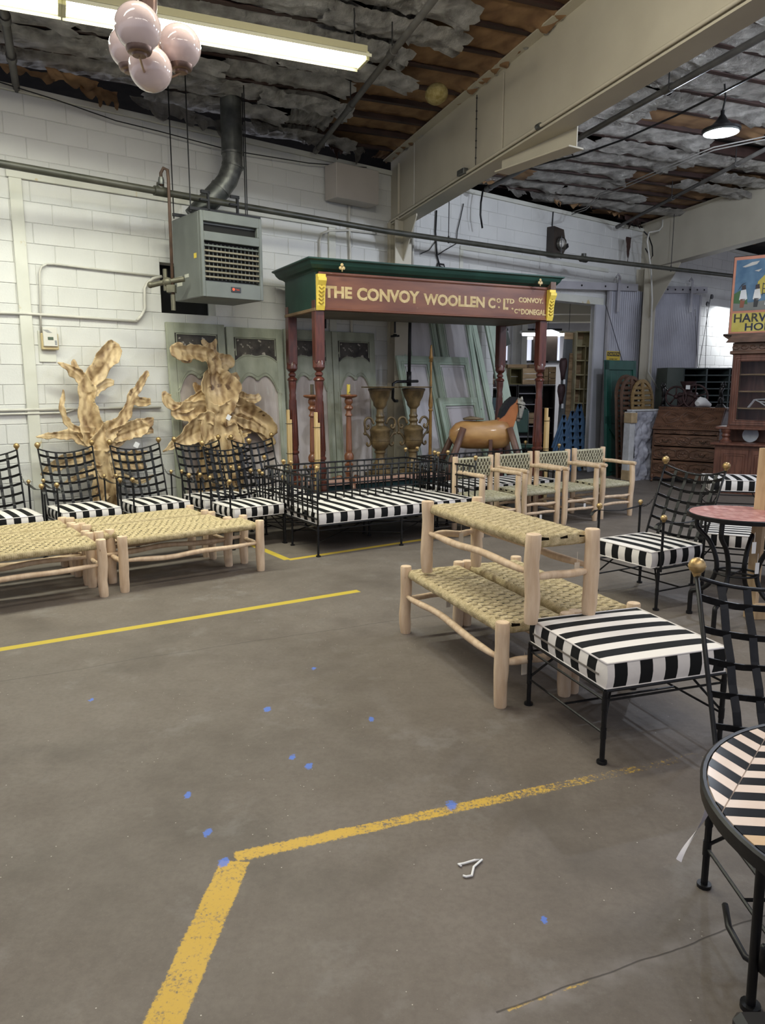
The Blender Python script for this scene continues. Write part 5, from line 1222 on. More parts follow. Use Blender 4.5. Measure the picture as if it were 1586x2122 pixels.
sgn('CONVOY.', 1073, 616, 1124, 0, 627); sgn('C', 1064, 640, 1071, 0, 650); sgn('o', 1072, 640, 1077, 0, 645); sgn('DONEGAL.', 1078, 640, 1131, 0, 652)
def corbel(x):
    m = MB(); m.prism([(0, cz0+.0), (-.012, cz0), (-.03, cz0+.05), (-.035, cz0+.16), (-.055, cz0+.26), (-.085, cz0+.31), (-.085, cz0+.34), (-.06, cz0+.35), (-.06, cz0+.38), (0, cz0+.38)], .095, lambda p, q, h: V((x+h, p-.024, q)))
    c = m.obj('yellow_corbel', YEL, cv_); m = MB()
    for k in range(6):
        for sg in (-1, 1): m.tube([(x+.0475, -.060-.007*k*.5, cz0+.06+k*.04), (x+.0475+sg*.03, -.062-.007*k*.5, cz0+.085+k*.04)], .006, 5)
    m.obj('leaf_carving', mat('dark_yellow', (.30, .20, .02), rough=.5), c)
corbel(-.035); corbel(CL-.045)
m = MB(); m.bbox((CL+.01, -.045, cz0+.43), (.085, .08, .10)); m.obj('corner_block', mat('worn_brown_block', (.12, .07, .05), (.2, .13, .10), rough=.6, scale=9), cv_)
for px, py in ((700, 564), (1107, 598)):
    u, zz = lp(px, py); m = MB()
    for k in range(3): m.ball((u+.022*cos(k*2.1+1.57), -.125, cz1-.005+.022*sin(k*2.1+1.57)), .02, 8, (1, .4, 1))
    m.box((u, -.125, cz1-.035), (.01, .01, .04)); m.obj('gilt_shamrock', GOLD, cv_, True)
def post(x, y):
    def z_(v): return v
    m = MB(); m.bbox((x, y, (cz0+1.86)/2+.06), (.115, .115, cz0-1.86+.12), .01); m.bbox((x, y, .25), (.13, .13, .5), .012)
    pf = [(.045, 1.90), (.052, 1.88), (.055, 1.82), (.040, 1.79), (.022, 1.775), (.036, 1.755), (.036, 1.735), (.024, 1.72), (.045, 1.70), (.052, 1.68), (.040, 1.665), (.038, 1.60), (.030, 1.52), (.034, 1.50), (.032, 1.46), (.042, 1.10), (.050, .84), (.044, .81), (.056, .795), (.056, .775), (.044, .76), (.052, .70), (.058, .63), (.050, .56), (.042, .54), (.056, .52), (.056, .48)]
    m.lathe([(a*1.28, b_) for a, b_ in pf[::-1]], (x, y, 0), 20); o = m.obj('turned_post', MAHOG, cv_, 35)
    m = MB()
    for k in range(12):
        a = 2*pi*k/12; m.tube([(x+.042*cos(a), y+.042*sin(a), 1.44), (x+.063*cos(a), y+.063*sin(a), .87)], .0055, 4)
    m.obj('reeding', MAHOG, o)
for x, y in ((.02, .06), (CL-.05, .06), (.02, CDp-.05), (CL-.05, CDp-.05)): post(x, y)
BAM = mat('raw_split_lath', (.52, .36, .15), (.66, .48, .24), rough=.6, scale=5, stretch=(8, 8, .6))
for i, (px, x_, y_, lab) in enumerate(((597, -.055, CDp-.12, 'raw wooden lath wired to the left rear canopy post'), (656, -.045, -.025, 'raw wooden lath wired to the left front canopy post'), (1131, CL+.045, -.01, 'raw wooden lath wired to the right front canopy post'))):
    p = cA+cd_*x_+cn*y_; r = thing('wooden_lath', lab, 'batten', p, ang(cd_)); m = MB(); m.bbox((-.014, 0, .66), (.030, .05, 1.32), .003); m.bbox((.015, 0, .60), (.026, .045, 1.2), .003); m.obj('lath', BAM, r)
    m = MB()
    for z in (1.15, .78): m.tube([(-.04, -.03, z), (.04, -.03, z+.002), (.04, .03, z), (-.04, .03, z), (-.04, -.03, z)], .003, 4)
    m.obj('wire_tie', IRON, r)

# ================================================================ TURNED STANDS, URNS, POLE
def cstand(label, base, sock):
    r = thing('candle_stand', label, 'stand', base, .3); OR = MAHO2
    pf = [(.035, .30), (.075, .33), (.095, .38), (.085, .44), (.05, .48), (.035, .50), (.04, .52), (.055, .55), (.035, .57), (.028, .60), (.045, .62), (.055, .65), (.03, .67), (.035, .69), (.058, .71), (.060, .76), (.045, .79), (.035, .80), (.040, .83), (.038, .84), (.032, 1.20), (.030, 1.24), (.045, 1.25), (.045, 1.26), (.032, 1.28), (.03, 1.31), (.055, 1.34), (.05, 1.36), (.03, 1.38), (.05, 1.41), (.05, 1.44), (.04, 1.46), (.095, 1.475), (.11, 1.49), (.10, 1.505), (.02, 1.51)]
    m = MB(); m.lathe(pf, n=20); m.obj('turned_shaft', OR, r, 35)
    m = MB(); m.tube([(0, 0, 1.50), (0, 0, 1.63)], .022, 12); m.obj('candle_socket', sock, r, 40)
    for k in range(3):
        a = 2*pi*k/3+.5; c, s_ = cos(a), sin(a)
        m = MB(); m.tube([(.05*c, .05*s_, .40), (.12*c, .12*s_, .48), (.20*c, .20*s_, .46), (.27*c, .27*s_, .34), (.30*c, .30*s_, .20), (.27*c, .27*s_, .10), (.31*c, .31*s_, .03), (.36*c, .36*s_, .02)], [.03, .035, .03, .027, .028, .024, .024, .018], 10); m.obj('scroll_leg', OR, r, True)
    m = MB(); m.lathe([(.02, .25), (.05, .27), (.035, .31)], n=14); m.obj('drop_finial', OR, r, True); return r
MAHO2 = mat('chestnut_turned_wood', (.13, .045, .02), (.22, .085, .038), rough=.35, scale=6, stretch=(5, 5, 1), coat=.25)
cs1 = cA+cn*.0
def groundat(px, Y): r = ray(px, 1000); return V((r.x/r.y*Y, Y, 0))
pA = groundat(724, 9.25); pB = groundat(650, 9.05)
cs1 = cstand('chestnut turned candle stand with scroll legs, the one fully in view', pA, mat('chipped_yellow', (.10, .08, .03), (.62, .48, .08), rough=.6, scale=14, r0=.42, r1=.5))
cstand('chestnut turned candle stand half hidden behind the front canopy post', pB, mat('dark_socket', (.04, .035, .02), (.10, .08, .05), rough=.6, scale=14))
URN = mat('bronzed_carved_wood', (.065, .045, .020), (.19, .13, .06), rough=.45, metal=.15, scale=9, bump=.15)
def urn(label, base, rz):
    r = thing('urn_pedestal', label, 'pedestal', base, rz, 'urn pedestals')
    m = MB(); m.bbox((0, 0, .22), (.30, .30, .44), .02); m.bbox((0, 0, .46), (.34, .34, .05), .012); m.bbox((0, 0, .03), (.36, .36, .06), .012); m.obj('square_plinth', URN, r)
    m = MB(); m.lathe([(.16, .48), (.165, .50), (.13, .53), (.11, .56), (.115, .58), (.07, .63), (.055, .70), (.06, .74), (.075, .75), (.075, .77), (.06, .78), (.10, .82), (.125, .88), (.125, .90), (.13, .905), (.13, .92), (.13, 1.02), (.137, 1.03), (.137, 1.05), (.10, 1.09), (.06, 1.10), (.05, 1.13), (.065, 1.16), (.048, 1.19), (.06, 1.22), (.045, 1.25), (.045, 1.31), (.06, 1.33), (.085, 1.36), (.09, 1.40), (.125, 1.47), (.145, 1.54), (.155, 1.55), (.155, 1.575), (.12, 1.58)], n=26); m.obj('urn_body', URN, r, 35)
    for sg in (-1, 1):
        m = MB(); pts = [(.085, 1.12), (.12, 1.19), (.17, 1.20), (.205, 1.16), (.205, 1.10), (.175, 1.06), (.15, 1.085), (.165, 1.11)]
        m.tube([(sg*a, 0, b_) for a, b_ in catmull(pts, 4)], .016, 8); m.tube([(sg*a, 0, b_) for a, b_ in catmull([(.20, 1.12), (.20, 1.02), (.16, .97), (.13, .92), (.13, .87), (.155, .84), (.18, .86), (.17, .885)], 4)], .015, 8)
        m.ball((sg*.20, 0, 1.0), .03, 8, (1, .5, .8)); m.obj('scroll_handle', URN, r, True)
    m = MB(); m.lathe([(.001, 1.585), (.24, 1.585), (.245, 1.595), (.24, 1.60), (.001, 1.60)], n=32); m.obj('flat_top', URN, r, 40); return r
u1 = groundat(788, 9.75); u2 = groundat(856, 9.95)
urn('left bronze urn pedestal with scroll handles under the canopy', u1, ang(cd_)-.15); urn('right bronze urn pedestal with scroll handles under the canopy', u2, ang(cd_)-.15)
pq = groundat(891, 10.0); r = thing('turned_pole', 'slender gilded fluted wooden pole standing between the urns and the horse', 'pole', pq)
m = MB(); m.lathe([(.05, 0), (.05, .04), (.022, .06), (.024, .30), (.020, 1.27), (.032, 1.29), (.018, 1.31), (.03, 1.35), (.028, 1.42), (.016, 1.50), (.018, 1.66), (.014, 1.69), (.016, 1.92), (.035, 1.925), (.016, 1.94), (.032, 1.97), (.020, 2.0), (.018, 2.05), (.012, 2.13), (.003, 2.14)], n=16); m.obj('fluted_shaft', mat('dull_gilt', (.20, .11, .03), (.36, .21, .07), rough=.45, metal=.3, scale=8), r, 35)
# black gas pipe frame hanging by the column
gq = atp(848, 780, P1, E); r = thing('gas_pipe_drop', 'black iron pipe drop with side arm in front of the cream column', 'pipe', (0, 0, 0))
def gp_(x, y): return wp(x, y, .75)
m = MB(); m.tube([gp_(851, 600), gp_(848, 790)], .022, 10); m.tube([gp_(848, 770), gp_(848, 800)], .032, 10); m.tube([gp_(866, 790), gp_(822, 791), gp_(815, 795), gp_(814, 825), gp_(818, 831), gp_(824, 831)], .019, 10); m.obj('pipe_run', IRON, r, True)
m = MB(); q_ = gp_(819, 690); m.tube([gp_(818, 560), gp_(819, 690)], .012, 8); m.ball(gp_(819, 695), .035, 8, (1, 1, .6)); m.tube([gp_(811, 697), gp_(827, 696)], .014, 8); o = m.obj('hanging_valve', IRON); tag(o, 'small black valve hanging on a rod below the canopy board', 'valve')

# ================================================================ TOY HORSE
hq = groundat(1000, 10.22); hr_ = thing('toy_horse', 'large carved toy horse with grey head and splayed wooden legs', 'horse', hq, radians(8))
HB_ = mat('varnished_horse_wood', (.20, .075, .022), (.52, .30, .11), rough=.4, scale=1.6, stretch=(1, 2, 2.2), coat=.3, speck=((.08, .045, .02), 6, .74)); HL = mat('brown_leg_wood', (.075, .035, .025), (.14, .07, .045), rough=.5, scale=5)
def zpx(y): return ray(900, y).z/ray(900, y).y*10.22+H
zt_ = zpx(868); zb_ = zpx(932)
m = MB(); L0, L1 = -.475, .40; zc_ = (zt_+zb_)/2; hh = (zt_-zb_)/2
pts = []; rs = []
for k in range(13):
    u = k/12; x = L0+(L1-L0)*u; e = sqrt(max(.06, 1-abs(2*u-1)**(6 if u > .5 else 4))); sag = -.022*sin(pi*u)
    pts.append((x, 0, zc_+sag+.015)); rs.append((hh*e*(1.0-.12*sin(pi*u)+.05*u), .15*e))
m.tube(pts, rs, 24, up=(0, 0, 1)); m.obj('barrel_body', HB_, hr_, 40)
m = MB(); m.tube([(-.28, 0, zt_+.0), (-.18, 0, zt_+.012), (-.02, 0, zt_-.0)], [(.015, .05), (.03, .12), (.012, .08)], 12); m.obj('saddle', mat('worn_saddle', (.10, .07, .045), (.20, .15, .09), rough=.5, scale=7), hr_, True)
for x, dx, y in ((-.34, -.30, -.16), (.30, .32, -.16), (-.36, -.36, .16), (.32, .20, .16)):
    m = MB(); m.tube([(x+.02, y*.9, zc_+.10), (x+dx*.5, y*1.25, zc_*.62), (x+dx, y*1.6, .0)], [(.045, .02), (.05, .03), (.035, .03)], 10); m.obj('splayed_leg', HL, hr_, True)
m = MB(); m.bbox((.06, -.15, zb_-.05), (.05, .02, .40)); m.obj('side_strut', HL, hr_)
m = MB(); m.bbox((0, 0, .60), (.5, .30, .10), .02); m.bbox((0, 0, .28), (.40, .26, .56), .02); m.obj('support_trestle', mat('dark_trestle', (.05, .04, .025), (.10, .075, .045), rough=.7, scale=5), hr_)
def hpx(x, y): p = atp(x, y, hq, V((cos(radians(8)), sin(radians(8)), 0))); q = p-hq; return (q.x*cos(radians(8))+q.y*sin(radians(8)), p.z)
pl = [hpx(*q) for q in ((1030, 873), (1040, 852), (1050, 835), (1062, 825), (1070, 826), (1072, 850), (1066, 872), (1060, 890), (1040, 885))]
m = MB(); m.prism(pl, .11, xz(-.055)); m.obj('neck', mat('orange_neck', (.34, .11, .035), (.48, .18, .06), rough=.45, scale=3), hr_, 40)
pl = [hpx(*q) for q in ((1033, 868), (1038, 848), (1048, 832), (1060, 822), (1071, 823), (1066, 833), (1055, 842), (1044, 860))]
m = MB(); m.prism(pl, .13, xz(-.065)); m.obj('black_mane', IRON, hr_)
h0, h1, h2, h3 = hpx(1070, 830), hpx(1079, 838), hpx(1076, 862), hpx(1072, 873)
m = MB(); m.tube([(h0[0]+.0, 0, h0[1]), (h1[0], 0, h1[1]), (h2[0], 0, h2[1]), (h3[0], 0, h3[1])], [(.055, .045), (.07, .06), (.045, .045), (.032, .036)], 14); gh = mat('grey_dappled_paint', (.30, .29, .26), (.48, .46, .40), rough=.5, scale=12); hd_ = m.obj('head', gh, hr_, True)
m = MB()
for x in (1078, 1084): a = hpx(x, 829); b_ = hpx(x+1, 822); m.tube([(a[0], (x-1081)*.012, a[1]-.01), (b_[0], (x-1081)*.014, b_[1])], [.02, .004], 8)
m.obj('ears', gh, hr_, True)
m = MB(); e_ = hpx(1076, 843); m.ball((e_[0], -.06, e_[1]), .014, 8); a, b_ = hpx(1068, 836), hpx(1086, 840); m.tube([(a[0], -.065, a[1]), (b_[0], -.05, b_[1])], .005, 5); a, b_ = hpx(1070, 866), hpx(1081, 868); m.tube([(a[0], -.05, a[1]), (b_[0], -.04, b_[1])], .005, 5); a = hpx(1071, 838); m.tube([(a[0], -.068, a[1]), (b_[0]-.05, -.05, b_[1])], .005, 5); m.obj('bridle', IRON, hr_)
# low teal bench with pink wooden top behind the daybeds
q0 = fl(690, 1003, .46); q1 = fl(905, 985, .46); r = thing('low_bench', 'long low bench with pinkish wooden top edge behind the lattice daybeds', 'bench', (q0.x-.25, q0.y, 0), ang(q1-q0)); LL = 2.1
m = MB(); m.bbox((LL/2, .13, .44), (LL, .30, .045)); m.obj('seat_plank', mat('pink_worn_wood', (.38, .22, .17), (.50, .33, .27), rough=.6, scale=4, stretch=(1, 4, 4)), r)
m = MB(); m.bbox((LL/2, .14, .21), (LL-.06, .26, .40)); m.obj('teal_base', mat('dark_teal_paint', (.010, .035, .038), (.02, .06, .06), rough=.5, scale=4), r)

# ================================================================ ROPE BENCHES
def log_pts(a, b_, r, n=7, seed=0, wob=.012):
    a, b_ = V(a), V(b_); pts = []; rs = []
    for k in range(n):
        u = k/(n-1); q = a+(b_-a)*u; e = sin(pi*u)
        q = q+V((noise.noise(V((u*2.1, seed, 1))), noise.noise(V((u*2.1, seed, 5))), noise.noise(V((u*2.1, seed, 9)))))*wob*2*e
        pts.append(q); rs.append(r*(1+.14*noise.noise(V((u*3, seed, 3)))))
    return pts, rs
def leg_mb(x, y, z0, z1, r, seed):
    pts, rs = log_pts((x, y, z0), (x, y, z1), r*1.06, 8, seed, .006)
    rs[0] *= .90; pts[0] = V((x, y, z0)); pts[-1] = V((x, y, z1)); m = MB()
    rs = [rs[0]*.94]+rs+[rs[-1]*.92]; pts = [pts[0]]+[pts[0]+V((0, 0, .008))]+pts[1:-1]+[pts[-1]-V((0, 0, .006))]+[pts[-1]]
    m.tube(pts, rs, 14); return m
def stretcher_mb(a, b_, r, seed, wob=.02):
    pts, rs = log_pts(a, b_, r, 12, seed, wob); rs[0] *= .6; rs[-1] *= .6; rs[1] *= .85; rs[-2] *= .85; m = MB(); m.tube(pts, rs, 10); return m
GAP_SHADE = mat('weave_gap_shade', (.020, .015, .008), (.05, .038, .02), rough=.95, scale=60)  # near-black colour painting the shade inside the weave gaps
def weave_mesh(name, L_, Wd, h, m_, res=.0039, cellx=.062, celly=.060, seed=0):
    """woven rope seat: a rounded slab whose surface carries over-under rope bands with open slots"""
    mb = MB(); R_ = h/2
    P = []                                           # profile round the width: arc length -> (y, z, outward)
    flat = Wd-2*R_
    n1 = max(8, int(flat/res)); n2 = 12
    for k in range(n1+1): P.append((-flat/2+flat*k/n1, R_, (0, 1), True))
    for k in range(1, n2): a = pi/2-pi*k/n2; P.append((flat/2+R_*cos(a), R_*sin(a), (cos(a), sin(a)), False))
    nb = 8
    for k in range(nb+1): P.append((flat/2-flat*k/nb, -R_, (0, -1), False))
    for k in range(1, n2): a = -pi/2-pi*k/n2; P.append((-flat/2+R_*cos(a), R_*sin(a), (cos(a), sin(a)), False))
    nx = int(L_/res); np_ = len(P); vs = []
    s = 0; S = [0]; hl = []
    for k in range(1, np_): s += sqrt((P[k][0]-P[k-1][0])**2+(P[k][1]-P[k-1][1])**2); S.append(s)
    for i in range(nx+1):
        x = -L_/2+L_*i/nx; ex = min(1, min(i, nx-i)*L_/nx/.02); ex = sqrt(max(0, 1-(1-ex)**2))
        for k, (y, z, nn, top) in enumerate(P):
            strand = .5+.5*cos(2*pi*x/.0150)                          # ropes run across the width
            d = .0034*strand
            if top:
                j = math.floor((y+Wd/2)/celly); fx = ((x/cellx)+.5*(j % 2)+.13*noise.noise(V((x*7, y*7, seed)))) % 1; fy = ((y+Wd/2)/celly) % 1
                d += .0030*sin(pi*fx)                                  # each float bulges
                slot = min(1, 3.0*max(0, 1-min(fx, 1-fx)/.20))*min(1, 3.2*sin(pi*fy))
                d -= .014*slot; hole = slot > .35                      # slots between floats
                d -= .0012*max(0, 1-min(fy, 1-fy)/.14)*(1-slot)
                d += .0012*noise.noise(V((x*14, y*14, seed)))
            else: d += .0045*(.5+.5*cos(2*pi*(x/.0150+S[k]/.05)))*.5+.003*noise.noise(V((x*20, k*.5, seed)))
            zz = z*(.55+.45*ex)
            hl.append(top and hole)
            vs.append((x, y+nn[0]*d, zz+nn[1]*d))
    fs = [(i*np_+k, i*np_+(k+1) % np_, (i+1)*np_+(k+1) % np_, (i+1)*np_+k) for i in range(nx) for k in range(np_)]
    fs = [f[::-1] for f in fs if not (hl[f[0]] and hl[f[2]] and hl[f[1]] and hl[f[3]])]       # real openings between the floats
    fs += [tuple(range(np_)), tuple(nx*np_+k for k in range(np_))[::-1]]
    mb.add(vs, fs); me = mb.mesh(name, m_, True); nf = len(me.polygons)
    core = MB(); core.box((0, 0, .0), (L_-.06, flat*.98, h*.90)); bm = bmesh.new(); bm.from_mesh(me)     # dark slab standing in for the shade seen through the openings
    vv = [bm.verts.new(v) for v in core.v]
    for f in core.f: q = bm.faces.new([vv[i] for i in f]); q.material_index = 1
    bm.to_mesh(me); bm.free(); me.materials.append(GAP_SHADE); return me
BL, BW, BH = 1.22, .37, .455
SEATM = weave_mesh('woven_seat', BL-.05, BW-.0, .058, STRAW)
def bench(label, A, B, back, seed, group, z=0., w=BW, tagp=None):
    """A, B: front-left and front-right foot centres; back: unit vector towards the rear row of legs"""
    A, B = V((A[0], A[1], 0)), V((B[0], B[1], 0)); d = (B-A).normalized(); n = V((-d.y, d.x, 0)); n = n if n.dot(V((back[0], back[1], 0))) > 0 else -n
    c = (A+B)/2+n*w/2; r = thing('rope_bench', label, 'bench', (c.x, c.y, z), ang(d) if n.dot(V((-d.y, d.x, 0))) > 0 else ang(-d), group); L_ = (B-A).length
    for i, (sx, sy) in enumerate(((-1, -1), (1, -1), (1, 1), (-1, 1))):
        leg_mb(sx*L_/2, sy*w/2, 0, BH+.008*noise.noise(V((seed, i*3.1, 0))), .036+.003*noise.noise(V((i, seed, 2))), seed+i*1.7).obj('leg', LOG, r, 40)
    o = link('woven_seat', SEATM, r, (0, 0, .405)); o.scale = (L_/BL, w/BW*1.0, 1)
    for sy in (-1, 1):
        stretcher_mb((-L_/2+.02, sy*w/2, .255), (L_/2-.02, sy*w/2, .255), .021, seed+sy*3+20, .022).obj('stretcher', LOG, r, True)
    for sx in (-1, 1):
        stretcher_mb((sx*L_/2, -w/2+.02, .235), (sx*L_/2, w/2-.02, .235), .021, seed+sx*5+30, .008).obj('stretcher', LOG, r, True)
    if tagp:
        for tx, ty, tz, rt in tagp:
            m = MB(); m.box((tx, ty, tz), (.003, .032, .07)); m.tube([(tx, ty, tz+.035), (tx, ty, tz+.09)], .0015, 4); m.obj('price_tag', TAGM, r)
    return r
GL, GR, GS = 'rope benches at the left', 'rope benches in the middle group', 'rope benches of the right stack'
dL = V((.815, .58, 0)); nL = V((-.58, .815, 0))
def frm(B, k=1.19): B = V((*B, 0)); return (B-dL*k)
R1a, R1b = fl(257, 1229), fl(540, 1184)
bench('rope bench of the middle group nearest the camera', (R1a.x, R1a.y+.03), (R1b.x, R1b.y+.03), nL, 1.1, GR, w=.34)
bench('rope bench in the centre of the middle group of three', (-2.308, 5.95), (-1.40, 6.62), nL, 2.3, GR, w=.35)
bench('rope bench of the middle group farthest from the camera', (-2.60, 6.315), (-1.69, 6.985), nL, 3.7, GR, w=.36)
for lab, B, sd in (('rope bench at the left edge nearest the camera', (-2.175, 5.635), 4.1), ('second rope bench from the front at the left edge', (-2.43, 5.98), 5.9), ('rope bench at the left edge farthest from the camera', (-2.69, 6.335), 7.2)):
    a = frm(B); bench(lab, (a.x, a.y), B, nL, sd, GL, w=.335)
A1, B1 = fl(1037, 1464), fl(841, 1311); dS = (B1-A1).normalized(); nS = V((-dS.y, dS.x, 0)); nS = nS if nS.x > 0 else -nS
bench('lower rope bench of the right stack, left of the pair', A1, B1, nS, 11.3, GS, w=.39, tagp=[(-.58, .10, .19, 0), (.56, -.02, .16, 0)])
A2 = A1+nS*.455+dS*.02
bench('lower rope bench of the right stack, right of the pair', A2, A2+dS*1.22, nS, 12.9, GS, w=.38)
A3 = fl(1100, 1293, .455)+dS*.0; A3.z = 0; q = fl(881, 1184, .455); q.z = 0
bench('top rope bench standing across the two lower benches', A3, A3+(q-A3).normalized()*1.13, nS, 14.2, GS, z=BH+.004, w=.36, tagp=[(-.54, .05, .20, 0), (.53, .12, .24, 0)])

# ================================================================ IRON FURNITURE
def foot_leg(m, x, y, ztop, r=.0115):
    m.tube([(x, y, 0), (x, y, .012)], .023, 12); m.tube([(x, y, .01), (x, y, ztop)], r, 8); m.tube([(x, y, .115), (x, y, .165)], .0135, 10)
    m.tube([(x, y, ztop-.09), (x, y, ztop-.03)], .0135, 10)
def iron_legs(r, w, d, zf, extra=0, mids=False):
    xs = (-w/2, w/2) if not mids else (-w/2, 0, w/2)
    for y in (-d/2, d/2):
        for x in xs: m = MB(); foot_leg(m, x, y, zf); m.obj('leg', IRON, r, 40)
    m = MB()
    for y in (-d/2, d/2): m.tube([(-w/2, y, zf), (w/2, y, zf)], .009, 8); m.tube([(-w/2, y, zf-.045), (w/2, y, zf-.045)], .006, 6)
    for x in (-w/2, w/2): m.tube([(x, -d/2, zf), (x, d/2, zf)], .009, 8); m.tube([(x, -d/2, zf-.045), (x, d/2, zf-.045)], .006, 6)
    n = int(w/.12)
    for k in range(1, n): m.strap([(-w/2+w*k/n, -d/2, zf+.002), (-w/2+w*k/n, d/2, zf+.002)], .02, .003, (0, 0, 1))
    for k in range(1, 5): m.strap([(-w/2, -d/2+d*k/5, zf+.003), (w/2, -d/2+d*k/5, zf+.003)], .02, .003, (0, 0, 1))
    m.obj('seat_frame', IRON, r)
    m = MB(); c = [(-w/2, -d/2), (w/2, -d/2), (w/2, d/2), (-w/2, d/2)]
    if mids:
        for s_ in (-1, 1):
            for sy in (-1, 1): m.tube([(s_*w/2, sy*d/2, .14), (0, -sy*d/2, .14)], .006, 6)
    else:
        for x in (-w/2, w/2): m.tube([(x, -d/2, .14), (x, d/2, .14)], .006, 6)
        m.tube([(-w/2, 0, .14), (w/2, 0, .14)], .006, 6)
        for x, y in c: m.tube([(x, y, .15), (x*.62, y*.62, zf-.01)], .006, 6)
    m.obj('stretcher', IRON, r)
def ball_part(r, x, y, z, rad, seed=0):
    m = MB(); m.ball((x, y, z+rad*.85), rad, 18); m.tube([(x, y, z+rad*.83), (x, y, z+rad*.87)], rad*1.04, 18); m.lathe([(rad*.35, -.012), (rad*.55, .0), (rad*.3, .008)], (x, y, z-.002), 10); m.obj('brass_ball', BRASS, r, 40)
def chain_mb(a, b_, n=9):
    a, b_ = V(a), V(b_); m = MB()
    for k in range(n):
        u = (k+.5)/n; c = a+(b_-a)*u+V((0, 0, -.045*sin(pi*u))); d = (b_-a).normalized(); s = V((0, 0, 1)) if k % 2 else d.cross(V((0, 0, 1))).normalized()
        L_ = (b_-a).length/n*.62
        m.tube([c+d*L_*cos(t*pi/4)+s*.007*sin(t*pi/4) for t in range(9)], .0022, 4, False)
    return m
def iron_chair(label, group, loc, rz, arms=True, zf=.31, seat_w=.58, low=.40, back=.20):
    """local -y is the front of the chair"""
    r = thing('lattice_chair', label, 'chair', loc, rz, group); w, d = seat_w, .50; iron_legs(r, w, d, zf)
    y0, y1 = d/2+.0, d/2+back; zb, ztp = low, .985
    def bp(u, v):                                    # u -1..1 across, v 0..1 up
        x = u*(w/2-.03+.012*v); bow = .045*(1-u*u); dip = .06*(1-u*u)
        z = zb+(ztp-zb)*v - dip*v - .035*(1-u*u)*(1-v)
        return V((x, y0+(y1-y0)*v+bow, z))
    m = MB()
    for s_ in (-1, 1): m.tube([V((s_*w/2, y0-.02, zf)), bp(s_, 0), bp(s_, .5), bp(s_, 1)+V((0, .004, .012))], .0085, 8)
    m.tube([bp(-1+2*k/12, 1) for k in range(13)], .0075, 6); m.tube([bp(-1+2*k/12, 0) for k in range(13)], .0075, 6); m.obj('back_frame', IRON, r, True)
    for s_ in (-1, 1): p = bp(s_, 1); ball_part(r, p.x, p.y+.004, p.z+.014, .029)
    for k in range(5):
        u = -1+2*(k+1)/6; m = MB(); m.strap([bp(u, v/8)+V((0, .004*(-1)**(v+k), 0)) for v in range(9)], .028, .0035, (0, 1, .3)); m.obj('vertical_strap', IRON, r)
    for k in range(6):
        v = .12+.76*k/5+.02; m = MB(); m.strap([bp(-1+2*i/12, v)+V((0, -.003*(-1)**(i//2+k), 0)) for i in range(13)], .025, .0035, (0, 1, .3)); m.obj('horizontal_strap', IRON, r)
    if arms:
        for s_ in (-1, 1):
            xa = s_*(w/2+.012)
            for yy in (-d/2+.01, d/2-.03): m = MB(); m.tube([(xa, yy, zf-.02), (xa, yy, .665)], .0095, 8); m.obj('arm_post', IRON, r, 40)
            ball_part(r, xa, -d/2+.01, .668, .024); ball_part(r, xa, d/2-.03, .668, .020)
            m = MB(); m.strap([(xa, d/2-.02, .655), (xa, d/2-.15, .640), (xa, 0, .632), (xa, -d/2+.12, .642), (xa, -d/2+.01, .655), (xa, -d/2-.03, .655), (xa, -d/2-.06, .640), (xa, -d/2-.075, .62)], .028, .004, (0, 0, 1)); m.obj('arm_strap', IRON, r)
            chain_mb((xa, d/2-.03, .655), bp(s_, .62)).obj('chain', IRON, r)
    return r
CG = 'lattice chairs along the wall'; CZ = radians(0)
def face(f): return ang(V((-f[1], f[0], 0)))          # local -y points along f  => local x = f rotated +90deg
fN = (N.x, N.y); rzN = face(fN)
def seat_xy(c, f, k): return (c[0]+f[0]*k, c[1]+f[1]*k)
CH = [((-3.63, 7.00), fN, 'iron lattice chair cut off by the left edge of the view', 'left edge'),
      ((-3.05, 7.46), fN, 'iron lattice chair in front of the trunk of the tall root sculpture', 'second'),
      ((-2.46, 7.86), fN, 'iron lattice chair with its back to the right arms of the tall root', 'third'),
      ((-1.88, 8.27), fN, 'iron lattice chair in front of the broad root, behind two others', 'fourth'),
      ((-1.31, 8.62), fN, 'rearmost iron lattice chair, in front of the second sage door', 'fifth'),
      ((-1.44, 7.70), (.60, -.80), 'iron lattice chair standing forward of the row, next to the daybed', 'sixth')]
CLAB = ['striped cushion on the lattice chair cut off by the left edge', 'striped cushion on the chair before the tall root trunk', 'striped cushion on the chair right of the tall root trunk', 'striped cushion on the chair behind the forward one, by the broad root', 'striped cushion on the rearmost lattice chair', 'striped cushion on the forward lattice chair next to the daybed']
for (c, f, lab, _), cl in zip(CH, CLAB):
    c = (c[0]+N.x*.05, c[1]+N.y*.05); rz = face(f); iron_chair(lab, CG, (c[0], c[1], 0), rz); make_cushion(.56, .53, .10, .062, cl, 'chair cushions', (c[0]+f[0]*.015, c[1]+f[1]*.015, .318), rz)
for lab, (x, y), z in (('paper tag tied to an arm of the second lattice chair', (266, 1008), .60), ):
    pass
# right hand chair
f6 = V((-.87, -.49, 0)).normalized(); c6 = V((1.86, 5.54, 0))-f6*.25
iron_chair('iron lattice chair facing left beside the pink bistro table', 'lattice chairs by the bistro tables', c6, face(f6), seat_w=.60)
make_cushion(.58, .55, .115, .066, 'striped cushion on the chair beside the pink bistro table', 'chair cushions', (c6.x+f6.x*.015, c6.y+f6.y*.015, .318), face(f6)+pi/2)
# near chair at the right edge, seen from its front, no arms
iron_chair('nearest iron lattice chair, its tall back at the right edge', 'lattice chairs by the bistro tables', (1.375, 1.975, 0), 0, arms=False, zf=.31, seat_w=.62, low=.34, back=.27)
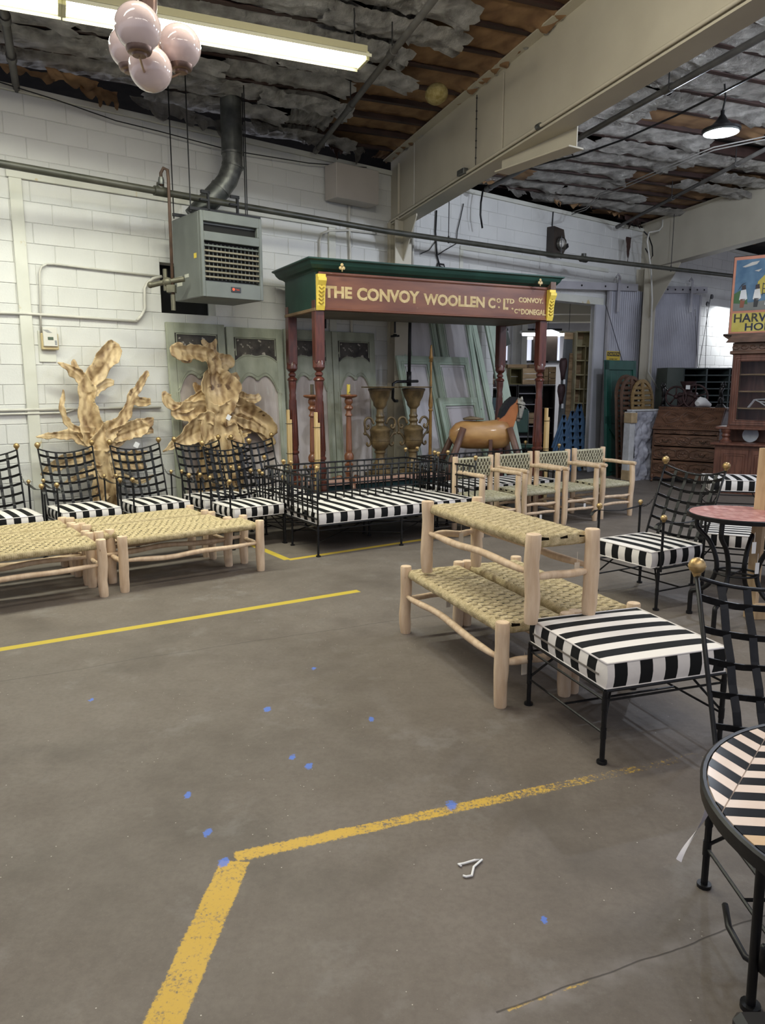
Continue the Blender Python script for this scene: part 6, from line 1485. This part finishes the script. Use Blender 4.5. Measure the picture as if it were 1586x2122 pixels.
# ottomans
def ottoman(label, a, f, w=.64, zf=.335, grp='iron ottomans'):
    r = thing('iron_ottoman', label, 'ottoman', a, f, grp); iron_legs(r, w, w, zf); return r
oc = (fl(1247, 1582)+fl(1101, 1455)+fl(1487, 1537)+fl(1311, 1430))/4; oa = ang(fl(1487, 1537)-fl(1247, 1582))
ottoman('black iron ottoman frame beside the stacked benches, nearest the camera', oc, oa)
oc2 = make_cushion(.64, .64, .115, .066, 'thick striped cushion on the near iron ottoman', 'ottoman cushions', (oc.x+.0, oc.y+.0, .342), oa+pi/2)
m = MB(); 
for s_ in (-1,): m.box((0, .330, .055), (.56, .006, .009))
m.box((.331, 0, .055), (.006, .64, .010)); m.obj('zipper', mat('grey_zipper', (.30, .28, .26), rough=.4, metal=.6), oc2)
for px, py, lab, cl in ((1500, 1010, 'iron ottoman frame in front of the hutch', 'striped cushion on the ottoman in front of the hutch'),):
    c = fl(1500, 1018, .34); c.z = 0; c += V((.28, .30, 0)); ottoman(lab, c, radians(-14), .66); make_cushion(.70, .66, .13, .066, cl, 'ottoman cushions', (c.x, c.y, .342), radians(-14)+pi)
c = V((3.05, 6.15, 0)); ottoman('iron seat frame glimpsed through the lattice chair back', c, radians(-25), .75); make_cushion(.75, .72, .10, .045, 'finely striped cushion glimpsed through the lattice chair back', 'ottoman cushions', (c.x, c.y, .342), radians(-25)+pi/2)

# daybeds
def grille(m, P, n, hz, r=.0088):
    """P(u, v) point on the grille; n verticals, hz heights"""
    for v in hz: m.tube([P(k/8, v) for k in range(9)], r*1.15 if v in (hz[0], hz[-1]) else r, 6)
    for k in range(n+1): m.tube([P(k/n, hz[0]), P(k/n, hz[-1])], r, 6)
def daybed(label, cl, a, d, L_=1.90, D_=.72, tagit=False):
    """a: front-left foot, d: unit vector along the front"""
    d = V((d[0], d[1], 0)).normalized(); n = V((-d.y, d.x, 0)); a = V((a[0], a[1], 0)); c = a+d*L_/2+n*D_/2
    r = thing('iron_daybed', label, 'daybed', c, ang(d), 'iron daybeds'); zf = .30; iron_legs(r, L_, D_, zf, mids=True)
    hz = [.365, .50, .635, .755]
    for nm, P, k in (('back_grille', lambda u, v: V((-L_/2+L_*u, D_/2, v)), 19), ('side_grille', lambda u, v: V((-L_/2, -D_/2+D_*u, v)), 7), ('side_grille', lambda u, v: V((L_/2, -D_/2+D_*u, v)), 7)):
        m = MB(); grille(m, P, k, hz); m.obj(nm, IRON, r, True)
    for x in (-L_/2, L_/2):
        for y in (-D_/2, D_/2): m = MB(); m.tube([(x, y, zf), (x, y, .835)], .009, 8); m.obj('corner_post', IRON, r, True); ball_part(r, x, y, .835, .024)
    make_cushion(L_-.04, D_-.03, .105, .078, cl, 'daybed cushions', (c.x, c.y, .310), ang(d), name='mattress_cushion')
    return r
dD = (.843, .537)
daybed('front iron daybed with open lattice sides in the middle of the room', 'long striped cushion on the front daybed', fl(660, 1154), dD, 1.92, .74)
daybed('iron daybed directly behind the front one', 'long striped cushion on the daybed behind the front one', (-.925, 7.50), dD, 1.85, .66)
daybed('iron daybed behind the row of rope armchairs', 'long striped cushion on the daybed behind the rope armchairs', (.76, 8.66), dD, 1.80, .62)
m = MB(); q = fl(585, 985, .70); 
o = MB().box((0, 0, 0), (.032, .003, .07)).obj('paper_tag', TAGM); o.location = (q.x, q.y, .76); o.rotation_euler = (0, .1, .5); tag(o, 'beige paper tag hanging on a chair arm left of the front daybed', 'tag')

# ================================================================ ROPE ARMCHAIRS
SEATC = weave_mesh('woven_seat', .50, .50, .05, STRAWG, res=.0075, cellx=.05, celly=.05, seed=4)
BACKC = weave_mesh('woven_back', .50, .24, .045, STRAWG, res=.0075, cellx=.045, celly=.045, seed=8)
def rope_chair(label, rR, f, seed):
    """rR: foot of the front leg at the chair's left hand (viewer's right); f: facing"""
    f = V((f[0], f[1], 0)).normalized(); s = V((-f.y, f.x, 0)); w, d = .50, .50; c = V((rR[0], rR[1], 0))-f*d/2-s*w/2
    r = thing('rope_armchair', label, 'armchair', c, face(f), 'rope armchairs')
    for i, (x, y, h) in enumerate(((-w/2, -d/2, .64), (w/2, -d/2, .64), (w/2, d/2, .83), (-w/2, d/2, .83))): leg_mb(x, y, 0, h, .031, seed+i).obj('leg', LOG, r, 40)
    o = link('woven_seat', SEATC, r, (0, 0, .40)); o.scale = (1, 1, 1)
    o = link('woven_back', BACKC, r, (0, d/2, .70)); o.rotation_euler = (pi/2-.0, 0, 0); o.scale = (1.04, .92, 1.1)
    for x in (-w/2, w/2):
        m = MB(); pts, rs = log_pts((x, -d/2-.05, .665), (x, d/2+.0, .66), .024, 8, seed+x*7, .008); rs[0] *= .85; m.tube(pts, rs, 12); m.obj('arm_rest', LOG, r, 40)
        for z in (.20, ): stretcher_mb((x, -d/2, z), (x, d/2, z), .018, seed+x*9+z, .008).obj('stretcher', LOG, r, True)
    for y, z in ((-d/2, .17), (-d/2, .27), (d/2, .22)): stretcher_mb((-w/2, y, z), (w/2, y, z), .018, seed+y*9+z*20, .008).obj('stretcher', LOG, r, True)
    return r
fA = (.50, -.866)
for lab, p, sd in (('rope armchair at the right end of the row of four', fl(1305, 1068), 1.), ('third rope armchair from the left in the row of four', fl(1232, 1079), 2.), ('second rope armchair from the left in the row of four', fl(1153, 1088), 3.), ('rope armchair at the left end of the row, behind the daybed side', V((1.50, 8.16, 0)), 4.)):
    rope_chair(lab, p, fA, sd*3.3)
for lab, (x, y, z) in (('small white tag hanging under the third rope armchair', (1212, 1048, .2)), ('small white tag under the second rope armchair', (1121, 1072, .15))):
    q = fl(x, y, z); o = MB().box((0, 0, 0), (.025, .003, .06)).obj('paper_tag', TAGW); o.location = q; tag(o, lab, 'tag')

# ================================================================ BISTRO TABLES
PINK = [mat('pink_tile_%d' % k, c, tuple(x*.88 for x in c), rough=.35, scale=9) for k, c in enumerate(((.52, .235, .21), (.60, .30, .27), (.46, .19, .17)))]
GROUTP = mat('pink_grout', (.36, .16, .14), rough=.7)
def round_rim(r, R_, z, t=.028): 
    m = MB(); pr_ = [(R_-.008, z-t), (R_+.006, z-t), (R_+.008, z-.002), (R_+.002, z+.003), (R_-.006, z+.001)]; n = 72; k5 = len(pr_)
    m.add([(a*cos(2*pi*i/n), a*sin(2*pi*i/n), b_) for i in range(n) for a, b_ in pr_], [(i*k5+j, i*k5+(j+1) % k5, ((i+1) % n)*k5+(j+1) % k5, ((i+1) % n)*k5+j) for i in range(n) for j in range(k5)][::1]); m.obj('iron_rim', IRON, r, 50)
pt = V((2.43, 4.98, 0)); pz = .775; r = thing('bistro_table', 'round bistro table with pink tiled top and bowed black legs', 'table', pt, .2); R_ = .335
round_rim(r, R_, pz); m = MB(); m.lathe([(.001, pz-.02), (R_-.008, pz-.02), (R_-.008, pz-.004), (.001, pz-.004)], n=48); top_ = m.obj('mosaic_top', GROUTP, r)
rt = random.Random(5); tiles = {}
def clip_circle(poly, R_):
    out = []; n = 48
    import itertools
    for k in range(n):                               # clip by half planes of a polygonal circle
        a = 2*pi*(k+.5)/n; nx, ny = cos(a), sin(a); c = R_*cos(pi/n); new = []
        for i in range(len(poly)):
            p, q = poly[i], poly[(i+1) % len(poly)]; dp, dq = p[0]*nx+p[1]*ny-c, q[0]*nx+q[1]*ny-c
            if dp <= 0: new.append(p)
            if dp*dq < 0: u = dp/(dp-dq); new.append((p[0]+(q[0]-p[0])*u, p[1]+(q[1]-p[1])*u))
        poly = new
        if len(poly) < 3: return None
    return poly
def area_(p): return abs(sum(p[i][0]*p[(i+1) % len(p)][1]-p[(i+1) % len(p)][0]*p[i][1] for i in range(len(p))))/2
tw, tl_ = .048, .048; cnt = 0
for i in range(-8, 9):
    for j in range(-8, 9):
        x0, y0 = i*tl_+(tl_/2 if j % 2 else 0), j*tw; po = clip_circle([(x0, y0), (x0+tl_-.002, y0), (x0+tl_-.002, y0+tw-.002), (x0, y0+tw-.002)], R_-.010)
        if po and area_(po) > 1e-4:
            m = MB(); m.prism(po, .004+rt.uniform(0, .0012), lambda a, b_, h: V((a, b_, pz-.004+h))); m.obj('tile', rt.choice(PINK), top_)
for k in range(4):
    a = k*pi/2+.55; c_, s_ = cos(a), sin(a); m = MB()
    prof_ = [(.29, pz-.03), (.295, .66), (.27, .62), (.20, .555), (.15, .46), (.135, .36), (.17, .26), (.23, .20), (.285, .175), (.30, .165), (.305, .14), (.305, .0)]
    prof_ = catmull([(a1, b1, 0) for a1, b1 in prof_], 4)
    m.tube([(q[0]*c_, q[0]*s_, q[1]) for q in prof_], .016, 10); m.tube([(.305*c_, .305*s_, 0), (.305*c_, .305*s_, .018)], .022, 12); m.obj('bowed_leg', IRON, r, 40)
m = MB(); m.tube([(.14*cos(2*pi*k/24), .14*sin(2*pi*k/24), .36) for k in range(25)], .008, 6, False); m.tube([(0, 0, .36), (0, 0, pz-.02)], .0, 4)
for k in range(2): a = k*pi/2+.55; m.tube([(.135*cos(a), .135*sin(a), .36), (-.135*cos(a), -.135*sin(a), .36)], .008, 6); m.tube([(.29*cos(a), .29*sin(a), pz-.03), (-.29*cos(a), -.29*sin(a), pz-.03)], .009, 6)
m.obj('ring_stretcher', IRON, r, True)
for (x, y, zz) in ((-.10, -.28, .60), (.0, -.20, .44)):
    m = MB(); m.box((x, y, zz), (.028, .003, .075)); m.tube([(x, y, zz+.037), (x, y, zz+.1)], .0015, 4); m.obj('price_tag', TAGW, r)
# black and white table
bt = V((1.215, 1.50, 0)); bz = .705; BR = .47; r = thing('mosaic_table', 'round table with black and cream striped tiles, at the lower right corner', 'table', bt, 0)
round_rim(r, BR, bz, .034); CT = mat('cream_tile', (.68, .55, .47), (.76, .64, .57), rough=.18, scale=7); CT2 = mat('tan_tile', (.60, .42, .26), (.66, .50, .34), rough=.18, scale=7); BT = mat('black_tile', (.004, .004, .005), (.007, .007, .008), rough=.16, spec=.4)
m = MB(); m.lathe([(.001, bz-.02), (BR-.008, bz-.02), (BR-.008, bz-.004), (.001, bz-.004)], n=56); top_ = m.obj('mosaic_top', mat('cream_grout', (.50, .42, .36), rough=.7), r)
band = .125; tw = .0335
th0 = radians(52)                                    # direction of the long grout seams
ca, sa = cos(th0), sin(th0)
def rot(a, b_): return (a*ca-b_*sa, a*sa+b_*ca)
for i in range(-5, 6):
    sk = .62 if i % 2 else -.62                      # chevron slant
    for j in range(-22, 23):
        y0 = i*band; x0 = j*tw*1.22
        a = [(x0, y0+.0015), (x0+tw*1.22-.0015, y0+.0015), (x0+tw*1.22-.0015+sk*band, y0+band-.0015), (x0+sk*band, y0+band-.0015)]
        if i % 2: a = [(x-sk*band*0, y) for x, y in a]
        off = 0 if i % 2 else .62*band
        po = clip_circle([rot(x+off, y) for x, y in a], BR-.009)
        if po and area_(po) > 2e-5:
            m = MB(); m.prism(po, .0045, lambda p, q, h: V((p, q, bz-.004+h))); m.obj('tile', BT if j % 2 else (CT2 if rt.random() < .12 else CT), top_)
legs_ = [((-.235, .235), (-.27, .19)), ((.35, .33), (.30, .25)), ((.25, -.33), (.2, -.25))]
for (bx_, by_), (tx_, ty_) in legs_:
    m = MB(); m.tube([(bx_, by_, .01), (tx_, ty_, bz-.03)], .0125, 10); m.tube([(bx_, by_, 0), (bx_, by_, .016)], .026, 14); m.obj('leg', IRON, r, 40)
m = MB(); m.tube([(-.20, .48, .12), (-.225, .40, .11), (-.225, .30, .10), (-.17, .22, .10), (.02, .18, .10), (.15, .2, .10)], .0095, 8); m.tube([(-.20, .24, .10), (-.225, .22, .13), (-.24, .19, .20), (-.25, .17, .24)], .009, 8); m.tube([(-.12+.11*cos(2*pi*k/20), .17, .13+.11*sin(2*pi*k/20)) for k in range(21)], .0085, 8, False); m.obj('ring_stretcher', IRON, r, True)
w0 = MB(); 
def rib(u, v): return V((-.028+.018*(v-.5)*cos(u*2)-.060*u+.008*sin(u*5), .012*(v-.5)*sin(u*2), -.175*u))
w0.grid(rib, 14, 4); w0.grid(lambda u, v: rib(u, v)+V((0, .003, 0)), 14, 4)
q = fl(1474, 1655, .66); o = w0.obj('plastic_strip', mat('white_plastic_film', (.75, .73, .78), rough=.3), None, True); o.location = (q.x+.03, q.y, .67); tag(o, 'white plastic strip hanging from the rim of the striped mosaic table', 'strip')
# black seat corner at the bottom edge
q = fl(1512, 2088, .48); r = thing('black_stool', 'black padded stool corner at the bottom right edge', 'stool', (q.x+.17, q.y-.17, 0)); m = MB(); m.bbox((0, 0, .46), (.34, .34, .05), .015); m.obj('seat_pad', mat('black_vinyl', (.012, .012, .014), (.02, .02, .022), rough=.4, scale=5), r)
m = MB(); m.box((-.05, .10, .487), (.12, .05, .002)); m.obj('care_label', TAGW, r)
for x in (-.14, .14):
    for y in (-.14, .14): m = MB(); m.tube([(x, y, 0), (x, y, .44)], .012, 8); m.obj('leg', IRON, r, True)
# raw timber prop at right edge
pb_ = fl(1549, 1278); r = thing('timber_stand', 'raw pine timber stand leaning at the right edge behind the pink table', 'stand', pb_, 0)
PINE = mat('raw_pine', (.42, .28, .15), (.58, .42, .25), rough=.65, scale=4, stretch=(6, 6, 1), speck=((.25, .14, .07), 7, .74))
m = MB(); m.tube([(.02, .0, 0), (.055, .04, 1.20)], .050, 4); m.obj('post', PINE, r); m = MB(); m.bbox((.22, -.05, .055), (.42, .05, .11)); m.obj('base_board', PINE, r); m = MB(); m.tube([(.45, .1, 0), (.10, .10, 1.18)], .045, 4); m.obj('post', PINE, r)
# string on the floor
q = fl(975, 1800); m = MB(); m.tube([(-.03, -.045, .006), (-.02, -.05, .006), (-.0, -.045, .006), (.012, .0, .007), (.045, .04, .006), (.02, .035, .008), (-.02, .02, .006), (-.04, .015, .006), (-.03, .005, .006)], .0045, 5); o = m.obj('white_string', TAGW, None, True); o.location = (q.x, q.y, 0); tag(o, 'small white crumpled string lying on the open floor', 'string')

# ================================================================ BACK ROOM THROUGH THE DOORWAY
OUT = -1.0
def bw(px, Y): r_ = ray(px, 800); return V((r_.x/r_.y*Y, Y, 0))
bwall = MB(); 
for (x0, x1, y0, y1) in ((1.0, 14.4, 23.0, 23.2),): bwall.box(((x0+x1)/2, (y0+y1)/2, 2.3), (x1-x0, y1-y0, 4.6))
struct(bwall.obj('wall_back', mat('pale_back_wall', (.50, .49, .50), (.58, .57, .58), rough=.7, scale=2)))
m = MB(); m.prism([(W(4, -.4).x, W(4, -.4).y), (W(24.5, -.4).x, W(24.5, -.4).y), (-1, W(24.5).y)], .1, lambda p, q, h: V((p, q, 4.2+h))); o = struct(m.obj('ceiling_back_room', mat('back_ceiling', (.045, .04, .038), (.09, .08, .075), rough=.8, scale=1)))
bk_ = struct(link('back_beam', None)); 
for y, z in ((15.5, 3.55), (18.5, 3.5), (21, 3.5)): m = MB(); xw = -3.45+(y-8.087)*1.2385-.35; m.box((xw/2, y, z), (xw, .25, .45)); m.obj('beam', CREAM, bk_)
q = bw(1070, 18.5); cl_ = struct(link('column', None)); m = MB(); m.bbox((q.x, q.y, 2.1), (.42, .3, 4.2)); m.bbox((q.x-.12, q.y-.2, 2.1), (.08, .1, 4.2)); m.bbox((q.x+.1, q.y-.2, 2.1), (.08, .1, 4.2)); m.obj('white_column', WHITEP, cl_)
wn = struct(link('window_1', None)); WIN = emis('daylit_glass', (.80, .84, 1.0), .85)
a_ = bw(1015, 22.9); b__ = bw(1160, 22.9); n_ = 5
for k in range(n_):
    x0 = a_.x+(b__.x-a_.x)*k/n_; x1 = a_.x+(b__.x-a_.x)*(k+1)/n_; m = MB(); m.box(((x0+x1)/2, 22.93, 2.75), (x1-x0-.08, .02, .85)); m.obj('pane', WIN, wn)
    m = MB(); m.box((x0, 22.9, 2.75), (.08, .08, 1.0)); m.obj('mullion', IRON, wn)
m = MB(); m.box(((a_.x+b__.x)/2, 22.9, 3.22), (b__.x-a_.x, .08, .06)); m.box(((a_.x+b__.x)/2, 22.9, 2.28), (b__.x-a_.x, .08, .06)); m.obj('window_frame', IRON, wn)
for px, py, Y in ((1120, 692, 17.), (1085, 700, 20.)):
    r_ = ray(px, py); z = r_.z/r_.y*Y+H; x = r_.x/r_.y*Y; r = thing('back_strip_light', 'lit strip light seen through the doorway, %s' % ('nearer and to the right' if Y < 18 else 'farther and to the left'), 'light', (x+.25, Y, z), .1, 'strip lights in the back room'); cm_ = MB(); cm_.tube([(-.4, 0, .06), (-.4, 0, 4.2-z)], .006, 5); cm_.obj('hanger_wire', IRON, r); cm_ = MB(); cm_.tube([(.4, 0, .06), (.4, 0, 4.2-z)], .006, 5); cm_.obj('hanger_wire', IRON, r)
    m = MB(); m.bbox((0, 0, .04), (1.4, .16, .05)); m.obj('housing', TRIMW, r); m = MB(); m.tube([(-.66, 0, -.01), (.66, 0, -.01)], .035, 10); m.obj('tube_lamp', emis('back_tube', (.95, .97, 1), 9), r, True)
r_ = ray(1140, 690); r = thing('back_round_light', 'bright round lamp seen above the canopy post', 'light', (r_.x/r_.y*15.2, 15.2, r_.z/r_.y*15.2+H)); m = MB(); m.lathe([(.001, -.02), (.17, -.015), (.18, .01), (.05, .06), (.001, .06)], n=20); m.obj('diffuser', emis('round_glow', (.9, .96, 1), 9), r, True)
CRATE = mat('old_crate_wood', (.20, .125, .065), (.40, .28, .16), rough=.8, scale=4, stretch=(1, 3, 5), speck=((.10, .06, .03), 9, .70)); CRL = mat('pale_crate_wood', (.36, .24, .13), (.52, .37, .22), rough=.8, scale=4, stretch=(1, 3, 5), speck=((.16, .10, .05), 9, .72)); CRG = mat('greenish_crate_wood', (.15, .13, .05), (.26, .22, .10), rough=.8, scale=4)
def crate(label, x0, x1, y0, y1, Y, m_, open_=False, rows=3, dp=.45):
    ra_, rb_ = ray(x0, y1), ray(x1, y0); X0, X1 = ra_.x/ra_.y*Y, rb_.x/rb_.y*Y; Z0, Z1 = ray(x0, y1).z/ray(x0, y1).y*Y+H, ray(x0, y0).z/ray(x0, y0).y*Y+H
    r = thing('wooden_crate', label, 'crate', ((X0+X1)/2, Y, Z0), 0, 'crates in the back room'); w_, h_ = X1-X0, Z1-Z0
    for k in range(rows):
        m = MB(); m.bbox((0, 0, h_*(k+.5)/rows), (w_, .02, h_/rows-.012), .003)
        if open_: m = MB(); m.bbox((0, dp, h_*(k+.5)/rows), (w_, .02, h_/rows-.012), .003)
        m.obj('board', m_, r)
    m = MB(); 
    for s_ in (-1, 1): m.bbox((s_*(w_/2-.01), dp/2, h_/2), (.02, dp, h_))
    m.bbox((0, dp/2, .01), (w_-.04, dp-.03, .02)); m.bbox((0, dp/2, h_-.01), (w_-.04, dp-.03, .02))
    m.obj('crate_sides', m_, r); return r
crate('pale slatted crate on the back shelving, largest of the row', 1083, 1123, 763, 797, 16, CRL)
crate('open dark-fronted crate left of the pale one', 1057, 1084, 763, 797, 16.05, CRG, True, 2)
crate('long pale crate at the back of the stack', 1052, 1092, 755, 763, 16.6, CRL, rows=1)
crate('greenish crate at the left of the stack', 1030, 1050, 754, 776, 16.6, CRG)
crate('small brown crate at the far left of the stack', 1017, 1056, 776, 797, 16.5, CRATE, rows=2)
crate('brown crate right of the canopy post', 1137, 1153, 760, 797, 16.1, CRATE)
crate('dark narrow crate beside the canopy post', 1127, 1137, 763, 797, 16.1, CRATE, rows=2)
crate('crate with orange slats on top of the stack', 1097, 1122, 755, 763, 16.8, CRATE, rows=1)
crate('low wide crate marked with dark stars on the middle shelf', 1094, 1118, 856, 878, 15.9, CRL, rows=2)
def rackbox(name, label, cat, x0, x1, y0, Y, m_, dp=.5, shelves=6, grp=None, open_=True):
    X0, X1 = ray(x0, y0).x/ray(x0, y0).y*Y, ray(x1, y0).x/ray(x1, y0).y*Y; Z1 = ray(x0, y0).z/ray(x0, y0).y*Y+H
    r = thing(name, label, cat, ((X0+X1)/2, Y, 0), 0, grp); w_ = X1-X0; m = MB()
    for s_ in (-1, 1): m.bbox((s_*(w_/2-.012), dp/2, Z1/2), (.024, dp, Z1))
    m.box((0, dp, Z1/2), (w_, .02, Z1)); m.bbox((0, dp/2, Z1), (w_, dp, .03)); m.obj('carcass', m_, r)
    for k in range(shelves): m = MB(); m.bbox((0, dp/2, .06+Z1*k/shelves), (w_-.05, dp-.02, .02)); m.obj('shelf', RAILM if open_ else m_, r)
    return r
DKW = mat('black_brown_wood', (.012, .010, .009), (.03, .026, .022), rough=.6, scale=4)
rackbox('dark_shelf_unit', 'black shelf unit with empty shelves under the crates', 'shelf', 1074, 1120, 799, 15.9, DKW, shelves=7)
rackbox('dark_shelf_unit', 'dark cupboard left of the black shelf unit', 'cupboard', 1052, 1073, 799, 15.95, DKW, shelves=2, open_=False)
rackbox('dark_shelf_unit', 'brown-black cupboard right of the canopy post', 'cupboard', 1124, 1152, 799, 15.9, mat('dusty_cupboard', (.035, .030, .026), (.07, .06, .05), rough=.7, scale=4), shelves=3, open_=False)
tb = rackbox('glass_case', 'dark framed case with bluish glass at the left of the doorway', 'cabinet', 1020, 1050, 806, 15.6, DKW, shelves=3)
m = MB(); m.box((-.12, .02, .9), (.18, .01, .9)); m.obj('glass_pane', mat('teal_glass', (.05, .10, .11), (.10, .16, .17), rough=.2, scale=2), tb)
hq2 = bw(1036, 15.75); hz_ = ray(1036, 802).z/ray(1036, 802).y*15.75+H; r = thing('cast_machine', 'black and white cast machine on top of the glass case', 'machine', (hq2.x, 15.75, hz_)); m = MB(); m.tube([(-.16, 0, .24), (-.05, 0, .20), (.02, 0, .10), (.12, 0, .05)], .04, 8); m.tube([(.0+.10*cos(k*pi/8), 0, .1+.10*sin(k*pi/8)) for k in range(17)], .02, 8, False); m.bbox((-.05, 0, .03), (.28, .15, .06)); m.obj('machine_body', RUST, r); m = MB(); m.box((-.08, -.06, .2), (.05, .01, .10)); m.obj('price_tag', TAGW, r)
# grey board with wooden lasts, pigeonhole tower, blue corner pieces
bq = fl(1150, 965); Yb = 14.9
def xyz_(px, py, Y): r_ = ray(px, py); return V((r_.x/r_.y*Y, Y, r_.z/r_.y*Y+H))
p0 = xyz_(1150, 960, Yb); p1 = xyz_(1184, 960, Yb); zt2 = xyz_(1155, 688, Yb).z
r = thing('grey_board', 'tall grey board leaning left of the cream pigeonhole tower', 'board', (p0.x, Yb, 0)); wbd = p1.x-p0.x+.05; r.rotation_euler = (0, .035, 0)
m = MB(); m.bbox((wbd/2, 0, zt2/2), (wbd, .04, zt2)); m.obj('board', mat('blue_grey_board', (.09, .10, .105), (.13, .14, .145), rough=.6, scale=3), r); m = MB(); m.bbox((wbd/2, -.01, zt2-.07), (wbd, .04, .13)); m.obj('top_strip', CRL, r)
m = MB(); m.bbox((wbd*.62, -.05, 1.35), (wbd*.62, .03, 1.75)); m.obj('backing_plank', CRATE, r)
for k, (y0, y1) in enumerate(((742, 788), (796, 838))):
    a, b__ = xyz_(1168-k*4, y0, Yb-.15), xyz_(1168-k*4, y1, Yb-.15); t_ = thing('wooden_last', 'dark brown carved wooden last hanging on the grey board, %s' % ('the upper one' if k == 0 else 'the lower one'), 'carving', (a.x, Yb-.16, 0)); L_ = a.z-b__.z
    m = MB(); m.tube([(0, 0, a.z), (.0, 0, a.z-L_*.12), (0, 0, a.z-L_*.35), (0, 0, a.z-L_*.7), (.0, 0, b__.z)], [(.05, .02), (.075, .05), (.08, .05), (.05, .045), (.035, .03)], 12, up=(1, 0, 0)); m.obj('last', RUST, t_, True); m = MB(); m.box((.02, -.06, b__.z-.03), (.04, .004, .09)); m.obj('price_tag', TAGW, t_)
CRT = mat('cream_cabinet_paint', (.30, .26, .14), (.42, .37, .22), rough=.6, scale=5, speck=((.50, .47, .36), 5, .64))
p0 = xyz_(1184, 960, 14.6); p1 = xyz_(1224, 960, 14.6); zt3 = xyz_(1190, 686, 14.6).z; r = thing('pigeonhole_tower', 'tall cream pigeonhole cabinet, two columns wide, just inside the doorway', 'cabinet', (p0.x, 14.6, 0)); wbd = p1.x-p0.x; m = MB(); m.box((wbd/2, .28, zt3/2), (wbd, .02, zt3)); m.obj('back', CRT, r)
for x in (.012, wbd/2, wbd-.012): m = MB(); m.bbox((x, .14, zt3/2-(.12 if x == wbd/2 else 0)), (.02, .28, zt3-(.25 if x == wbd/2 else 0))); m.obj('divider', CRT, r)
for k in range(11): m = MB(); m.bbox((wbd/2, .14, zt3-.012-k*.27), (wbd, .28, .022)); m.obj('shelf', CRT, r)
BLU = mat('worn_blue_paint', (.025, .075, .16), (.06, .14, .25), rough=.6, scale=6, speck=((.16, .20, .24), 9, .68))
for k, px in enumerate((1163, 1180, 1194)):
    q = xyz_(px, 960, 14.2+.10*k); r = thing('blue_bracket_stack', 'nested worn blue triangular brackets on the doorway floor, %s' % ('leftmost stack', 'middle stack', 'rightmost stack')[k], 'brackets', (q.x+.02, 14.2+.10*k, 0), 0, 'blue brackets')
    hgt2 = (1.05, 1.12, 1.25)[k]
    for j in range(7):
        s_ = 1-j*.02; y = -.03*j; zz = hgt2-j*.13; m = MB(); m.strap([(-.19*s_, y, max(zz-.62, 0)), (0, y, zz)], .06, .02, (0, 1, 0)); m.strap([(0, y, zz), (.17*s_, y, max(zz-.62, 0))], .06, .02, (0, 1, 0)); m.obj('bracket', BLU, r)
# green tubular chair in the doorway
q = xyz_(1080, 930, 13.2); r = thing('metal_chair', 'green and chrome tubular metal chair standing behind the toy horse', 'chair', (q.x, 13.2, 0), .2); CHR = mat('dull_chrome', (.35, .36, .34), rough=.25, metal=.9); GV = mat('green_vinyl', (.015, .05, .035), (.03, .075, .055), rough=.4, scale=4)
m = MB(); m.bbox((0, .2, .98), (.40, .03, .42), .012); m.obj('back_pad', GV, r); m = MB(); m.bbox((0, 0, .55), (.42, .40, .06), .02); m.obj('seat_pad', GV, r)
m = MB(); m.tube([(-.21, .2, .5), (-.21, .22, 1.15), (-.15, .22, 1.22), (.15, .22, 1.22), (.21, .22, 1.15), (.21, .2, .5)], .012, 8); m.tube([(-.21, -.2, 0), (-.21, -.2, .52), (-.21, .2, .52), (-.21, .25, 0)], .012, 8); m.tube([(.21, -.2, 0), (.21, -.2, .52), (.21, .2, .52), (.21, .25, 0)], .012, 8); m.obj('tube_frame', CHR, r, True)
for k in range(2): m = MB(); m.bbox((0, .05, .30-.12*k), (.36, .3, .05)); m.obj('lower_shelf', GV, r)
q = xyz_(1025, 705, 15.0); r = thing('hanging_funnel', 'dark green sheet metal funnel hanging in the back room', 'funnel', (q.x, 15.0, q.z)); m = MB(); m.prism([(-.28, .0), (-.1, .45), (.15, .45), (.30, -.08), (.10, -.18)], .3, xz(-.15)); m.obj('sheet_body', mat('dull_green_metal', (.03, .04, .03), (.06, .075, .055), rough=.5, scale=4), r); m = MB(); m.tube([(0, 0, .4), (0, 0, 1.3)], .01, 6); m.obj('hanger', IRON, r)
q = xyz_(1130, 720, 17.2); r = thing('dark_wall_panel', 'dark brown panel board hanging behind the canopy post', 'panel', (q.x, 17.2, q.z)); m = MB(); m.bbox((0, 0, 0), (.55, .05, .60)); m.obj('board', mat('dark_brown_panel', (.05, .035, .028), (.09, .065, .05), rough=.6, scale=4), r); m = MB(); m.tube([(0, 0, .3), (0, 0, 1.4)], .01, 6); m.obj('hanger', IRON, r)
# beam seen on top of the canopy (stored brown board)
q0_ = wp(838, 552, .35); q1_ = wp(985, 577, .35); r = thing('stored_board', 'dark brown board lying on top of the canopy', 'board', (q0_.x, q0_.y, 2.96), ang(q1_-q0_)); m = MB(); m.bbox(((q1_-q0_).length/2, .0, .06), ((q1_-q0_).length, .03, .16)); m.obj('board', BOARD, r)
q = cA+cd_*.32+cn*.2; r = thing('folded_papers', 'small yellowed folded paper lying on the canopy top', 'paper', (q.x, q.y, cz1+.085), ang(cd_)); m = MB(); m.bbox((0, 0, .012), (.22, .14, .022)); m.obj('paper', CRL, r)
